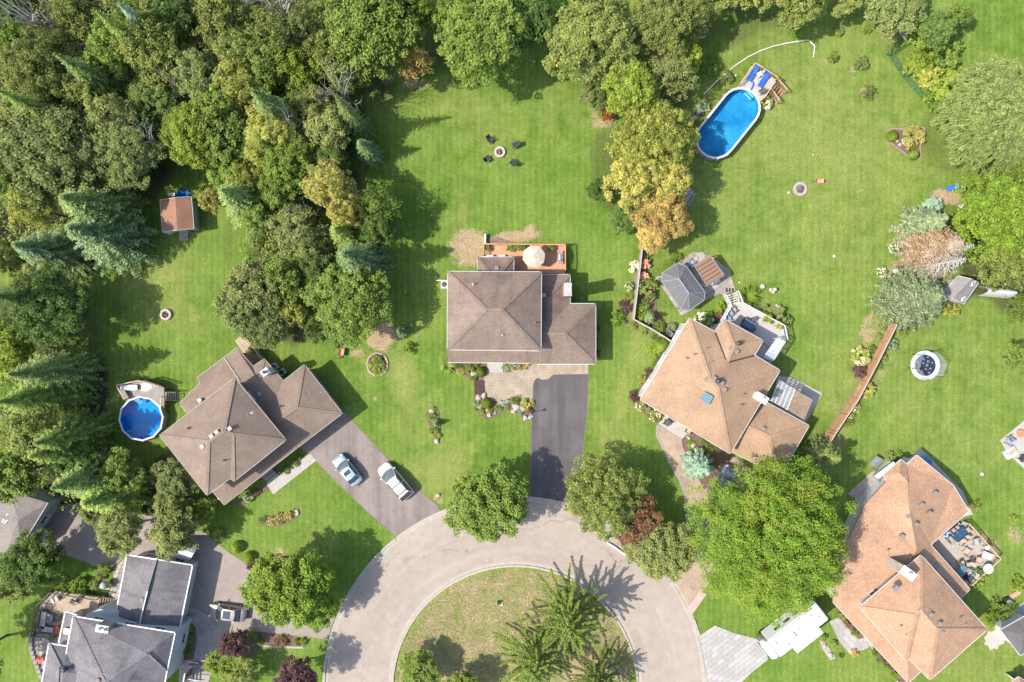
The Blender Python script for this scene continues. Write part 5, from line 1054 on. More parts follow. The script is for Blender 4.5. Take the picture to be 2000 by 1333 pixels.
ladder(p1, (275, 777), (281, 785), M('pale blue step', (.4, .6, .7)), 4, .75, 1.22); ladder(p2, (1466, 183), (1456, 193), M('white step', (.6, .66, .62)), 4, .8, 1.25, 1.1)
DECKG = M('bleached deck boards', (.38, .34, .29), (.3, .265, .225), 1.4, .85, fine=.2); DECKW = M('white deck boards', (.5, .475, .455), (.44, .415, .4), 1.2, .8, fine=.1)
d2 = deck('pool_deck', 'weathered wooden deck at the top of the round pool', [(235, 752), (280, 743), (302, 750), (320, 758), (321, 790), (312, 797), (300, 785), (288, 777), (265, 774), (252, 780)], 1.3, R_(35), DECKG, rails=((235, 752, 278, 743), (235, 752, 250, 779), (278, 743, 318, 755), (321, 775, 321, 797)), railm=TANW, rh=.9, sp=.2)
stairs(d2, (322, 766), (322, 783), (350, 783), (350, 766), 1.3, 6, TANW); railing(d2, (322, 765), (349, 766), .3, .9, DARKM, .3, .05)
lounger(256, 757, 1.3, R_(180), WHITE, 'white lounger on the deck of the round pool', None, 1.5); table(246, 768, 1.3, 1.4, .6, R_(-60), GREYW, 'low grey bench on the left of the round pool deck', None, .4, 'deck_bench')
MAT_ = thing('outdoor_mat', 'pale grey mat on the deck of the round pool', 'mat', G(285, 756, 1.3)); MB().prism([G(x, y, 1.33) for x, y in ((273, 750), (290, 748), (298, 757), (288, 765), (275, 764))], 1.315, 1.33).build('mat_sheet', M('pale grey mat cloth', (.55, .55, .55), (.45, .45, .46), 3), MAT_)
pot(303, 753.5, 1.3, .14, .2, WHITE, 'small white bucket on the round pool deck', None, 'bucket')
pm = thing('pool_pump', 'grey pool filter pump beside the oval pool', 'pump', G(1362, 222)); c = G(1362, 222); MB().lathe((c.x, c.y, .02), [(.25, 0), (.28, .2), (.28, .6), (.15, .78), (.05, .8)], 14).build('tank', GREYM, pm); MB().box((c.x + .5, c.y - .2, .2), (.5, .3, .36), .6).build('motor', DARKM, pm); MB().tube([c + V(.2, 0, .6), c + V(.8, .1, .7), c + V(1.3, .2, .9)], .04, 6).build('hose', GREYM, pm)
for k, (x, y) in enumerate(((1368, 206), (1355, 232))): tt = thing('pump_pad', 'grey paving slab %s the pool filter pump' % ('above' if k == 0 else 'below'), 'slab', G(x, y)); c = G(x, y); MB().box((c.x, c.y, .03), (.9, .6, .06), .6).build('slab', GREYW, tt)
d3 = deck('pool_deck', 'white deck with blue loungers at the top of the oval pool', [(1470, 129), (1514, 157), (1487, 197), (1476, 186), (1462, 177), (1440, 171)], 1.3, R_(57), DECKW, rails=((1470, 129, 1514, 157), (1470, 129, 1441, 169), (1509, 165, 1488, 196)), railm=M('pine rail', (.55, .36, .22)), rh=.95)
PINE = M('pine rail', (.55, .36, .22))
stairs(d3, (1512, 158), (1500, 176), (1518, 201), (1532, 183), 1.3, 5, M('stair pine', (.42, .25, .16))); railing(d3, (1512, 158), (1532, 181), .5, .95, PINE); railing(d3, (1500, 177), (1517, 202), .5, .95, PINE)
BLUEC = M('royal blue cushion', (.02, .09, .42), (.03, .12, .5), 2, .8)
lounger(1468.5, 146.5, 1.3, R_(57), BLUEC, 'left one of two blue sun loungers on the oval pool deck', 'blue sun loungers'); lounger(1489.5, 158.5, 1.3, R_(57), BLUEC, 'right one of two blue sun loungers on the oval pool deck', 'blue sun loungers')
t = thing('pool_noodle', 'blue curved float lying on the oval pool deck', 'pool float', G(1469, 168, 1.3)); MB().tube([G(1471, 160, 1.36), G(1471.5, 166, 1.36), G(1467, 176, 1.36)], .09, 8).build('foam', BLUEC, t)
chair('dark', 1485, 182, R_(120), 'small dark chair beside the white hydrangea on the oval pool deck', 1.3, None, .8); table(1481, 148, 1.3, .6, .5, .5, WHITE, 'white side table between the blue loungers', None, .5)
t = thing('folded_parasol', 'folded pale blue parasol on the railing of the oval pool deck', 'parasol', G(1492, 139, 1.3)); MB().tube([G(1489, 144, 1.5), G(1492, 140, 2.3), G(1496, 136, 2.5)], [.06, .16, .05], 8).build('canopy', M('pale blue cloth', (.35, .5, .62)), t); MB().lathe(tuple(G(1489, 144, 1.3)), [(.03, 0), (.03, .3)], 6).build('pole', WHITE, t)
t = thing('garden_hose', 'long curved white hose lying on the right lawn', 'hose', G(1480, 110)); pts = [(1374, 185), (1400, 159), (1434, 130), (1461, 112), (1485, 100), (1510, 91), (1540, 84.5), (1573, 79.5), (1580, 80), (1590, 90), (1591, 93), (1588, 113)]; MB().tube([G(x, y) + V(0, 0, .075) for x, y in pts], .075, 6).build('pipe', M('white hose plastic', (.66, .63, .6)), t)
t = thing('paddling_pool', 'small round blue pool behind the red shed', 'pool', G(357, 379)); c = G(357, 379, .3); MB().lathe((c.x, c.y, 0), [(.72, 0), (.74, .3), (.66, .32), (.64, .12), (.02, .11)], 20, False).build('basin', M('bright blue plastic', (.01, .2, .55)), t); MB().lathe((c.x, c.y, .2), [(.65, 0), (.02, .001)], 20).build('water', PW2, t)
t = thing('leaning_panel', 'white board lying behind the red shed', 'board', G(338, 382)); c = G(338, 382); MB().box((c.x, c.y, .4), (.85, .4, .05)).box((c.x - .3, c.y, .19), (.05, .05, .38)).box((c.x + .3, c.y, .19), (.05, .05, .38)).build('sheet', OFFW, t)
t = thing('log_pile', 'brown branches piled behind the small blue pool', 'log pile', G(362, 374)); 
for k in range(6): a = G(348 + k, 370 + k * .8); MB().tube([a + V(0, 0, .08 + .03 * k), a + V(1.5, -.35, .1 + .03 * k)], .06, 6).build('log', BARK, t)
# ---------------- gazebo, pergola, patio of the right house
FLAG = [M('flagstone ' + k, c, tuple(x * .85 for x in c), 2.5, .9, bmp=.2) for k, c in (('a', (.36, .315, .27)), ('b', (.3, .265, .235)), ('c', (.42, .38, .335)))]
slabs('stone_patio', [(1280, 543), (1355, 492), (1390, 502), (1425, 528), (1436, 568), (1413, 577), (1406, 574), (1375, 588), (1347, 608), (1331, 617)], R_(33), .95, .75, FLAG, gap=.05, jitter=.3, part='flagstone')
gz = thing('gazebo', 'grey-roofed octagonal gazebo with white ribs on the stone patio', 'gazebo', G(1335, 560))
gp = [(1292.5, 534), (1322.5, 515), (1339, 519), (1377, 571.5), (1375, 586.5), (1346.5, 607), (1330, 604), (1292.5, 550)]; gr = [(1326, 546), (1345, 573)]; E = [G(x, y, 2.2) for x, y in gp]; RT = [G(x, y, 3.15) for x, y in gr]
GAZ = CLEAR('grey gazebo panel', (.1, .1, .106), .98, .85); RIBW = M('gazebo rib', (.25, .255, .265), (.21, .215, .225))
own = [0, 0, 0, 1, 1, 1, 1, 0]
for i in range(8):
    j = (i + 1) % 8; a, b_ = own[i], own[j]; k = 3 if i in (2, 6) else 2 if i in (0, 4) else 1
    for m in range(k):
        f0, f1 = m / k, (m + 1) / k; e0, e1 = E[i].lerp(E[j], f0), E[i].lerp(E[j], f1); r0, r1 = RT[a].lerp(RT[b_], f0), RT[a].lerp(RT[b_], f1); pts = [e0, e1, r1, r0] if (r1 - r0).length > .01 else [e0, e1, r0]
        MB().poly(pts, up=True).build('roof_panel', GAZ, gz)
        if m: MB().bar(e0 + V(0, 0, .03), r0 + V(0, 0, .03), .035, .02).build('rib', RIBW, gz)
    MB().bar(E[i] + V(0, 0, .03), RT[a] + V(0, 0, .03), .07, .05).build('rib', RIBW, gz); MB().bar(E[i] + V(0, 0, -.02), E[j] + V(0, 0, -.02), .09, .12).build('eave_beam', RIBW, gz)
    if i in (1, 2, 5, 6): e = E[i].lerp(RT[a], .5); e2 = E[j].lerp(RT[b_], .5); MB().bar(e + V(0, 0, .03), e2 + V(0, 0, .03), .03, .02).build('purlin', RIBW, gz)
    e = E[i].lerp(RT[a], .08); MB().box((e.x, e.y, 1.1), (.09, .09, 2.2)).build('post', DARKM, gz)
MB().bar(RT[0] + V(0, 0, .05), RT[1] + V(0, 0, .05), .2, .08).build('ridge_cap', RIBW, gz)
pg = thing('pergola', 'brown slatted-canopy pergola beside the gazebo', 'pergola', G(1385, 530)); q = [(1356, 519), (1387, 500), (1414, 538), (1381, 559)]; Q = [G(x, y, 2.4) for x, y in q]; BRF = M('brown canopy fabric', (.25, .155, .105), (.215, .13, .088), 1.5, .9)
for k in range(6):
    f0, f1 = k / 6, (k + 1) / 6; fm = f0 + .75 / 6; a0, b0, am, bm_, a1, b1 = Q[0].lerp(Q[3], f0), Q[1].lerp(Q[2], f0), Q[0].lerp(Q[3], fm), Q[1].lerp(Q[2], fm), Q[0].lerp(Q[3], f1), Q[1].lerp(Q[2], f1); dn = V(0, 0, -.16)
    MB().poly([a0, b0, bm_ + dn * .15, am + dn * .15], up=True).poly([am + dn * .15, bm_ + dn * .15, b1 + dn, a1 + dn], up=True).poly([a1 + dn, b1 + dn, b1, a1]).build('canopy_fold', BRF, pg)
for i in range(4): MB().bar(Q[i] + V(0, 0, .03), Q[(i + 1) % 4] + V(0, 0, .03), .08, .1).build('beam', M('bronze beam', (.3, .26, .23)), pg); MB().box((Q[i].x, Q[i].y, 1.17), (.1, .1, 2.34)).build('post', M('bronze beam', (.3, .26, .23)), pg)
chair('blue', 1349, 513, R_(-30), 'pale blue cushioned chair between gazebo and pergola, upper'); chair('blue', 1354, 521, R_(-60), 'pale blue cushioned chair between gazebo and pergola, lower'); table(1395, 551, 0, 1.0, .55, R_(30), WHITE, 'white bench table at the corner of the pergola')
for k, (x, y) in enumerate(((1371, 500), (1376, 507), (1360, 505), (1366, 498), (1350, 501))): rock(x, y, .42, 'flat pale boulder on the upper patio edge, %s' % ('upper one nearest the pergola', 'lower one nearest the pergola', 'third from the pergola', 'topmost of the row', 'farthest from the pergola')[k], FLAG[k % 3], 'boulders at the patio edge', flat=.35)
for k, x in enumerate((1419, 1425, 1431)): t = thing('door_mat', 'dark striped mat on the stone patio, %s of three' % ('left', 'middle', 'right')[k], 'mat', G(x, 567), 0, 'mats on the stone patio'); c = G(x, 567); MB().box((c.x, c.y, .072), (.24, .5, .02), .12).build('weave', DARKM, t)
d4 = deck('deck', 'raised white deck with blue dining set at the right house', [(1445, 592), (1424, 598), (1396, 647), (1416, 626), (1489, 667), (1474, 694), (1506, 708), (1532, 666), (1527, 637)], 1.1, R_(-30), DECKW, WHITE, rails=((1424, 598, 1397, 646), (1445, 592, 1527, 637), (1527, 637, 1533, 665)), railm=WHITE, rh=.95, posts=True)
stairs(d4, (1424, 597), (1446, 591), (1437, 570), (1413, 577), 1.1, 5, M('stair boards', (.5, .47, .44))); railing(d4, (1424, 597), (1413, 577), .5, .9, WHITE); railing(d4, (1446, 591), (1438, 570), .5, .9, WHITE)
cv = thing('patio_cover', 'narrow white-framed clear canopy along the white deck', 'canopy', G(1513, 683)); Q = [G(x, y, 3.2) for x, y in ((1517.6, 661.8), (1534, 668), (1510.5, 705), (1492, 698))]; CLP = CLEAR('clear sheet', (.6, .64, .66), .45, .2)
for k in range(3):
    f0, f1 = k / 3, (k + 1) / 3; a0, a1, b0, b1 = Q[0].lerp(Q[3], f0), Q[0].lerp(Q[3], f1), Q[1].lerp(Q[2], f0), Q[1].lerp(Q[2], f1); MB().poly([a0, b0, b1, a1], up=True).build('roof_pane', CLP, cv); MB().bar(a0, b0, .08, .1).build('rafter', WHITE, cv)
MB().bar(Q[3], Q[2], .08, .1).build('rafter', WHITE, cv)
for i, j in ((0, 3), (1, 2)): MB().bar(Q[i] + V(0, 0, -.06), Q[j] + V(0, 0, -.06), .1, .12).build('beam', WHITE, cv)
for p in Q: MB().box((p.x, p.y, 1.57), (.09, .09, 3.14)).build('post', WHITE, cv)
RUGB = M('dark blue rug', (.05, .1, .18), (.08, .14, .24), 4, .9)
t = thing('outdoor_rug', 'dark blue rug under the dining table on the white deck', 'rug', G(1459, 634, 1.1)); MB().prism([G(x, y, 1.12) for x, y in ((1452, 623), (1472, 634), (1465, 647), (1445, 636))], 1.108, 1.12).build('weave', RUGB, t)
table(1459, 634, 1.1, 1.5, .9, R_(-30), M('blue grey table', (.08, .13, .2)), 'dark blue dining table in the shade on the white deck')
for k, (x, y, f) in enumerate(((1453, 627, -120), (1466, 628, 150), (1464, 642, 60), (1452, 640, -30))): chair('dark', x, y, R_(f), 'dark dining chair at the blue table, %s' % ('upper left', 'upper right', 'lower right', 'lower left')[k], 1.1, 'chairs of the blue table')
for k, (x, y, f, kd) in enumerate(((1431, 606, -60, 'tan'), (1424, 613, -60, 'blue'), (1421, 621, -90, 'blue'))): chair(kd, x, y, R_(f), ('tan cushioned armchair at the top corner of the white deck', 'blue armchair on the white deck, upper of two', 'blue armchair on the white deck, lower of two')[k], 1.1)
pot(1496, 623, 1.1, .3, .3, M('green pot', (.2, .28, .15)), 'pale green planter on the white deck', 'lime'); pot(1519, 638, 1.1, .2, .25, TERRA, 'orange flower pot at the right corner of the white deck', 'gold')
t = thing('wood_box', 'dark brown planter box behind the white hydrangea', 'planter', G(1401, 622)); MB().prism([G(1393, 614), G(1402, 609), G(1411, 622), G(1400, 632)], 0, .6).build('box', M('dark brown wood', (.14, .09, .07)), t); MB().prism([G(1395, 615, .6), G(1402, 611, .6), G(1409, 622, .6), G(1400, 630, .6)], .59, .61).build('soil', MULCH, t)
t = thing('utility_box', 'grey air conditioning box beside the right house fence', 'air conditioner', G(1306, 653)); MB().prism([G(1299, 651), G(1304, 645), G(1313, 652), G(1308, 659)], 0, .8).build('casing', GREYM, t); MB().prism([G(1300, 651, .8), G(1304, 646, .8), G(1312, 652, .8), G(1308, 658, .8)], .8, .83).build('grille', DARKM, t)
# glazed patio cover and shingled lean-to
sr = thing('patio_cover', 'glass-roofed pergola beside the white chimney of the right house', 'pergola', G(1528, 770)); Q = [G(x, y, 2.7) for x, y in ((1522, 742), (1553, 761), (1537, 800), (1506, 783))]; CLG = CLEAR('pale glazing', (.5, .56, .6), .3, .1)
for k in range(4):
    for m in range(2):
        P_ = lambda u, v: Q[0].lerp(Q[1], u).lerp(Q[3].lerp(Q[2], u), v); MB().poly([P_(k / 4, m / 2), P_((k + 1) / 4, m / 2), P_((k + 1) / 4, (m + 1) / 2), P_(k / 4, (m + 1) / 2)], up=True).build('roof_pane', CLG, sr)
    MB().bar(P_(k / 4, 0) + V(0, 0, .03), P_(k / 4, 1) + V(0, 0, .03), .07, .09).build('rafter', WHITE, sr)
for k in range(9): MB().bar(P_(0, k / 8) + V(0, 0, -.08), P_(1, k / 8) + V(0, 0, -.08), .06, .06).build('batten', TANW, sr)
MB().bar(P_(1, 0) + V(0, 0, .03), P_(1, 1) + V(0, 0, .03), .07, .09).build('rafter', WHITE, sr)
for p in Q: MB().box((p.x, p.y, 1.34), (.1, .1, 2.68)).build('post', WHITE, sr)
lt = thing('lean_to', 'tan-shingled lean-to roof beside the glass-roofed pergola', 'lean-to', G(1562, 790)); Q = [G(1554, 763, 2.75), G(1588, 781, 2.5), G(1571, 821, 2.5), G(1538, 801, 2.75)]; b = MB().poly(Q, up=True); b.poly([p + V(0, 0, -.12) for p in Q], up=True)
for i in range(4): b.poly([Q[i], Q[(i + 1) % 4], Q[(i + 1) % 4] + V(0, 0, -.12), Q[i] + V(0, 0, -.12)])
b.build('roof', SHINGLE('faded lean-to shingles', (.36, .27, .2), (.32, .235, .17), (.5, .42, .35), speck=.8), lt)
for p in Q: q_ = p.lerp((Q[0] + Q[2]) / 2, .08); MB().box((q_.x, q_.y, 1.18), (.11, .11, 2.36)).build('post', WHITE, lt)
# ---------------- trampoline
tp = G(1807.5, 714, .9); t = thing('trampoline', 'round trampoline with white pad and net on the right lawn', 'trampoline', (tp.x, tp.y, 0)); R0 = 1.78
MB().lathe((0, 0, .86), [(1.28, 0), (1.3, .05), (R0, .05), (R0, 0), (1.28, 0)], 32, False).build('safety_pad', M('white vinyl', (.68, .69, .72)), t, local=True); MB().lathe((0, 0, .86), [(1.3, .0), (.01, -.02)], 32).build('jump_mat', M('navy mat', (.02, .03, .06)), t, local=True)
rnd = random.Random(4)
for k in range(13):
    a = k * 2.4; r = 1.12 * math.sqrt((k + .4) / 13); x, y = r * math.cos(a), r * math.sin(a); s = .1; kk = k % 3; m = M('printed mark', (.4, .5, .55)); b = MB()
    if kk == 0:
        for i in range(4): d = [(-s, -s), (s, -s), (s, s), (-s, s)]; p0, p1 = d[i], d[(i + 1) % 4]; b.bar((x + p0[0], y + p0[1], .872), (x + p1[0], y + p1[1], .872), .035, .006)
    elif kk == 1:
        for i in range(8): b.bar((x + s * math.cos(i * .785), y + s * math.sin(i * .785), .872), (x + s * math.cos(i * .785 + .785), y + s * math.sin(i * .785 + .785), .872), .035, .006)
    else:
        for i in range(3): b.bar((x + s * math.cos(i * 2.09), y + s * math.sin(i * 2.09), .872), (x + s * math.cos(i * 2.09 + 2.09), y + s * math.sin(i * 2.09 + 2.09), .872), .035, .006)
    b.build('printed_mark', m, t, local=True)
NET = CLEAR('grey safety net', (.4, .42, .43), .32, .8)
for k in range(6):
    a0, a1 = R_(k * 60 + 12), R_(k * 60 + 72); p0, p1 = V(1.72 * math.cos(a0), 1.72 * math.sin(a0), 0), V(1.72 * math.cos(a1), 1.72 * math.sin(a1), 0); MB().tube([p0, p0 + V(0, 0, 2.6)], .03, 6).build('pole', DARKM, t, local=True); MB().poly([p0 + V(0, 0, .92), p1 + V(0, 0, .92), p1 + V(0, 0, 2.5), p0 + V(0, 0, 2.5)]).build('net_panel', NET, t, local=True); MB().tube([p0 * .98, p0 * .98 + V(0, 0, .86)], .03, 6).build('leg', GREYM, t, local=True)
MB().tube([(1.6, .9, 0), (2.2, 1.0, 0.02)], .02, 5).build('ladder_rail', DARKM, t, local=True)
# ---------------- fences
def fence(label, pts, h, mat, boards=.15, name='fence', top=None, posts=2.4):
    P = [G(x, y, h) for x, y in pts]; P = [V(p.x, p.y, 0) for p in P]; t = thing(name, label, 'fence', P[0]); b = MB(); rnd = random.Random(len(pts))
    for i in range(len(P) - 1):
        d = P[i + 1] - P[i]; L = d.length; d.normalize(); n = int(L / boards); ang = math.atan2(d.y, d.x); nx = V(-d.y, d.x, 0)
        for k in range(n): p = P[i] + d * ((k + .5) * L / n); b.box((p.x, p.y, h / 2 + .03 + rnd.uniform(-.012, .012)), (L / n - .012, .025, h - .02), ang)
        for z in (.4, h - .35): MB().bar(P[i] + V(0, 0, z) - nx * .05, P[i + 1] + V(0, 0, z) - nx * .05, .05, .09).build('rail', mat, t)
        MB().bar(P[i] + V(0, 0, h + .04), P[i + 1] + V(0, 0, h + .04), .12, .04).build('cap_rail', top or mat, t)
        for k in range(int(L / posts) + 1): p = P[i] + d * min(L, k * posts) - nx * .09; MB().box((p.x, p.y, h / 2), (.1, .1, h), ang).build('post', mat, t)
    b.build('boards', mat, t, kind='stuff'); return t
fence('cedar board fence along the right lawns', [(1752, 634), (1713, 712), (1677, 780), (1630, 850), (1598, 906)], 1.75, FENCEW, top=M('pale cap board', (.5, .42, .35)))
fence('weathered grey fence between the middle and right houses', [(1255, 482), (1246, 560), (1238, 624)], 1.5, GREYW, top=M('grey cap board', (.47, .44, .4))); fence('weathered grey fence running to the wall of the right house', [(1238, 624), (1275, 644), (1313, 668)], 1.2, GREYW, top=M('grey cap board', (.47, .44, .4)))
GNET = M('green net wire', (.02, .12, .07), (.03, .15, .09), 2)
t = thing('net_fence', 'green net fence along the lawn below the willow', 'fence', G(1790, 160)); P = [G(x, y, 1.1) for x, y in ((1775, 82), (1745, 103), (1772, 145), (1800, 177), (1855, 233))]; b = MB()
for i in range(4):
    a, c = V(P[i].x, P[i].y, 0), V(P[i + 1].x, P[i + 1].y, 0); L = (c - a).length; d = (c - a) / L
    for k in range(6): z = .06 + k * .21; b.bar(a + V(0, 0, z), c + V(0, 0, z), .022, .022)
    for k in range(int(L / .22)): p = a + d * (k * .22); b.bar(p + V(0, 0, .03), p + V(0, 0, 1.12), .022, .022)
    for k in range(int(L / 2) + 1): p = a + d * min(L, k * 2.0); MB().box((p.x, p.y, .6), (.05, .05, 1.2)).build('post', GNET, t)
b.build('net', GNET, t, kind='stuff')
# ---------------------------------------------------------------- vehicles
def PAINT(name, c, metal=0.0): 
    m, t, b = nodes(name); b.inputs['Base Color'].default_value = (*c, 1); b.inputs['Roughness'].default_value = .32; b.inputs['Metallic'].default_value = metal; b.inputs['Coat Weight'].default_value = .6; b.inputs['Coat Roughness'].default_value = .08; return m
CGL = GLASS('car glass', (.035, .045, .052), .06, .7); WSG = GLASS('windshield glass with painted reflection', (.085, .1, .1), .08, .7); TYRE = M('tyre rubber', (.02, .02, .02)); RIMM = M('alloy rim', (.45, .46, .47), None, 3, .3, .5, .7); HEADL = GLASS('headlight lens', (.6, .62, .63), .1); TAILL = GLASS('tail light lens', (.35, .02, .02), .15); TRIM = M('black trim', (.025, .025, .027), None, 3, .5)  # windshield colour lightened to paint in sky reflection and the dashboard behind it
def car(label, px, py, ang, L, W, H, paint, kind='sedan', sunroof=None, bars=False, lines=False):
    p = G(px, py, .6); t = thing('parked_car', label, 'car', (p.x, p.y, 0), ang); w = W / 2
    st = {'sedan': ((-.5, .55, .68), (-.488, .8, .82), (-.455, .92, .94), (-.4, .975, .99), (-.3, 1, 1.0), (-.1, 1, .97), (.12, 1, .95), (.24, .99, .94), (.35, .965, .87), (.42, .91, .8), (.465, .82, .7), (.49, .66, .6), (.5, .4, .54)),
          'van': ((-.5, .86, .8), (-.49, .95, 1.02), (-.44, .985, 1.06), (-.2, 1, 1.06), (.1, 1, 1.05), (.26, .99, 1.05), (.34, .97, 1.0), (.41, .92, .9), (.46, .82, .77), (.49, .66, .64), (.5, .4, .56)),
          'suv': ((-.5, .86, .8), (-.49, .95, 1.05), (-.44, .985, 1.1), (-.2, 1, 1.1), (.1, 1, 1.1), (.24, .99, 1.1), (.38, .97, 1.04), (.46, .92, .95), (.49, .84, .8), (.5, .7, .65))}[kind]
    rings = []
    for x, f, z in st:
        a = w * f; rings.append([V(x * L, y, zz) for y, zz in ((-a * .9, .24), (-a * .98, .34), (-a, .55), (-a * .985, z * .8), (-a * .93, z * .93), (-a * .8, z * .985), (-a * .4, z + .015), (0, z + .025), (a * .4, z + .015), (a * .8, z * .985), (a * .93, z * .93), (a * .985, z * .8), (a, .55), (a * .98, .34), (a * .9, .24))])
    MB().loft(rings, True, True).build('body', paint, t, local=True, smooth=True, recalc=True)
    zb = {'sedan': .94, 'van': 1.04, 'suv': 1.08}[kind]; fb, ft, rt, rb = {'sedan': (.235, .06, -.24, -.385), 'van': (.29, .1, -.37, -.475), 'suv': (.23, .08, -.44, -.485)}[kind]
    bw, tw = w * .93, w * .72; N = 6; arc = lambda x0, hw, s, bul: [V(x0 * L + s * bul * (1 - (2 * k / N - 1) ** 2), -hw + 2 * hw * k / N, 0) for k in range(N + 1)]
    def surf(lo, hi, z0, z1, name, m, sub=3, bulge=.05):
        R_s = []
        for i in range(sub + 1):
            f = i / sub; R_s.append([a.lerp(b_, f) + V(0, 0, z0 + (z1 - z0) * f + bulge * math.sin(f * math.pi)) for a, b_ in zip(lo, hi)])
        return MB().loft(R_s, False, False).build(name, m, t, local=True, smooth=True, recalc=True)
    fl, fh = arc(fb, bw, 1, .22), arc(ft, tw, 1, .12); rl, rh = arc(rb, bw * .95, -1, .12 if kind == 'sedan' else .06), arc(rt, tw * .97, -1, .1 if kind == 'sedan' else .03)
    surf(fl, fh, zb, H - .05, 'windshield', WSG); surf(rl, rh, zb, H - .06, 'rear_window', CGL)
    for s in (-1, 1):
        lo = [V(L * (rb + (fb - rb) * k / 6), s * (bw + .0), 0) for k in range(7)]; hi = [V(L * (rt + (ft - rt) * k / 6), s * tw, 0) for k in range(7)]; surf(lo, hi, zb - .02, H - .055, 'side_window', CGL, 3, .02)
        for (xa, xb) in ((fb, ft), (rb, rt), ((fb + rb) / 2, (ft + rt) / 2)): MB().bar(V(xa * L, s * (bw + .005), zb - .01), V(xb * L, s * (tw + .01), H - .05), .06, .05).build('pillar', paint, t, local=True)
        MB().box((L * (fb - .03), s * (w + .1), zb + .03), (.12, .2, .13)).build('wing_mirror', paint, t, local=True)
        for x in (.31, -.31):
            wh = MB().loft([[V(L * x + .31 * math.cos(k * .4488), y, .31 + .31 * math.sin(k * .4488)) for k in range(14)] for y in (s * (w - .2), s * (w + .005))], True, True).build('wheel', TYRE, t, local=True, recalc=True); MB().loft([[V(L * x + .2 * math.cos(k * .4488), y, .31 + .2 * math.sin(k * .4488)) for k in range(14)] for y in (s * (w - .05), s * (w + .012))], True, True).build('rim', RIMM, wh, local=True, recalc=True)
        z = st[-3][2]; MB().box((L * .438, s * w * .7, z + .045), (.26, .2, .1), -s * .7).build('headlight', HEADL, t, local=True); MB().box((-L * .468, s * w * .78, .78), (.12, .2, .16), s * .35).build('tail_light', TAILL, t, local=True)
        if bars: MB().bar(V(L * rt * .92, s * tw * .95, H + .04), V(L * ft * .8, s * tw * .95, H + .04), .05, .05).build('roof_rail', TRIM, t, local=True)
    R_s = []
    for i in range(9):
        f = i / 8; a, b_ = [], []; x = lambda k: rh[k].x + (fh[k].x - rh[k].x) * f; R_s.append([V(x(k), (-tw + 2 * tw * k / N) * 1.02, H - .06 + .06 * math.sin(math.pi * min(1, max(0, .15 + f * .7))) + .03 * (1 - (2 * k / N - 1) ** 2)) for k in range(N + 1)])
    MB().loft(R_s, False, False).build('roof', paint, t, local=True, smooth=True, recalc=True)
    if sunroof: MB().box((L * sunroof[0], 0, H + .035), (sunroof[1], sunroof[2], .02)).build('sunroof', CGL, t, local=True)
    if bars:
        for x in (-.08, -.3): MB().box((L * x, 0, H + .07), (.08, tw * 1.9, .035)).build('cross_bar', TRIM, t, local=True)
    MB().box((L * .492, 0, .42), (.06, w * 1.2, .16)).build('grille', TRIM, t, local=True); MB().box((-L * .5, 0, .62), (.03, .5, .14)).build('number_plate', WHITE, t, local=True)
    return t
car('pale blue-silver sedan with sunroof on the brown driveway', 678.5, 918.5, R_(129.4), 4.25, 1.76, 1.45, PAINT('pale blue silver paint', (.27, .35, .42), .35), 'sedan', (-.06, .5, .85))
car('white minivan with dark roof bars on the brown driveway', 772, 940, R_(130.4), 5.05, 1.95, 1.75, PAINT('white car paint', (.48, .48, .48)), 'van', None, True)
car('champagne silver sedan with large sunroof beside the bright green tree', 444, 1196, R_(172.5), 4.6, 1.78, 1.45, PAINT('champagne paint', (.28, .26, .24), .5), 'sedan', (-.05, .9, .95))
car('dark blue-grey suv half hidden under the huge tree', 1410, 944, R_(59), 4.8, 1.9, 1.75, PAINT('blue grey paint', (.12, .15, .2), .3), 'suv', None, True)
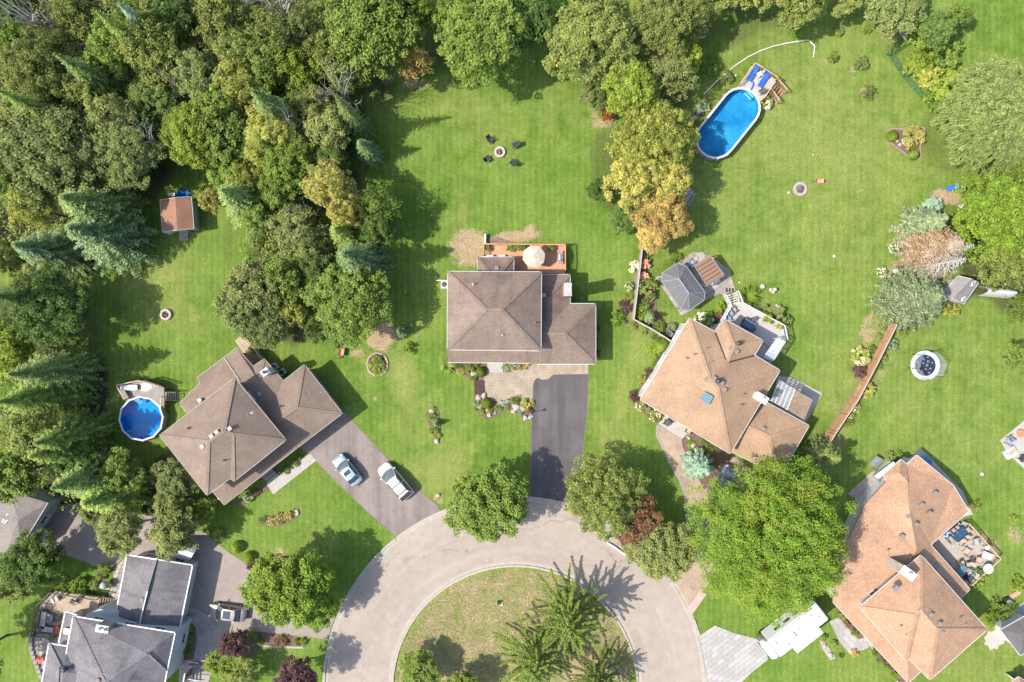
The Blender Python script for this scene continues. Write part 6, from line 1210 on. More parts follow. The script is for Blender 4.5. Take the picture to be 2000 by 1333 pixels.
def motorhome():
    a, b_ = G(1489, 1261, 3.0), G(1592, 1180, 3.0); d = (b_ - a); d.z = 0; L = d.length + .3; d.normalize(); sd = V(d.y, -d.x, 0); W = 2.45; c = (a + b_) / 2 + sd * (W / 2); ang = math.atan2(d.y, d.x); t = thing('motorhome', 'long white motorhome with slide-out parked under the huge tree', 'motorhome', (c.x, c.y, 0), ang); RW = M('gel coat white', (.7, .7, .7), (.66, .66, .67), .6, .35, .5, fine=.02); hw = W / 2
    prof = lambda f, z1: [V(0, y, z) for y, z in ((-hw * f, .45), (-hw * f, z1 - .2), (-hw * f * .92, z1 - .04), (-hw * .5 * f, z1), (0, z1 + .03), (hw * .5 * f, z1), (hw * f * .92, z1 - .04), (hw * f, z1 - .2), (hw * f, .45))]
    MB().loft([[q + V(x, 0, 0) for q in prof(f, z)] for x, f, z in ((-L * .38, .98, 3.05), (-L * .36, 1, 3.1), (L * .48, 1, 3.1), (L * .5, .98, 3.0))], True, True).build('body', RW, t, local=True, recalc=True)
    MB().loft([[q + V(x, 0, 0) for q in prof(f, z)] for x, f, z in ((-L * .385, .97, 2.95), (-L * .45, .95, 2.9), (-L * .485, .86, 2.8), (-L * .5, .7, 2.65))], True, True).build('cab', RW, t, local=True, smooth=True, recalc=True)
    MB().box((-L * .49, 0, 1.75), (.3, 1.9, .8)).build('windshield', CGL, t, local=True)
    MB().box((L * .08, -hw - .42, 1.75), (3.9, .95, 2.3)).build('slide_out', RW, t, local=True)
    for x, y in ((-.33, .55), (-.2, -.45), (.05, .1), (.3, .5), (.38, -.2)): MB().box((L * x, y, 3.2), (.42, .42, .16), .15).build('roof_hatch', RW, t, local=True)
    MB().box((-L * .08, 0, 3.24), (1.0, .72, .26)).build('roof_air_conditioner', RW, t, local=True); MB().bar(V(-L * .3, hw * .9, 3.12), V(L * .4, hw * .9, 3.12), .1, .1).build('awning_roll', M('grey awning', (.5, .5, .52)), t, local=True)
    for s in (-1, 1):
        for x in (-.36, .26, .33): MB().loft([[V(L * x + .38 * math.cos(k * .4488), y, .38 + .38 * math.sin(k * .4488)) for k in range(14)] for y in (s * (hw - .3), s * (hw - .02))], True, True).build('wheel', TYRE, t, local=True, recalc=True)
        MB().box((-L * .47, s * (hw + .18), 1.9), (.12, .3, .3)).build('wing_mirror', TRIM, t, local=True)
        for x in (-.15, .02, .2): MB().box((L * x, s * (hw + .005), 2.0), (.9, .03, .5)).build('window', CGL, t, local=True)
motorhome()
# ---------------------------------------------------------------- lower left terrace
d5 = deck('deck', 'tan wooden terrace deck with sofa set beside the grey house', [(107, 1153), (196, 1167), (190, 1190), (178, 1201), (152, 1203), (128, 1193), (114, 1240), (71, 1236), (80, 1180)], .9, R_(-12), TANW, rails=((107, 1153, 196, 1167), (107, 1153, 80, 1180), (80, 1180, 71, 1236), (71, 1236, 114, 1240)), railm=M('dark bronze rail', (.12, .1, .09)), rh=.95, sp=.3)
stairs(d5, (196, 1167), (190, 1190), (219, 1192), (224, 1170), .9, 6, M('stair oak', (.42, .3, .2)))
SOFA = M('charcoal wicker', (.13, .12, .12), (.17, .16, .16), 6); CUSH = M('cream cushion', (.55, .52, .48))
def sofa(px, py, z, rz, L, label):
    p = G(px, py, z); t = thing('garden_sofa', label, 'sofa', (p.x, p.y, z), rz); MB().box((0, 0, .2), (L, .8, .36)).build('base', SOFA, t, local=True); MB().box((0, -.36, .52), (L, .12, .4)).build('backrest', SOFA, t, local=True)
    for s in (-1, 1): MB().box((s * (L / 2 - .06), .05, .48), (.12, .7, .22)).build('armrest', SOFA, t, local=True)
    n = max(1, int(L / .75))
    for k in range(n): MB().box((-L / 2 + .1 + (k + .5) * (L - .2) / n, .05, .44), ((L - .2) / n - .04, .62, .12)).build('cushion', CUSH if k % 2 == 0 else M('grey cushion', (.3, .29, .29)), t, local=True)
sofa(88, 1208, .9, R_(-98), 2.2, 'upright part of the charcoal corner sofa on the terrace'); sofa(97, 1228, .9, R_(-8), 1.7, 'lower part of the charcoal corner sofa on the terrace'); table(101, 1206, .9, 1.1, .75, R_(80), SOFA, 'charcoal wicker coffee table between the sofas', M('grey slate top', (.2, .19, .19)), .42)
chair('dark', 116, 1206, R_(80), 'dark wicker chair right of the coffee table on the terrace', .9); chair('grey', 113, 1168, R_(-150), 'grey lounge chair at the upper corner of the terrace', .9); chair('dark', 147, 1174, R_(150), 'dark chair beside the terrace steps', .9); round_table(115.5, 1227, .9, .42, REDM, 'red round side table at the lower corner of the terrace', .5)
slabs('flagstone_patio', [(70, 1238), (116, 1242), (113, 1258), (98, 1268), (88, 1300), (84, 1330), (72, 1300), (64, 1265)], R_(15), .7, .6, FLAG, gap=.06, jitter=.35, part='flagstone'); round_table(83, 1285, 0, .45, REDM, 'red round table on the flagstones left of the grey house', .5); slabs('flagstone_path', [(222, 1112), (248, 1086), (247, 1105), (236, 1150), (232, 1192), (212, 1192), (212, 1160), (222, 1140)], R_(70), .6, .5, FLAG, gap=.05, jitter=.35, part='flagstone')
t = thing('kamado_grill', 'pale grey round grill on a wooden cart beside the garage wall', 'grill', G(206, 1145)); c = G(203, 1144, 1.0); MB().lathe((c.x, c.y, .35), [(.15, 0), (.4, .25), (.48, .55), (.4, .85), (.18, 1.0), (.08, 1.05)], 18).build('body', M('grey ceramic', (.42, .44, .46)), t, smooth=True); c2_ = G(209, 1146, .8); MB().box((c2_.x, c2_.y, .75), (.5, .8, .06)).build('shelf', TANW, t)
for dx in (-.2, .2):
    for dy in (-.3, .3): MB().box((c2_.x + dx, c2_.y + dy, .36), (.06, .06, .72)).build('leg', TANW, t)
sp_ = thing('stone_retaining_wall', 'curved grey stone edging left of the terrace', 'wall', G(68, 1260))
for k, (x, y) in enumerate(((64, 1238), (62, 1247), (62, 1256), (63, 1265), (65, 1274), (68, 1283), (71, 1292), (75, 1301), (78, 1310), (81, 1320))): p = G(x, y); MB().box((p.x, p.y, .14), (.42, .5, .28), -.2 + .05 * k).build('stone', GREYB, sp_)
t = thing('car_shelter', 'white fabric car shelter roof under the khaki trees', 'shelter', G(352, 1070)); Q = [G(318, 1058, 2.0), G(385, 1060, 2.0), G(371, 1094, 2.0), G(328, 1086, 2.0)]; r0, r1 = G(322, 1070, 2.6), G(382, 1076, 2.6); WF = M('white tarpaulin', (.55, .56, .58), (.5, .51, .53), .8, .6)
MB().poly([Q[0], Q[1], r1, r0], up=True).poly([r0, r1, Q[2], Q[3]], up=True).poly([Q[1], Q[2], r1]).poly([Q[0], r0, Q[3]]).build('cover', WF, t)
for p in Q: MB().box((p.x, p.y, 1.0), (.06, .06, 2.0)).build('post', GREYM, t)
t = thing('storage_tent', 'white ribbed storage shelter beside the grey-roofed shed', 'shelter', G(1938, 568)); e0, e1, f0, f1 = G(1910, 560, 0), G(1910, 578, 0), G(1964, 566, 0), G(1968, 583, 0)
for k in range(8):
    fa, fb_ = k / 8, (k + 1) / 8; A_ = lambda f, u: e0.lerp(f0, f).lerp(e1.lerp(f1, f), u) + V(0, 0, 1.9 * math.sin(math.pi * min(max(u, .0), 1)) ** .6); b = MB()
    for j in range(8): b.poly([A_(fa, j / 8), A_(fb_, j / 8), A_(fb_, (j + 1) / 8), A_(fa, (j + 1) / 8)], up=True)
    b.build('cover_panel', WF, t); MB().tube([A_(fa, j / 8) + V(0, 0, .02) for j in range(9)], .03, 5).build('hoop', OFFW, t)
pot(101, 1043, 0, .35, .35, TERRA, 'terracotta ring pot beside the grey-green building', None); t = thing('garden_bench', 'white bench beside the grey-green building', 'bench', G(91, 1042)); c = G(91, 1042); MB().box((c.x, c.y, .43), (.5, 1.4, .06), -.3).build('seat', WHITE, t); MB().box((c.x - .2, c.y - .05, .7), (.06, 1.4, .4), -.3).build('backrest', WHITE, t); MB().box((c.x, c.y + .5, .2), (.4, .06, .4), -.3).build('leg', WHITE, t); MB().box((c.x, c.y - .5, .2), (.4, .06, .4), -.3).build('leg', WHITE, t)
# ---------------------------------------------------------------- lower right deck
d6 = deck('deck', 'crowded wooden deck beside the peach-tiled house', [(1884, 1020), (1945, 1088), (1889, 1139), (1820, 1062)], .6, R_(40), M('silvered deck boards', (.45, .4, .34), (.37, .33, .28), 1.4), rails=((1884, 1020, 1945, 1088), (1945, 1088, 1889, 1139)), railm=TANW, rh=.9)
t = thing('outdoor_rug', 'bright blue rug with white lattice on the crowded deck', 'rug', G(1866, 1040, .6)); q = [G(x, y, .63) for x, y in ((1842, 1047), (1872, 1020), (1893, 1041), (1862, 1068))]; MB().prism(q, .615, .63).build('weave', M('cobalt rug', (.04, .16, .38), (.06, .2, .45), 3), t); b = MB()
for k in range(4):
    f0, f1 = k / 4, (k + 1) / 4; P_ = lambda u, v: q[0].lerp(q[1], u).lerp(q[3].lerp(q[2], u), v) + V(0, 0, .012)
    for v0, v1 in ((0, .5), (.5, 0), (.5, 1), (1, .5)): b.bar(P_(f0, v0), P_(f1, v1), .09, .008)
b.build('white_lattice', WHITE, t); table(1867, 1041, .6, 1.7, .95, R_(42), M('dark blue glass top', (.03, .08, .16), None, 2, .2), 'dark blue dining table on the lattice rug')
for k, (x, y, f) in enumerate(((1856, 1035, -48), (1864, 1029, -48), (1872, 1057, 132), (1880, 1050, 132), (1852, 1052, 40), (1885, 1033, 220))): chair('tan', x, y, R_(f), 'brown dining chair at the lattice rug table, %s' % ('left of upper pair', 'right of upper pair', 'left of lower pair', 'right of lower pair', 'left end', 'right end')[k], .6, 'chairs of the lattice rug table')
chair('grey', 1901, 1057, R_(190), 'grey lounge chair beside the deck rail, upper', .6, None, 1.2); chair('wood', 1884, 1075, R_(-30), 'wooden lounge chair in the middle of the crowded deck', .6, None, 1.2)
table(1922, 1083, .6, 1.2, .75, R_(-22), M('dark fire table', (.06, .05, .06)), 'dark fire table with white top near the deck corner', WHITE, .6); round_table(1921, 1107, .6, .62, M('pale grey dome', (.5, .5, .52)), 'pale grey round table on the lower deck corner', .9, GREYM); chair('wood', 1908, 1093, R_(-100), 'wooden chair left of the dark fire table', .6, None, 1.2); chair('dark', 1893, 1090, R_(30), 'dark stool in the middle of the deck', .6, None, .7)
chair('tan', 1874, 1097, R_(-60), 'tan chair next to the shaded strip of deck, left', .6); chair('tan', 1888, 1100, R_(100), 'tan chair next to the shaded strip of deck, right', .6); chair('grey', 1893, 1118, R_(60), 'grey cushioned chair at the lower end of the deck', .6, None, 1.2); table(1872, 1111, .6, 1.3, .8, R_(42), GREYM, 'glass-topped table by the house wall on the deck', M('teal glass top', (.1, .2, .24), None, 2, .15), .7); bbq(1886, 1127, .6, R_(45), 'dark barbecue in the lower corner of the deck', DARKM)
t = thing('sun_screen', 'white shade cloth folded on the deck rail', 'shade cloth', G(1928, 1070, .6)); c = G(1928, 1070, 1.5); MB().box((c.x, c.y, 1.55), (.5, .4, .06), .3).build('cloth', WHITE, t); MB().box((c.x, c.y, 1.05), (.08, .08, .9)).build('stand', GREYM, t)
for k, (x, y) in enumerate(((1950, 1181), (1961, 1171))): t = thing('rain_barrel', 'dark rain barrel with grey lid, %s of two' % ('lower' if k == 0 else 'upper'), 'barrel', G(x, y), 0, 'rain barrels'); MB().lathe((0, 0, 0), [(.3, 0), (.36, .4), (.34, .9), (.3, .95)], 16).build('drum', DARKM, t, local=True); MB().lathe((0, 0, .95), [(.31, 0), (.28, .04), (.05, .05)], 16).build('lid', M('grey lid', (.2, .22, .25)), t, local=True)
t = thing('log_pile', 'stack of split firewood near the rain barrels', 'log pile', G(1980, 1161)); rnd = random.Random(3)
for k in range(14): a = G(1970 + (k % 7) * 3.2, 1166 - (k % 7) * 1.8); z = .1 + .18 * (k // 7); MB().tube([a + V(-.1, -.35, z), a + V(.25, .45, z)], .09, 6).build('log', M('split log', (.45, .32, .22), (.36, .25, .17)), t)
t = thing('pool_toy', 'blue inflatable rings on the strip beside the peach house', 'pool toy', G(1810, 900))
for x, y, r in ((1806, 895, .3), (1812, 902, .34)): p = G(x, y); MB().tube([V(p.x + r * math.cos(k * .5236), p.y + r * math.sin(k * .5236), .16) for k in range(13)], .11, 8, False).build('ring', M('sky blue vinyl', (.05, .35, .6)), t, smooth=True)
t = thing('storage_chest', 'grey plastic chest beside the peach house path', 'chest', G(1707, 901)); MB().prism([G(1698, 907), G(1712, 891), G(1720, 897), G(1706, 912)], 0, .7).build('chest', GREYM, t); MB().prism([G(1697.5, 907, .7), G(1712, 890, .7), G(1720.5, 897, .7), G(1706, 912.5, .7)], .7, .76).build('lid', M('dark grey lid', (.22, .24, .25)), t)
# ---------------------------------------------------------------- patio at the right edge
round_table(1989, 846, 0, .48, TERRA, 'terracotta round fire bowl on the right edge patio', .4, TERRA); chair('blue', 1968, 862, R_(-120), 'pale blue lounge chair on the right edge patio', 0, None, 1.5); chair('grey', 1969, 856, R_(-60), 'grey folding chair beside the pale blue lounge chair', 0); chair('black', 1991, 895, R_(140), 'black chair at the lower corner of the right edge patio')
t = thing('sandbox', 'white shallow box with wooden lid on the lawn beside the patio', 'sandbox', G(1970, 884)); c = G(1971, 884); MB().box((c.x, c.y, .18), (1.45, 1.1, .36), R_(32)).build('box', WHITE, t); MB().box((c.x + .1, c.y + .1, .39), (1.0, .4, .06), R_(40)).build('wooden_lid', M('orange plywood', (.5, .3, .18)), t); MB().box((c.x - .5, c.y - .15, .38), (.22, .3, .04), R_(32)).build('sticker', M('cyan plastic', (.15, .5, .55)), t)
round_table(2003, 864, 0, .35, TERRA, 'brown round stool cut by the right edge', .4, TERRA)
# ---------------------------------------------------------------- the rest of the garden furniture
t = thing('picnic_table', 'grey picnic table half under the yellow tree', 'picnic table', G(1340, 386), R_(62)); 
for k in range(5): MB().box((0, -.3 + k * .15, .73), (1.8, .13, .04)).build('top_plank', GREYW, t, local=True)
for s in (-1, 1):
    for j in (0, 1): MB().box((0, s * (.62 + j * .14), .45), (1.8, .12, .04)).build('seat_plank', GREYW, t, local=True)
    MB().bar(V(s * .65, -.75, .05), V(s * .65, .3, .7), .06, .09).build('leg', GREYW, t, local=True); MB().bar(V(s * .72, .75, .05), V(s * .72, -.3, .7), .06, .09).build('leg', GREYW, t, local=True)
BLP = M('blue play plastic', (.02, .13, .42)); t = thing('play_slide', 'blue plastic slide and steps under the willow', 'slide', G(1862, 370)); c = G(1862, 369); rz = .5
MB().hexa([c + V(-.9, -.35, .1), c + V(-.9, .15, .1), c + V(-.9, .15, .16), c + V(-.9, -.35, .16)], [c + V(.5, .05, 1.2), c + V(.5, .55, 1.2), c + V(.5, .55, 1.26), c + V(.5, .05, 1.26)]).build('chute', BLP, t); MB().bar(c + V(-.9, -.37, .25), c + V(.5, .03, 1.4), .06, .2).build('side_wall', BLP, t); MB().bar(c + V(-.9, .17, .25), c + V(.5, .57, 1.4), .06, .2).build('side_wall', BLP, t); MB().box((c.x + .75, c.y + .3, .6), (.5, .6, 1.2)).build('platform', M('navy play plastic', (.02, .07, .25)), t)
for k in range(4): MB().box((c.x + 1.1 + .12 * k, c.y + .35, 1.0 - .27 * k), (.2, .5, .06)).build('step', WHITE, t)
t = thing('garden_bench', 'pale bench cut into the tan soil under the willow', 'bench', G(1877, 396)); c = G(1878, 396); MB().box((c.x, c.y, .42), (.45, 1.6, .06), -.6).build('seat', SLATEW, t); MB().box((c.x - .2, c.y + .1, .7), (.06, 1.6, .4), -.6).build('backrest', SLATEW, t)
for s in (-.6, .6): MB().box((c.x + s * math.sin(.6), c.y + s * math.cos(.6), .2), (.4, .06, .4), -.6).build('leg', SLATEW, t)
t = thing('wooden_ramp', 'grey wooden ramp beside the grey-green top edge tree', 'ramp', G(1760, 68)); P = [G(1745, 55), G(1752, 51), G(1775, 73), G(1768, 80)]
for k in range(9): f0, f1 = k / 9, (k + .88) / 9; MB().prism([P[0].lerp(P[3], f0), P[1].lerp(P[2], f0), P[1].lerp(P[2], f1), P[0].lerp(P[3], f1)], 0, .12).build('plank', GREYW, t)
t = thing('white_edging', 'white painted rail around the rust-red tree bed at the street', 'edging', G(1205, 1070)); pts = [(1186, 1060), (1200, 1068), (1214, 1079), (1222, 1083), (1229, 1079), (1232, 1072)]
for i in range(5): MB().bar(G(*pts[i]) + V(0, 0, .16), G(*pts[i + 1]) + V(0, 0, .16), .2, .32).build('rail', WHITE, t)
t = thing('address_rock', 'white rock at the end of the white edging', 'rock', G(1189, 1045)); MB().lathe(tuple(G(1189, 1045)), [(.42, 0), (.48, .2), (.36, .45), (.1, .55)], 9).build('stone', M('white rock', (.62, .6, .58), (.5, .48, .46)), t)
t = thing('lamp_post', 'black lamp post in the bed beside the dark driveway', 'lamp post', G(1036, 806)); c = G(1036, 806); MB().lathe((c.x, c.y, 0), [(.09, 0), (.05, .15), (.04, 1.9)], 8).build('post', DARKM, t); MB().lathe((c.x, c.y, 1.9), [(.1, 0), (.15, .28), (.2, .3), (.03, .45)], 8).build('lantern', M('lantern glass', (.2, .2, .19)), t)
t = thing('lawn_ornament', 'small green and red ornament on the round island', 'ornament', G(972, 1177)); c = G(972, 1177); MB().lathe((c.x, c.y, 0), [(.2, 0), (.26, .2), (.14, .45), (.05, .5)], 10).build('body', M('green toy plastic', (.05, .45, .15)), t); MB().lathe((c.x, c.y + .05, .5), [(.1, 0), (.13, .12), (.08, .26), (.01, .36)], 10).build('hat', REDM, t)
for k, (x, y, r, l) in enumerate(((981, 1182, .13, 'white ball beside the small ornament on the island'), (1917, 926, .22, 'round white light cap on the lawn above the peach house'), (1489, 560, .28, 'white stone-shaped light beside the patio of the right house'), (1444, 552, .1, 'tiny white lawn light beside the stone patio'), (1629, 501, .18, 'white lawn marker in the middle of the right lawn'), (1540, 377, .16, 'white lawn marker beside the old fire ring'), (1588, 303, .08, 'tiny white marker on the lawn below the oval pool'), (1702, 588, .14, 'white lawn light left of the silvery spruce'), (1437, 148, .12, 'white float on the grass beside the oval pool deck'))):
    p = G(x, y); MB().lathe((p.x, p.y, 0), [(r * .8, 0), (r, r * .4), (r * .8, r * .9), (r * .3, r * 1.15), (.01, r * 1.2)], 12).build('lawn_light', M('white lamp plastic', (.72, .72, .7)), None, smooth=True).update_tag(); tag(bpy.context.scene.collection.objects[-1], l, 'garden light')
t = thing('bird_feeder', 'cluster of pale bowls on the lawn right of the stone patio', 'bird feeder', G(1509, 568)); 
for x, y in ((1505, 567), (1509, 570), (1513, 566)): p = G(x, y, .8); MB().lathe((p.x, p.y, .75), [(.05, 0), (.2, .04), (.22, .1)], 12).build('bowl', M('peach bowl', (.6, .48, .4)), t); MB().lathe((p.x, p.y, 0), [(.02, 0), (.02, .75)], 6).build('stem', DARKM, t)
t = thing('marker_board', 'small white board on the grass above the white deck', 'board', G(1514, 601)); c = G(1514, 601); MB().box((c.x, c.y, .12), (.55, .6, .24), .5).build('board', WHITE, t); MB().box((c.x, c.y, .25), (.12, .12, .03)).build('knob', DARKM, t)
t = thing('white_crate', 'white crate on the tan soil below the dead spruces', 'crate', G(1747, 530)); c = G(1747, 530); MB().box((c.x, c.y, .2), (.45, .4, .4), .1).build('box', WHITE, t); MB().box((c.x, c.y, .42), (.5, .45, .04), .1).build('lid', WHITE, t)
# left house extras
d7 = deck('landing_deck', 'tan wooden landing behind the left house', [(459, 666), (477, 651), (517, 701), (494, 717)], .5, R_(38), TANW, rails=((477, 651, 517, 701),), railm=TANW, rh=.9)
for k, (x, y) in enumerate(((539, 717), (554, 727))): t = thing('heat_pump', 'white air conditioning unit behind the left house garage, %s of two' % ('upper' if k == 0 else 'lower'), 'air conditioner', G(x, y)); c = G(x, y); MB().box((c.x, c.y, .4), (.75, .75, .8), .65).build('casing', OFFW, t); MB().lathe((c.x, c.y, .8), [(.3, 0), (.3, .02), (.05, .03)], 14).build('fan_grille', DARKM, t)
pot(494, 684, .5, .25, .3, TERRA, 'orange flower pot on the landing of the left house', 'gold'); t = thing('planter_box', 'orange wooden planter box on the left house landing', 'planter', G(505, 697, .5)); MB().prism([G(499, 691, .5), G(503, 688, .5), G(512, 699, .5), G(508, 702, .5)], .5, .8).build('box', CEDAR, t); MB().prism([G(500, 691, .8), G(503, 689, .8), G(511, 699, .8), G(508, 701, .8)], .79, .805).build('soil', SOIL, t)
st2 = empty('porch_steps', G(528, 925)); st2['kind'] = 'structure'
for k in range(3): u = V(.75, .55, 0); MB().prism([G(512 + k * 5, 930 + k * 5), G(533 + k * 5, 914 + k * 5), G(537 + k * 5, 918 + k * 5), G(516 + k * 5, 934 + k * 5)], 0, .5 - .16 * k - .004 * k).build('tread', GREYW, st2)
t = thing('porch_rail', 'dark iron railing at the front steps of the left house', 'railing', G(545, 925)); MB().bar(G(536, 915, .95), G(548, 926, .95), .06, .06).build('handrail', DARKM, t)
for k in range(6): p = G(536 + k * 2.4, 915 + k * 2.2); MB().box((p.x, p.y, .47), (.04, .04, .94)).build('baluster', DARKM, t)
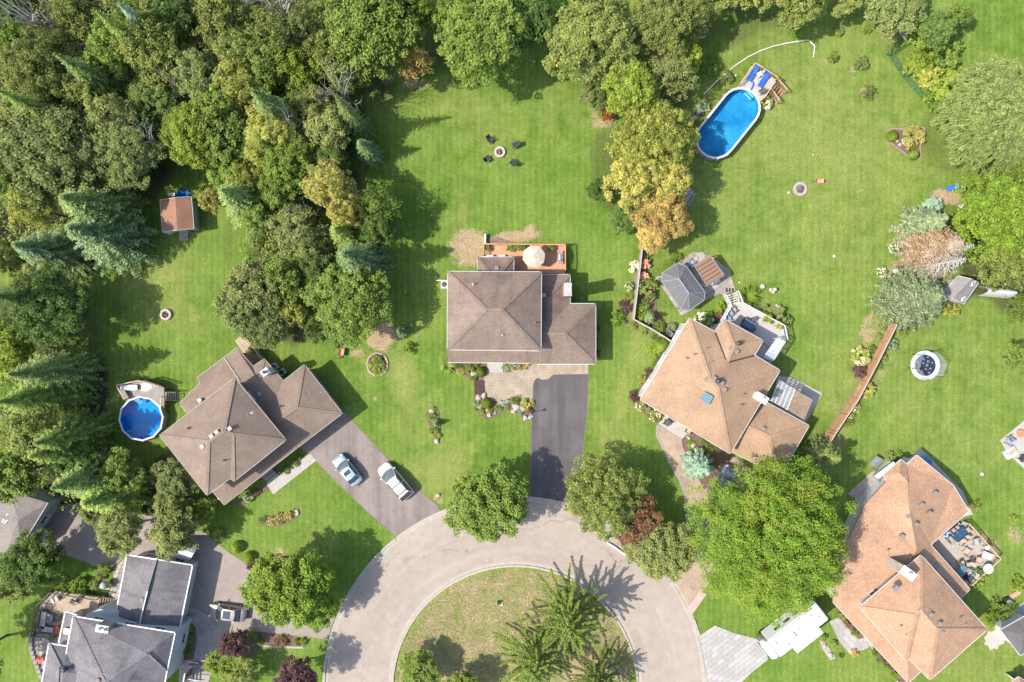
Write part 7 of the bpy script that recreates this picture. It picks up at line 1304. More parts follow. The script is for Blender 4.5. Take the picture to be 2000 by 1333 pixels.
# right house porch
chair('dark', 1300, 826, R_(150), 'dark chair at the left end of the right house porch', .16); table(1307, 821, .16, .7, .5, R_(-30), DARKM, 'small dark table on the right house porch'); chair('wood', 1343, 842, R_(-120), 'wooden chair at the right end of the right house porch', .16)
TREES = [
# ---- the wood, top left
('b', 45, 22, 60, 17, '', 'large grey leafless tree in the top left corner'),
('d', 22, 82, 42, 12, 'green', 'green tree just below the leafless corner tree'),
('d', 75, 132, 62, 13, 'olive', 'broad olive tree below the leafless corner tree', ),
('d', 155, 28, 42, 12, 'olive', 'olive tree touching the top edge right of the leafless corner tree'),
('p', 118, 88, 32, 11, 'khaki', 'thin brownish tree between the leafless corner tree and the broad olive tree'),
('s', 188, 22, 38, 15, 'pine', 'pale spruce with its tip near the top edge'),
('s', 230, 6, 36, 14, 'blue', 'bluish spruce at the top edge, right of the pale spruce'),
('d', 220, 95, 42, 12, 'green', 'light green tree just below the two spruces at the top edge'),
('d', 305, 85, 62, 13, 'olive', 'big olive tree in the middle of the top left wood'),
('d', 262, 40, 34, 11, 'green', 'green tree above the big olive tree of the wood'),
('d', 350, 20, 46, 12, 'dark', 'dark tree at the top edge, third of the way across the wood'),
('d', 445, 30, 52, 13, 'olive', 'olive tree at the top edge, left of the leafless brown crown'),
('p', 415, 78, 38, 11, 'khaki', 'sparse grey-brown tree with bare twigs below the olive top edge tree'),
('d', 395, 150, 48, 12, 'grey', 'grey-green tree right of the small dead tree'),
('b', 362, 183, 28, 10.5, '', 'small pinkish dead tree in the dark gap of the wood'),
('d', 300, 190, 52, 8, 'dark', 'low dark green tree in the shaded gap of the wood'),
('d', 270, 235, 40, 8, 'dark', 'low dark tree beside the leafless brown bush of the wood'),
('d', 215, 232, 46, 11, 'khaki', 'khaki tree above the big grey-green crown on the left'),
('d', 172, 165, 42, 11, 'olive', 'olive tree between the broad olive tree and the shaded gap'),
('s', 105, 104, 38, 14, 'spruce', 'green spruce rising beside the broad olive tree'),
('s', -2, 178, 46, 14, 'pine', 'pale spruce at the left edge above the big grey-green crown'),
('d', 55, 222, 46, 11, 'olive', 'olive tree near the left edge, above the big grey-green crown'),
('d', 92, 292, 96, 12, 'grey', 'biggest grey-green crown of the wood, near the left edge'),
('d', 245, 300, 54, 10, 'grey', 'grey-green tree right of the biggest grey-green crown'),
('b', 278, 268, 34, 12, '', 'leafless brown tree near the edge of the wood, above the shed'),
('d', 312, 288, 24, 6, 'bright', 'small bright green tree at the edge of the shed lawn'),
('d', 385, 262, 56, 11, 'lime', 'lime-green tree above the lawn of the red shed'),
('d', 440, 270, 50, 11, 'green', 'green tree right of the lime tree above the shed lawn'),
('d', 478, 160, 44, 12, 'gold', 'golden-green tree in the middle of the wood'),
('d', 470, 100, 42, 12, 'olive', 'olive tree above the golden-green tree of the wood'),
('d', 430, 205, 40, 11, 'green', 'green tree below the grey-green tree of the wood'),
('s', 492, 176, 44, 14, 'spruce', 'pale-tipped spruce right of the golden-green tree'),
('d', 20, 10, 40, 10, 'dark', 'dark tree under the leafless corner tree'),
('d', 120, 180, 50, 8, 'dark', 'low dark tree behind the broad olive tree'),
('d', 340, 130, 44, 9, 'dark', 'dark low tree right of the big olive tree of the wood'),
('b', 545, 12, 66, 16, '', 'leafless brown crown at the top edge'),
('d', 530, 68, 50, 12, 'olive', 'olive tree under the leafless brown crown'),
('p', 592, 45, 40, 12, 'khaki', 'half bare birch with white limbs near the top edge'),
('d', 718, 55, 84, 13, 'green', 'big mid green maple at the top, left of the orange tree'),
('d', 815, 22, 40, 10, 'bright', 'shaded bright green tree between the two big maples at the top'),
('d', 942, 70, 98, 13, 'green', 'big dense green maple at the top, right of the orange tree'),
('d', 575, 128, 38, 11, 'lime', 'yellow-green tree left of the big mid green maple'),
('d', 645, 108, 42, 11, 'olive', 'olive tree under the big mid green maple'),
('d', 680, 140, 36, 9, 'green', 'green tree at the lawn corner under the big maple'),
('d', 515, 128, 46, 12, 'green', 'green tree left of the yellow-green tree'),
('b', 665, 178, 46, 12, '', 'leafless grey tree at the edge of the back lawn'),
('d', 618, 205, 38, 10, 'khaki', 'khaki tree with a few red leaves below the leafless grey tree'),
('d', 640, 248, 44, 10, 'khaki', 'khaki birch crown at the lawn edge with white limbs'),
('s', 504, 182, 40, 13, 'spruce', 'pale spruce behind the khaki birches'),
('b', 562, 262, 30, 12.5, '', 'small leafless tree left of the khaki birch'),
('s', 700, 274, 26, 7.5, 'teal', 'teal spruce standing out on the lawn edge'),
('d', 530, 268, 54, 11, 'gold', 'golden-olive tree above the yellow autumn tree'),
('d', 560, 315, 52, 10, 'green', 'green tree above and left of the yellow autumn tree'),
('d', 640, 308, 40, 8, 'dark', 'dark tree behind the yellow autumn tree'),
('s', 655, 186, 28, 13.5, 'spruce', 'slender spruce at the edge of the back lawn with a long pointed shadow'),
('d', 585, 180, 40, 8, 'dark', 'low dark tree hidden between the khaki birches'),
('d', 455, 330, 40, 8, 'green', 'green tree near the shed lawn, above the yellow bush'),
('d', 545, 375, 46, 9, 'green', 'green tree left of the yellow autumn tree'),
# ---- left side
('d', 28, 355, 58, 11, 'green', 'green tree at the left edge, above the yellow-olive tree'),
('d', 62, 405, 46, 11, 'gold', 'yellow-olive tree left of the big spruces'),
('d', 120, 350, 44, 9, 'dark', 'dark tree behind the uppermost big spruce'),
('s', 117, 384, 70, 11.5, 'spruce', 'uppermost of the three big spruces left of the shed'),
('s', 130, 444, 70, 11.5, 'teal', 'middle one of the three big spruces left of the shed'),
('s', 24, 478, 56, 10.5, 'teal', 'lowest, leftmost of the three big spruces left of the shed'),
('d', 85, 600, 78, 11, 'dark', 'big dark green tree at the left edge of the lawn'),
('d', 24, 650, 44, 10, 'lime', 'yellow-green tree under the big dark tree at the left edge'),
('d', 12, 505, 36, 9, 'olive', 'olive tree at the left edge between the spruce and the dark tree'),
('s', -20, 578, 46, 13, 'dark', 'dark spruce whose pointed shadow falls towards the fire ring'),
('d', 412, 392, 27, 6, 'yellow', 'pale yellow small tree right of the red shed'),
('s', 430, 370, 52, 11, 'spruce', 'green spruce behind the pale yellow small tree'),
('d', 482, 348, 36, 9, 'gold', 'golden tree left of the big yellow autumn tree'),
('d', 500, 420, 40, 8, 'green', 'green tree at the lawn edge below the golden tree'),
('d', 498, 560, 60, 10, 'khaki', 'khaki-brown tree left of the dense maple in the middle clump'),
('d', 468, 605, 50, 9, 'grey', 'grey-brown tree at the lawn edge above the left house'),
('d', 640, 362, 52, 12, 'yellow', 'big yellow autumn tree in the middle clump'),
('d', 672, 405, 44, 11, 'yellow', 'second yellow crown joined to the big yellow tree'),
('d', 580, 455, 58, 9, 'khaki', 'brown-olive tree below the yellow autumn tree'),
('p', 738, 405, 44, 10, 'green', 'dark sparse tree with bare limbs right of the yellow tree'),
('d', 730, 440, 42, 8, 'dark', 'dark tree at the lawn edge below the sparse tree'),
('b', 590, 400, 24, 10.5, '', 'small leafless tree at the foot of the yellow tree'),
('s', 652, 446, 40, 9, 'pine', 'yellow-green spruce above the grey-green spruce of the clump'),
('s', 668, 494, 52, 13, 'teal', 'grey-green spruce at the edge of the middle clump'),
('d', 682, 585, 86, 10, 'green', 'dense green maple at the bottom of the middle clump'),
('d', 548, 550, 50, 9, 'green', 'green tree left of the dense maple of the clump'),
('d', 573, 612, 32, 7, 'gold', 'small yellow tree left of the dense maple'),
('d', 520, 640, 48, 8, 'grey', 'grey-olive tree beside the wooden landing of the left house'),
('d', 622, 640, 32, 6, 'dark', 'small dark tree below the dense maple'),
('s', 778, 647, 14, 3.2, 'teal', 'small blue-green conifer alone by the tan soil patch'),
('d', 620, 520, 40, 8, 'dark', 'dark tree between the brown-olive tree and the dense maple'),
('d', 22, 700, 42, 10, 'lime', 'yellow-green tree above the pointed spruces at the left edge'),
('s', 14, 732, 54, 13, 'spruce', 'long pale spruce left of the round pool'),
('s', -6, 786, 54, 12, 'pine', 'pale spruce at the left edge below the long spruce'),
('d', 62, 850, 60, 11, 'olive', 'olive tree below the pale spruces at the left edge'),
('d', 28, 925, 62, 11, 'green', 'green tree at the left edge above the grey-green building'),
('s', 66, 867, 50, 11, 'pine', 'upper of two green pines left of the left house'),
('s', 56, 893, 50, 10, 'pine', 'lower of two green pines left of the left house'),
('s', 100, 955, 54, 11, 'spruce', 'green spruce leaning over the small driveway'),
('s', 160, 985, 60, 9, 'pine', 'yellow-green pine nearest the small driveway'),
('d', 240, 925, 46, 8, 'green', 'green tree left of the corner of the left house'),
('d', 338, 935, 46, 6, 'grey', 'grey-green tree tucked under the corner of the left house'),
('d', 335, 985, 38, 6, 'olive', 'olive tree below the corner of the left house'),
('d', 400, 995, 26, 4, 'green', 'small green tree in front of the left house porch'),
('d', 130, 660, 34, 5, 'green', 'low shrubby tree by the big dark tree shadow'),
('d', 150, 905, 48, 8, 'dark', 'dark tree behind the two green pines'),
('d', 190, 1000, 30, 6, 'khaki', 'khaki crown over the shaded driveway'),
('d', 60, 1100, 66, 9, 'dark', 'round dark tree below the grey-green building'),
('d', 18, 1130, 50, 8, 'olive', 'olive side of the tree group at the left edge, below the building'),
('d', 232, 1040, 50, 8, 'khaki', 'khaki tree over the upper driveway of the grey house'),
('d', 335, 1040, 54, 8, 'khaki', 'khaki tree over the white car shelter'),
('d', -70, 1290, 66, 11, 'green', 'tree beyond the left edge shading the lower left lawn'),
('d', -60, 1180, 40, 9, 'green', 'tree beyond the left edge beside the round dark tree'),
('d', 558, 1150, 88, 10, 'bright', 'bright green tree over the silver car'),
('d', 620, 1185, 50, 7, 'bright', 'lower bright green crown at the street side'),
('d', 430, 1294, 32, 4.5, 'lime', 'lime shrub-tree beside the paver walk at the bottom'),
('d', 452, 1258, 30, 5, 'purple', 'purple-leaved small tree beside the paver walk'),
('d', 475, 1322, 34, 5, 'olive', 'olive small tree at the bottom edge beside the lime shrub'),
('d', 575, 1325, 46, 8, 'purple', 'purple-leaved tree at the bottom edge near the street'),
# ---- middle
('p', 806, 120, 40, 9, 'orange', 'orange autumn tree with bare limbs at the top of the back lawn'),
('d', 952, 988, 86, 9.5, 'green', 'round green maple left of the dark driveway'),
('d', 1178, 972, 84, 9.5, 'olive', 'olive-green maple right of the dark driveway'),
('d', 1250, 1020, 54, 7, 'rust', 'rust-red small tree between the two street maples'),
('d', 1292, 1076, 70, 8, 'khaki', 'khaki tree hanging over the road beside the rust-red tree'),
('d', 1508, 1052, 160, 13, 'locust', 'huge bright green tree right of the street'),
('s', 1384, 922, 30, 6, 'blue', 'silver-blue spruce in the bed beside the tan driveway'),
('s', 1640, 896, 34, 6, 'grey', 'grey-green conifer at the lower end of the cedar fence'),
('l', 1110, 1215, 88, 10, 'larch', 'upper feathery larch on the round island'),
('l', 1040, 1300, 84, 9, 'larch', 'lower left feathery larch on the round island'),
('l', 1165, 1338, 60, 7, 'larch', 'small larch at the bottom edge of the island'),
('d', 820, 1318, 46, 5, 'green', 'green tree at the bottom left of the island'),
('d', 900, 1352, 42, 6, 'green', 'second green tree at the bottom of the island'),
# ---- top right
('d', 868, 40, 44, 9, 'green', 'green crown between the shaded tree and the dense maple at the top'),
('d', 1042, 42, 58, 10, 'dark', 'dark tree between the dense maple and the big olive tree at the top'),
('d', 1030, -20, 50, 10, 'green', 'green tree cut by the top edge right of the dense maple'),
('d', 1352, 30, 42, 9, 'olive', 'olive tree at the top edge above the lime green small tree'),
('d', 1660, -14, 44, 7, 'olive', 'olive tree cut by the top edge above the right lawn'),
('d', 790, -10, 40, 10, 'olive', 'olive tree cut by the top edge above the orange tree'),
('d', 1985, 330, 40, 7, 'green', 'green crown below the willow at the right edge'),
('d', 1155, 75, 100, 12, 'olive', 'big olive tree at the top right of the back lawn'),
('d', 1292, 45, 66, 11, 'olive', 'second olive tree at the top edge beside the big olive tree'),
('d', 1232, 172, 60, 11, 'lime', 'yellow-green tree below the big olive tree'),
('p', 1312, 150, 50, 10, 'khaki', 'sparse khaki birch with white limbs near the oval pool'),
('d', 1345, 112, 28, 7, 'lime', 'lime green small tree near the curved white hose'),
('d', 1158, 190, 30, 4, 'grey', 'grey-green bushy tree at the corner of the back lawn'),
('d', 1188, 222, 17, 3, 'red', 'red bush beside the grey-green bush on the lawn'),
('d', 1280, 275, 82, 11, 'gold', 'golden tree beside the oval pool'),
('d', 1240, 345, 60, 10, 'yellow', 'yellow tree below the golden tree by the pool'),
('d', 1310, 350, 46, 10, 'yellow', 'yellow crown over the grey picnic table'),
('d', 1298, 425, 56, 9, 'orange', 'orange-tinged tree at the bottom of the yellow row'),
('d', 1275, 465, 34, 7, 'orange', 'smallest orange tree at the top of the wooden fence'),
('d', 1167, 372, 26, 4, 'dark', 'dark green bush-tree left of the yellow trees'),
('d', 1218, 432, 32, 4, 'dark', 'dark green tree left of the orange-tinged tree'),
('d', 1230, 255, 34, 6, 'green', 'green tree behind the red bush'),
('d', 1560, 6, 56, 9, 'olive', 'olive tree at the top edge above the hose end'),
('d', 1470, -22, 50, 9, 'olive', 'olive tree above the top edge shading the lawn'),
('d', 1400, -40, 60, 9, 'olive', 'olive tree above the top edge right of the second olive tree'),
('d', 1752, 15, 60, 7, 'grey', 'grey-green willow-like tree at the top edge'),
('d', 1870, 30, 26, 5, 'green', 'green bush-tree beside the grey-green tree at the top edge'),
('d', 1830, 62, 40, 6, 'dark', 'dark green tree above the green net fence'),
('w', 1966, 222, 116, 9.5, 'willow', 'broad weeping willow at the right edge'),
('d', 1958, 420, 96, 10, 'bright', 'broad bright green tree under the willow'),
('d', 1972, 505, 58, 9, 'olive', 'dark olive tree over the white shelter'),
('s', 1850, 425, 40, 7, 'pale', 'pale green leaning spruce above the dead orange spruce'),
('s', 1880, 476, 62, 8, 'deadneedle', 'dead orange-brown spruce at the lawn edge'),
('k', 1905, 478, 40, 9, '', 'upper of two grey leafless spruces'),
('k', 1888, 505, 62, 9, '', 'lower of two grey leafless spruces'),
('s', 1838, 578, 68, 7.5, 'pale', 'big silvery spruce above the cedar fence'),
('d', 2000, 700, 36, 6, 'green', 'green tree at the right edge beside the trampoline lawn'),
('d', 2005, 600, 36, 6, 'green', 'green tree at the right edge below the white shelter'),
('d', 1820, 405, 22, 2, 'blue', 'low bluish juniper beside the tan soil at the play slide'),
]
for a in TREES:
    if a[0] == 'd' and a[1] < 720 and a[2] < 340: a = a[:3] + (a[3] * 1.25,) + a[4:]
    tree(*a[:7], group=(a[7] if len(a) > 7 else (FG if a[1] < 720 and a[2] < 340 else None)))

# low growth that covers the floor of the wood
def undergrowth():
    rng = np.random.RandomState(21); C = []; N = []
    zones = [(330, 80, 400, 140), (90, 260, 220, 190), (60, 480, 140, 50), (70, 800, 90, 110), (150, 940, 150, 60), (560, 230, 120, 110), (590, 480, 110, 150), (1240, 150, 90, 80), (1960, 470, 80, 110), (560, 600, 110, 50)]
    for (x, y, rx, ry) in zones:
        for k in range(int(rx * ry / 60)):
            a = rng.uniform(0, 6.28); f = math.sqrt(rng.rand()); p = G(x + rx * f * math.cos(a), y + ry * f * math.sin(a)); h = rng.uniform(.4, 2.6); n = 20
            d = unit(n, rng); d[:, 2] = np.abs(d[:, 2]); C.append(np.array([p.x, p.y, h * .5]) + d * np.array([.7, .7, h * .6])); N.append(d + np.array([0, 0, .6]))
    C = np.concatenate(C); N = np.concatenate(N); s = rng.uniform(.2, .34, len(C))
    me = np_mesh('undergrowth', quads_mesh('', C, N, s, s * .7, rng)); me.materials.append(LF['olive']); o = bpy.data.objects.new('undergrowth', me); COL.objects.link(o); tag(o, 'low leafy growth covering the floor of the wood', 'undergrowth', kind='stuff')
undergrowth()
# ================================================================ BEDS AND SHRUBS
def bed(pts, mat, z=.05, name='garden_bed', edge=None, ew=.28):
    o = sheet(name, pts, z, mat, thick=z)
    if edge:
        P = [G(*p) for p in pts]; rnd = random.Random(len(pts)); root = o
        for i in range(len(P)):
            a, c = P[i], P[(i + 1) % len(P)]; L = (c - a).length; n = max(1, int(L / ew)); d = (c - a) / L
            for k in range(n): p = a + d * ((k + .5) * L / n); MB().box((p.x, p.y, .075), (L / n - .03, .2 + rnd.uniform(-.03, .03), .15 + rnd.uniform(-.02, .02)), math.atan2(d.y, d.x) + rnd.uniform(-.08, .08)).build('edging_stone', edge, root)
    return o
BROWN = M('brown bed soil', (.17, .115, .08), (.12, .08, .06), 3, .95, bmp=.5, fine=.35)
def circle(cx, cy, rx, ry, n=18, rot=0, w=0): return [(cx + rx * (1 + w * math.sin(3 * k)) * math.cos(2 * math.pi * k / n + rot), cy + ry * math.sin(2 * math.pi * k / n + rot)) for k in range(n)]
bed([(873, 707), (944, 707), (949, 728), (944, 740), (946, 765), (952, 776), (962, 784), (974, 787), (988, 784), (1000, 779), (1014, 777), (1028, 782), (1041, 792), (1039, 822), (1024, 820), (1008, 806), (992, 802), (976, 808), (960, 818), (948, 818), (933, 808), (924, 795), (925, 775), (925, 745), (912, 735), (888, 728), (872, 722)], BROWN)
sheet('mulch_patch', [(926, 744), (946, 743), (947, 770), (928, 772)], .09, MULCH); bed([(984, 707), (1045, 707), (1032, 714), (1014, 722), (998, 726), (984, 727)], BROWN)
bed(circle(737, 712, 20, 22, 20, .3, .05), BROWN, .05, 'garden_bed', M('pink edging stone', (.46, .33, .26), (.36, .26, .2))); bed([(836, 800), (842, 795), (852, 797), (858, 805), (860, 830), (862, 850), (858, 864), (850, 866), (845, 850), (838, 830), (833, 812)], BROWN, .05)
bed([(505, 1012), (520, 1008), (545, 1004), (570, 998), (584, 997), (585, 1008), (570, 1018), (545, 1028), (525, 1026), (508, 1024)], BROWN, .05)
bed([(1333, 874), (1331, 858), (1352, 838), (1400, 872), (1428, 890), (1412, 932), (1375, 957), (1350, 905)], BROWN); bed([(1237, 768), (1252, 782), (1290, 808), (1285, 827), (1262, 812), (1243, 795), (1232, 778)], BROWN); bed([(1247, 760), (1262, 735), (1285, 695), (1310, 652), (1325, 650), (1280, 730), (1255, 780)], BROWN)
bed([(1255, 478), (1268, 500), (1268, 545), (1280, 560), (1285, 610), (1315, 650), (1310, 665), (1240, 628), (1243, 600), (1250, 550), (1257, 505)], BROWN); bed([(1252, 500), (1245, 560), (1237, 622), (1222, 618), (1232, 560), (1240, 515)], M('thin bed soil', (.22, .17, .1), (.13, .16, .05), 1.5)); bed([(1236, 628), (1312, 672), (1300, 684), (1235, 640), (1200, 630), (1205, 615)], M('thin bed soil', (.22, .17, .1), (.13, .16, .05), 1.5))
bed([(1733, 258), (1743, 252), (1762, 254), (1782, 246), (1805, 252), (1802, 268), (1796, 285), (1798, 308), (1787, 314), (1772, 305), (1745, 285), (1732, 272)], BROWN, .05, 'garden_bed', M('brown edging stone', (.3, .22, .17)))
bed([(357, 1217), (372, 1216), (383, 1226), (384, 1250), (378, 1288), (352, 1290)], BROWN, .06); bed([(460, 1240), (480, 1232), (510, 1234), (560, 1243), (600, 1247), (598, 1262), (560, 1263), (512, 1262), (490, 1285), (465, 1280), (450, 1262)], BROWN); edge_strip([(512, 1262), (560, 1264), (592, 1265)], .25, .065, KERB, 'bed_edging')
bed([(1640, 1185), (1650, 1190), (1688, 1240), (1680, 1248), (1665, 1240), (1635, 1200)], BROWN); bed([(1695, 1262), (1706, 1262), (1775, 1330), (1755, 1336), (1730, 1305)], BROWN); bed([(1600, 1250), (1612, 1255), (1632, 1285), (1622, 1290), (1606, 1268)], M('pale gravel bed', (.4, .34, .28), (.3, .25, .2), 3, fine=.3))
bed([(1738, 640), (1748, 640), (1690, 755), (1650, 820), (1605, 890), (1590, 880), (1640, 800), (1690, 720)], M('thin bed soil', (.22, .17, .1)), .03); bed([(490, 966), (520, 943), (527, 955), (470, 990), (455, 984)], BROWN, .04); bed([(545, 930), (590, 893), (600, 905), (560, 938)], BROWN, .04)
def shrub(key, px, py, rp, h, leaf, label, name='shrub', cat='shrub', group=None, blooms=None):
    c = G(px, py, h * .6); plant(key, c, rp * (CH - h * .6) / CH / PPM, h, leaf, name, label, cat, group, parts=False, blooms=blooms)
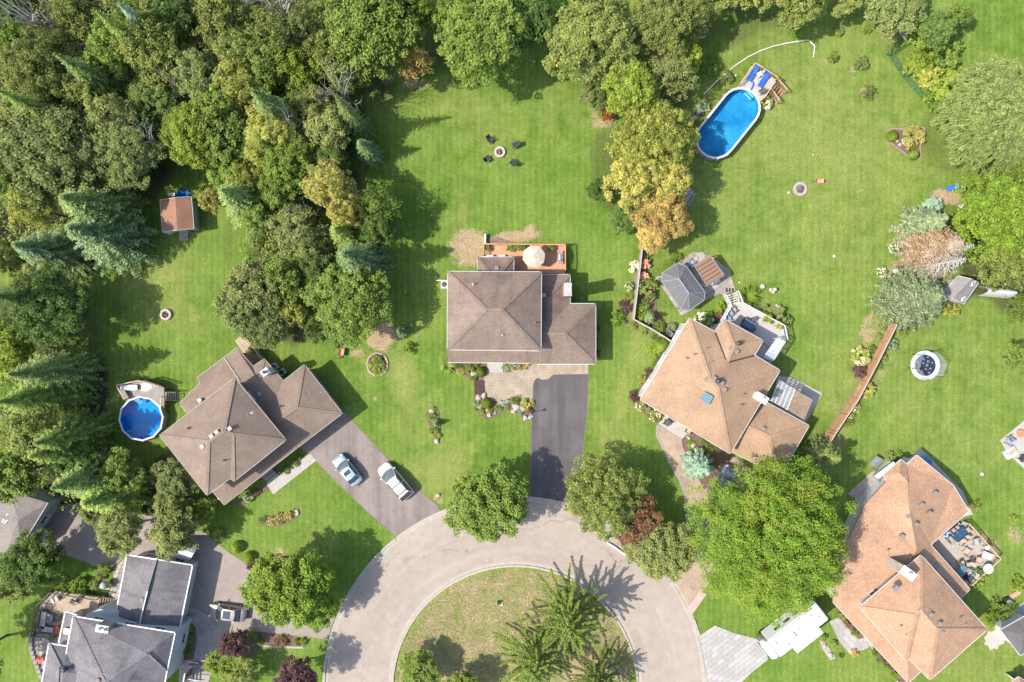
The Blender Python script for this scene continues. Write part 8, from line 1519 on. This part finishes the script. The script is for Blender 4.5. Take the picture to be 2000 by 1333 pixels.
SH_ = [
# around the middle house
('blade', 874, 716, 16, .9, 'green', 'large arching plant at the left corner of the middle house'), ('B0', 899, 727, 9, .5, 'gold', 'tan low plant beside the arching plant'), ('B1', 918, 720, 10, .8, 'lime', 'pale shrub left of the front steps bed'), ('ball', 940, 727, 10, 1.1, 'bright', 'clipped bright green ball left of the front steps'), ('B2', 925, 740, 8, .6, 'lime', 'lime plant above the dark mulch patch'), ('B0', 912, 712, 8, .7, 'khaki', 'brownish plant under the porch eave'), ('B1', 895, 712, 9, .7, 'dark', 'dark plant under the porch eave'), ('B2', 930, 712, 8, .6, 'khaki', 'khaki plant under the eave beside the ball'),
('ball', 951, 789, 11, 1.2, 'lime', 'round lime bush in the front bed, largest'), ('B1', 931, 790, 7, .5, 'pale', 'pale variegated plant at the left end of the front bed'), ('B0', 941, 804, 7, .5, 'bright', 'bright plant at the bottom of the front bed'), ('B2', 958, 803, 8, .6, 'green', 'green plant below the round lime bush'), ('B1', 973, 797, 8, .6, 'green', 'green plant in the middle of the front bed'), ('B0', 984, 789, 7, .5, 'blue', 'bluish plant in the middle of the front bed'), ('B2', 991, 796, 6, .4, 'green', 'small green plant at the wavy bed edge'), ('B0', 1005, 783, 10, .9, 'green', 'dense green bush right of the paver circle'), ('B1', 1028, 790, 13, .8, 'gold', 'golden shrub beside the dark driveway'), ('B2', 1033, 803, 9, .8, 'rust', 'reddish-brown shrub at the lamp post'), ('B0', 1016, 806, 7, .5, 'pale', 'pale plant left of the lamp post'), ('B2', 928, 800, 6, .4, 'green', 'small green plant at the left bed edge'),
# oval and long bed on the left lawn
('B0', 737, 704, 12, .8, 'green', 'green plant in the oval stone-edged bed, upper'), ('B1', 728, 713, 11, .7, 'lime', 'lime plant in the oval stone-edged bed, left'), ('B2', 745, 716, 12, .7, 'olive', 'olive plant in the oval stone-edged bed, right'), ('B0', 736, 726, 10, .5, 'bright', 'bright plant in the oval stone-edged bed, bottom'), ('B2', 847, 799, 6, .4, 'lime', 'lime plant at the top of the long narrow bed'), ('B0', 843, 814, 9, .6, 'green', 'green plant in the upper part of the long narrow bed'), ('c0', 852, 828, 9, 1.9, 'teal', 'dark blue-green dwarf conifer in the long narrow bed'), ('B1', 848, 840, 10, .6, 'green', 'green plant below the dwarf conifer'), ('B2', 855, 853, 9, .5, 'lime', 'lime plant at the bottom of the long narrow bed'), ('B1', 797, 681, 12, 1.3, 'bright', 'round bright shrub alone on the lawn left of the middle house'),
# flower bed and shrubs at lower left
('B0', 512, 1017, 8, .6, 'green', 'green plant at the left end of the orange flower bed'), ('B1', 572, 1002, 6, .4, 'dark', 'dark plant at the right end of the orange flower bed'), ('B0', 425, 1046, 13, 1.2, 'olive', 'topmost shrub of the row beside the grey house driveway'), ('ball', 461, 1071, 12, 1.2, 'lime', 'middle clipped shrub of the row beside the driveway'), ('ball', 485, 1090, 11, 1.1, 'lime', 'lowest clipped shrub of the row beside the driveway'), ('B1', 497, 1108, 15, 1.4, 'purple', 'dark purple shrub below the row beside the driveway'), ('hosta', 366, 1228, 9, .6, 'bright', 'broad-leaved plant in the shaded bed, upper'), ('hosta', 368, 1250, 10, .6, 'green', 'broad-leaved plant in the shaded bed, middle'), ('B0', 364, 1275, 9, .8, 'bright', 'bright bush in the shaded bed, lower'),
('B0', 468, 1244, 10, 1.0, 'dark', 'dark bush above the purple-leaved small tree'), ('ball', 493, 1250, 11, 1.3, 'teal', 'blue-green ball shrub in the driveway bed'), ('B2', 507, 1255, 8, .7, 'lime', 'lime shrub right of the blue-green ball'), ('B1', 548, 1254, 14, .9, 'rust', 'rusty red low shrub in the driveway bed'), ('B0', 578, 1256, 8, .7, 'olive', 'olive shrub near the right end of the driveway bed'), ('B2', 591, 1255, 9, .7, 'lime', 'lime shrub at the right end of the driveway bed'), ('B1', 490, 1238, 9, .8, 'gold', 'golden shrub along the driveway edge'),
('B0', 150, 1145, 18, 1.6, 'bright', 'bright bush above the terrace deck, right'), ('B1', 128, 1148, 16, 1.4, 'green', 'green bush above the terrace deck, left'), ('B2', 182, 1145, 12, 1.0, 'khaki', 'brownish bush beside the round grill'), ('B0', 205, 1112, 13, 1.1, 'green', 'green bush at the lawn tip above the grill'), ('B1', 198, 1125, 9, .8, 'purple', 'dark bush between the green bush and the grill'), ('B2', 100, 1250, 8, .6, 'khaki', 'dry brown plant on the flagstones'), ('B0', 63, 1227, 6, .6, 'orange', 'small orange plant at the terrace corner'),
# left house front
('B0', 575, 905, 9, .7, 'green', 'green plant in the bed under the left house eave, upper'), ('B1', 560, 917, 9, .7, 'dark', 'dark plant in the bed under the left house eave, lower'), ('B2', 584, 895, 6, .6, 'lime', 'yellow-green plant at the garage corner of the left house'), ('B1', 500, 962, 8, .6, 'rust', 'rusty plant left of the front steps of the left house'), ('B0', 395, 757, 7, .8, 'pale', 'pale grass clump behind the left house'), ('B1', 655, 673, 10, .8, 'green', 'green plant beside the orange wheelbarrow'),
# right house
('B0', 1262, 498, 8, .9, 'pale', 'pale plant at the top end of the grey fence'), ('B1', 1240, 520, 12, 1.1, 'pink', 'peach-coloured shrub left of the grey fence'), ('B2', 1262, 515, 12, 1.3, 'coral', 'coral-red shrub right of the grey fence, upper'), ('B0', 1258, 540, 11, 1.2, 'coral', 'coral-red shrub right of the grey fence, lower'), ('B1', 1265, 563, 22, 2.0, 'olive', 'large olive shrub right of the grey fence'), ('B0', 1256, 598, 15, 1.4, 'green', 'green shrub at the fence corner, upper'), ('B2', 1250, 617, 15, 1.3, 'lime', 'lime shrub at the fence corner'), ('c1', 1271, 620, 15, 3.0, 'teal', 'blue-green conifer at the fence corner'), ('B0', 1287, 640, 14, 1.2, 'lime', 'yellow-green shrub above the fence to the right house'), ('B1', 1222, 600, 15, 1.0, 'purple', 'dark red shrub left of the fence corner'), ('B2', 1207, 622, 18, 1.3, 'bright', 'bright green shrub below the dark red shrub'), ('B0', 1228, 545 + 35, 9, .7, 'lime', 'lime plants along the fence below the white roses'),
('B1', 1238, 634, 9, .8, 'lime', 'first lime shrub of the row below the slanting fence'), ('B2', 1258, 647, 9, .8, 'lime', 'second lime shrub of the row below the slanting fence'), ('B0', 1276, 658, 8, .7, 'lime', 'third lime shrub of the row below the slanting fence'), ('ball', 1294, 674, 15, 1.3, 'lime', 'big round lime shrub beside the right house wall'), ('B1', 1276, 690, 14, .5, 'lime', 'flat lime ground cover beside the right house'), ('B2', 1288, 700, 10, .8, 'grey', 'grey shrub against the right house wall'), ('B0', 1276, 714, 8, .8, 'lime', 'lime shrub against the right house wall'), ('B1', 1268, 727, 11, 1.0, 'purple', 'dark purple shrub against the right house wall, upper'), ('B2', 1256, 743, 11, 1.0, 'gold', 'yellow-green shrub between two purple shrubs'), ('B0', 1239, 775, 13, 1.2, 'purple', 'dark purple shrub at the left corner of the right house'), ('B1', 1268, 803, 7, .7, 'green', 'green plant between the two pink hydrangeas'), ('B0', 1312, 638, 10, 1.2, 'pale', 'pale shrub at the wall corner of the right house'), ('B1', 1318, 503, 14, 1.1, 'green', 'green shrub above the gazebo patio'),
('B2', 1408, 600, 13, 1.0, 'lime', 'lime shrub beside the stairs of the white deck'), ('blade', 1464, 578, 24, 1.3, 'bright', 'large spiky grass beside the deck stairs'), ('B0', 1492, 606, 15, 1.1, 'khaki', 'brownish shrub beside the white deck'), ('B1', 1522, 621, 24, 1.7, 'grey', 'dark grey-green bush at the white deck corner'), ('B2', 1500, 618, 9, .8, 'bright', 'bright bush between brownish and grey-green bushes'), ('hosta', 1352, 870, 10, .6, 'bright', 'leafy plant in the porch bed, left'), ('B0', 1375, 860, 10, .7, 'green', 'green plant in the porch bed, middle'), ('B1', 1385, 878, 9, .7, 'bright', 'bright plant in the porch bed, right'), ('B2', 1352, 890, 8, .5, 'green', 'green plant in the porch bed, lower left'), ('B0', 1370, 890, 9, .6, 'bright', 'bright plant above the silver-blue spruce'), ('B1', 1400, 870, 8, .6, 'green', 'green plant under the porch eave of the right house'),
# right lawns
('B0', 1627, 112, 12, 1.1, 'green', 'small round tree-like shrub right of the hose end'), ('B1', 1684, 122, 15, 1.3, 'grey', 'grey-green shrub on the right lawn, middle one'), ('B2', 1698, 179, 17, 1.2, 'khaki', 'olive shrub on the right lawn, lowest one'), ('B0', 1640, 60, 11, .9, 'olive', 'olive shrub near the top edge of the right lawn'), ('B1', 1694, 57, 9, .8, 'green', 'small green shrub near the top edge with a dark hole'), ('B2', 1737, 98, 10, .9, 'grey', 'grey shrub at the end of the green net'), ('ball', 1745, 265, 11, 1.0, 'bright', 'clipped green ball at the left of the lawn bed'), ('ball', 1787, 302, 10, 1.0, 'bright', 'clipped green ball at the bottom of the lawn bed'), ('B0', 1786, 264, 24, 1.6, 'yellow', 'golden shrub in the lawn bed'), ('B1', 1785, 286, 7, .5, 'lime', 'lime plant above the lower ball'),
('B0', 1812, 108, 36, 2.6, 'lime', 'lime bush behind the net fence, topmost'), ('B1', 1850, 100, 36, 2.6, 'green', 'green bush behind the net fence, upper right'), ('B2', 1792, 125, 30, 1.9, 'lime', 'lime bush behind the net fence, second'), ('B0', 1817, 150, 28, 1.9, 'gold', 'golden bush behind the net fence'), ('B1', 1857, 168, 40, 2.4, 'lime', 'lime bush behind the net fence, fourth'), ('B2', 1834, 190, 30, 1.9, 'bright', 'bright bush behind the net fence, lower'), ('B0', 1864, 210, 30, 1.8, 'lime', 'lime bush behind the net fence, lowest'), ('B1', 1815, 70, 30, 2.4, 'lime', 'lime bush below the dark tree at the top right'), ('B2', 1868, 25, 18, 2.0, 'green', 'green bush right of the dark tree at the top right'), ('B0', 1858, 605, 20, 1.5, 'gold', 'yellow-green shrub below the grey-roofed shed'), ('B1', 1858, 592, 9, 1.0, 'purple', 'dark red shrub below the grey-roofed shed'),
('B2', 1716, 657, 9, .7, 'khaki', 'brown plant in the fence bed, upper'), ('B0', 1716, 657 + 2, 7, .6, 'olive', 'olive plant in the fence bed, upper'), ('B1', 1703, 682, 9, .9, 'green', 'green plant in the fence bed above the white hydrangea'), ('B2', 1681, 725, 17, 1.4, 'purple', 'dark purple shrub left of the cedar fence'), ('B0', 1762, 650, 12, 1.0, 'lime', 'yellow-green plant right of the cedar fence top'), ('B1', 1742, 675, 15, 1.0, 'pale', 'pale grey plant right of the cedar fence'), ('B2', 1729, 700, 9, .8, 'green', 'green plant right of the cedar fence'), ('B0', 1697, 762, 17, 1.3, 'gold', 'round olive-gold shrub right of the cedar fence'), ('blade', 1715, 715, 12, .9, 'green', 'spiky plant right of the cedar fence'), ('B1', 1657, 825, 11, 1.0, 'green', 'green plant right of the cedar fence, lower'), ('B2', 1665, 812, 8, .8, 'lime', 'lime plant between the pink flowers and the conifer'),
('B0', 1905, 990, 12, .9, 'olive', 'olive plant at the right corner of the peach house'), ('B1', 1912, 1130, 22, 1.8, 'bright', 'bright shrub below the crowded deck'), ('B2', 1935, 1062, 9, .8, 'orange', 'orange flowering plant outside the deck rail'), ('B0', 1940, 1210, 18, 1.5, 'bright', 'bright shrub above the gravel patch'), ('B1', 1965, 1195, 24, 1.8, 'green', 'green shrub right of the rain barrels'), ('B2', 1990, 1142, 18, 1.3, 'lime', 'lime shrub above the firewood'), ('B0', 1725, 935 - 12, 9, .8, 'olive', 'olive plant beside the white patio cover'), ('B1', 1742, 893, 12, .8, 'khaki', 'khaki bed plants above the small gable of the peach house'), ('B2', 1757, 887, 8, .7, 'green', 'green plant above the small gable of the peach house'),
('B0', 1648, 1205, 9, .8, 'olive', 'olive plant in the bed beside the stone walk, upper'), ('B1', 1657, 1220, 8, .7, 'rust', 'reddish plant in the bed beside the stone walk, middle'), ('B2', 1671, 1237, 9, .8, 'bright', 'bright plant in the bed beside the stone walk, lower'), ('B0', 1709, 1275, 9, .8, 'green', 'green plant in the front bed of the peach house, top'), ('B1', 1723, 1292, 9, .8, 'olive', 'olive plant in the front bed of the peach house, second'), ('B2', 1736, 1306, 9, .8, 'lime', 'lime plant in the front bed of the peach house, third'), ('B0', 1750, 1322, 9, .8, 'bright', 'bright plant in the front bed of the peach house, bottom'), ('B1', 1611, 1246, 7, .7, 'green', 'green plant at the tail of the motorhome, upper'), ('B2', 1630, 1260, 9, .8, 'green', 'green plant at the tail of the motorhome, middle'), ('B0', 1643, 1282, 6, .6, 'green', 'green plant at the tail of the motorhome, lower'), ('B1', 1670, 1277, 8, .7, 'orange', 'orange flowers at the end of the stone walk'), ('B1', 1982, 1015, 10, .7, 'lime', 'lime hedge plants at the right edge vegetable bed'),
('B2', 720, 610, 12, 1.2, 'green', 'green shrub at the lawn edge below the dense maple'), ('B1', 1165, 640, 8, .6, 'purple', 'dark red plant at the right wall of the middle house, upper'), ('B2', 1165, 668, 8, .6, 'green', 'green plant at the right wall of the middle house'), ('B0', 1166, 690, 8, .6, 'purple', 'dark red plant at the right wall of the middle house, lower'),
('B0', 1375, 205, 13, 1.0, 'pale', 'pale dry grass clump at the upper end of the oval pool'), ('B1', 1420, 150, 14, 1.2, 'grey', 'grey-green plant under the hose in the shade'), ('B2', 1385, 130, 22, 1.8, 'green', 'green bush in the shade left of the hose'), ('B0', 1180, 1280, 13, .9, 'lime', 'yellow-green fern-like plant on the island'),
]
for a in SH_: shrub(*a, name='plant' if a[0] in ('blade', 'hosta') else 'dwarf_conifer' if a[0][0] == 'c' else 'shrub', cat='plant' if a[0] in ('blade', 'hosta') else 'shrub')
for (px, py, rp, h, lf, bl, lab) in ((1496, 198, 15, 1.3, 'lime', ('bloom', 'white'), 'white flowering hydrangea at the foot of the pool stairs'), (1375, 628, 19, 1.6, 'bright', ('bloom', 'white'), 'white hydrangea between the roof wings of the right house'), (1685, 696, 19, 1.4, 'lime', ('bloom', 'pink'), 'pink and white hydrangea left of the cedar fence'), (1252, 793, 11, 1.0, 'green', ('bloom', 'pink'), 'pink hydrangea at the front of the right house, left'), (1280, 812, 12, 1.0, 'green', ('bloom', 'pink'), 'pink hydrangea at the front of the right house, right'), (1229, 560, 10, 1.0, 'green', ('bloom2', 'white'), 'white rose bush left of the grey fence'), (1748, 485, 11, .9, 'grey', ('bloom2', 'white'), 'white flowering shrub at the dead orange spruce'), (1724, 532, 11, .9, 'grey', ('bloom2', 'white'), 'white flowering shrub above the silvery spruce'), (1670, 797, 12, .9, 'green', ('bloom2', 'pink'), 'pink flowers right of the cedar fence, upper'), (1658, 815, 9, .8, 'grey', ('bloom2', 'pink'), 'pink flowers right of the cedar fence, lower'),
    (545, 1014, 12, .6, 'green', ('bloom2', 'coral'), 'orange flowers in the left lawn bed, middle'), (528, 1019, 9, .6, 'green', ('bloom2', 'coral'), 'orange flowers in the left lawn bed, left'), (562, 1008, 9, .6, 'lime', ('bloom2', 'coral'), 'orange flowers in the left lawn bed, right'), (990, 718, 9, .5, 'green', ('bloom2', 'violet'), 'violet flowers right of the front steps, first'), (1003, 715, 10, .5, 'green', ('bloom2', 'violet'), 'violet flowers right of the front steps, middle'), (1014, 717, 8, .5, 'green', ('bloom2', 'coral'), 'coral flowers along the paver patio edge, left'), (1027, 713, 8, .5, 'green', ('bloom2', 'coral'), 'coral flowers along the paver patio edge, right'), (484, 972, 11, .8, 'green', ('bloom2', 'white'), 'white flowers in front of the left house porch'), (1372, 60, 14, 1.2, 'grey', ('bloom2', 'white'), 'pale flowering bush in the shade at the top'), (1770, 276, 8, .4, 'grey', ('bloom2', 'white'), 'white flowers in the lawn bed')):
    shrub('B0', px, py, rp, h, lf, lab, 'flowering_shrub', 'shrub', None, bl)
RK = ((935, 776, .42, 'big white slab rock at the left of the front bed', STONE), (945, 773, .36, 'white slab rock below the mulch patch', STONE), (936, 793, .3, 'pale rock beside the variegated plant', STONE), (955, 810, .28, 'white rock at the bottom of the front bed', STONE), (967, 806, .24, 'small white rock at the wavy bed edge', STONE), (1007, 795, .42, 'white-pink boulder right of the wavy bed', STONE), (1020, 798, .4, 'pale boulder beside the golden shrub', STONE), (1004, 804, .3, 'pink rock at the bed edge', PINKST), (1027, 817, .36, 'tan boulder at the right end of the front bed', STONE), (1037, 815, .34, 'white boulder against the dark driveway', STONE), (925, 729, .42, 'white rock beside the clipped ball', STONE), (951, 802, .2, 'small orange rock in the front bed', PINKST), (977, 787, .36, 'flat violet-grey stone at the paver circle', FLAG[1]), (990, 784, .36, 'flat grey stone right of the paver circle', FLAG[1]),
    (842, 803, .3, 'pale rock at the top of the long narrow bed', STONE), (848, 820, .24, 'small rock in the middle of the long narrow bed', STONE), (853, 862, .34, 'white rock at the bottom of the long narrow bed', STONE), (1352, 872, .34, 'white oval rock in the porch bed', STONE), (1345, 855, .3, 'pale rock at the porch slab corner', STONE), (1362, 878, .24, 'tan rock in the porch bed', PINKST), (579, 1001, .3, 'white rock at the right end of the orange flower bed', STONE), (1770, 279, .3, 'white rock in the lawn bed', STONE), (1757, 284, .26, 'grey rock in the lawn bed', STONE), (1752, 276, .2, 'small grey rock in the lawn bed', STONE), (1610, 1262, .3, 'pale rock in the gravel bed behind the motorhome', STONE), (1622, 1280, .3, 'lower pale rock in the gravel bed behind the motorhome', STONE), (1707, 1268, .25, 'pale rock at the top of the peach house front bed', STONE), (1752, 1333, .28, 'pale rock at the bottom of the peach house front bed', STONE), (1768, 260, .2, 'pink rock in the lawn bed', PINKST), (855, 968, .3, 'tan rock at the end of the brown driveway', PINKST))
for x, y, r, l, m in RK: rock(x, y, r, l, m, 'garden rocks', z=.04)
dup = [k for k, v in SEEN.items() if len(v) > 1]
if dup: print('DUPLICATE LABELS', dup)
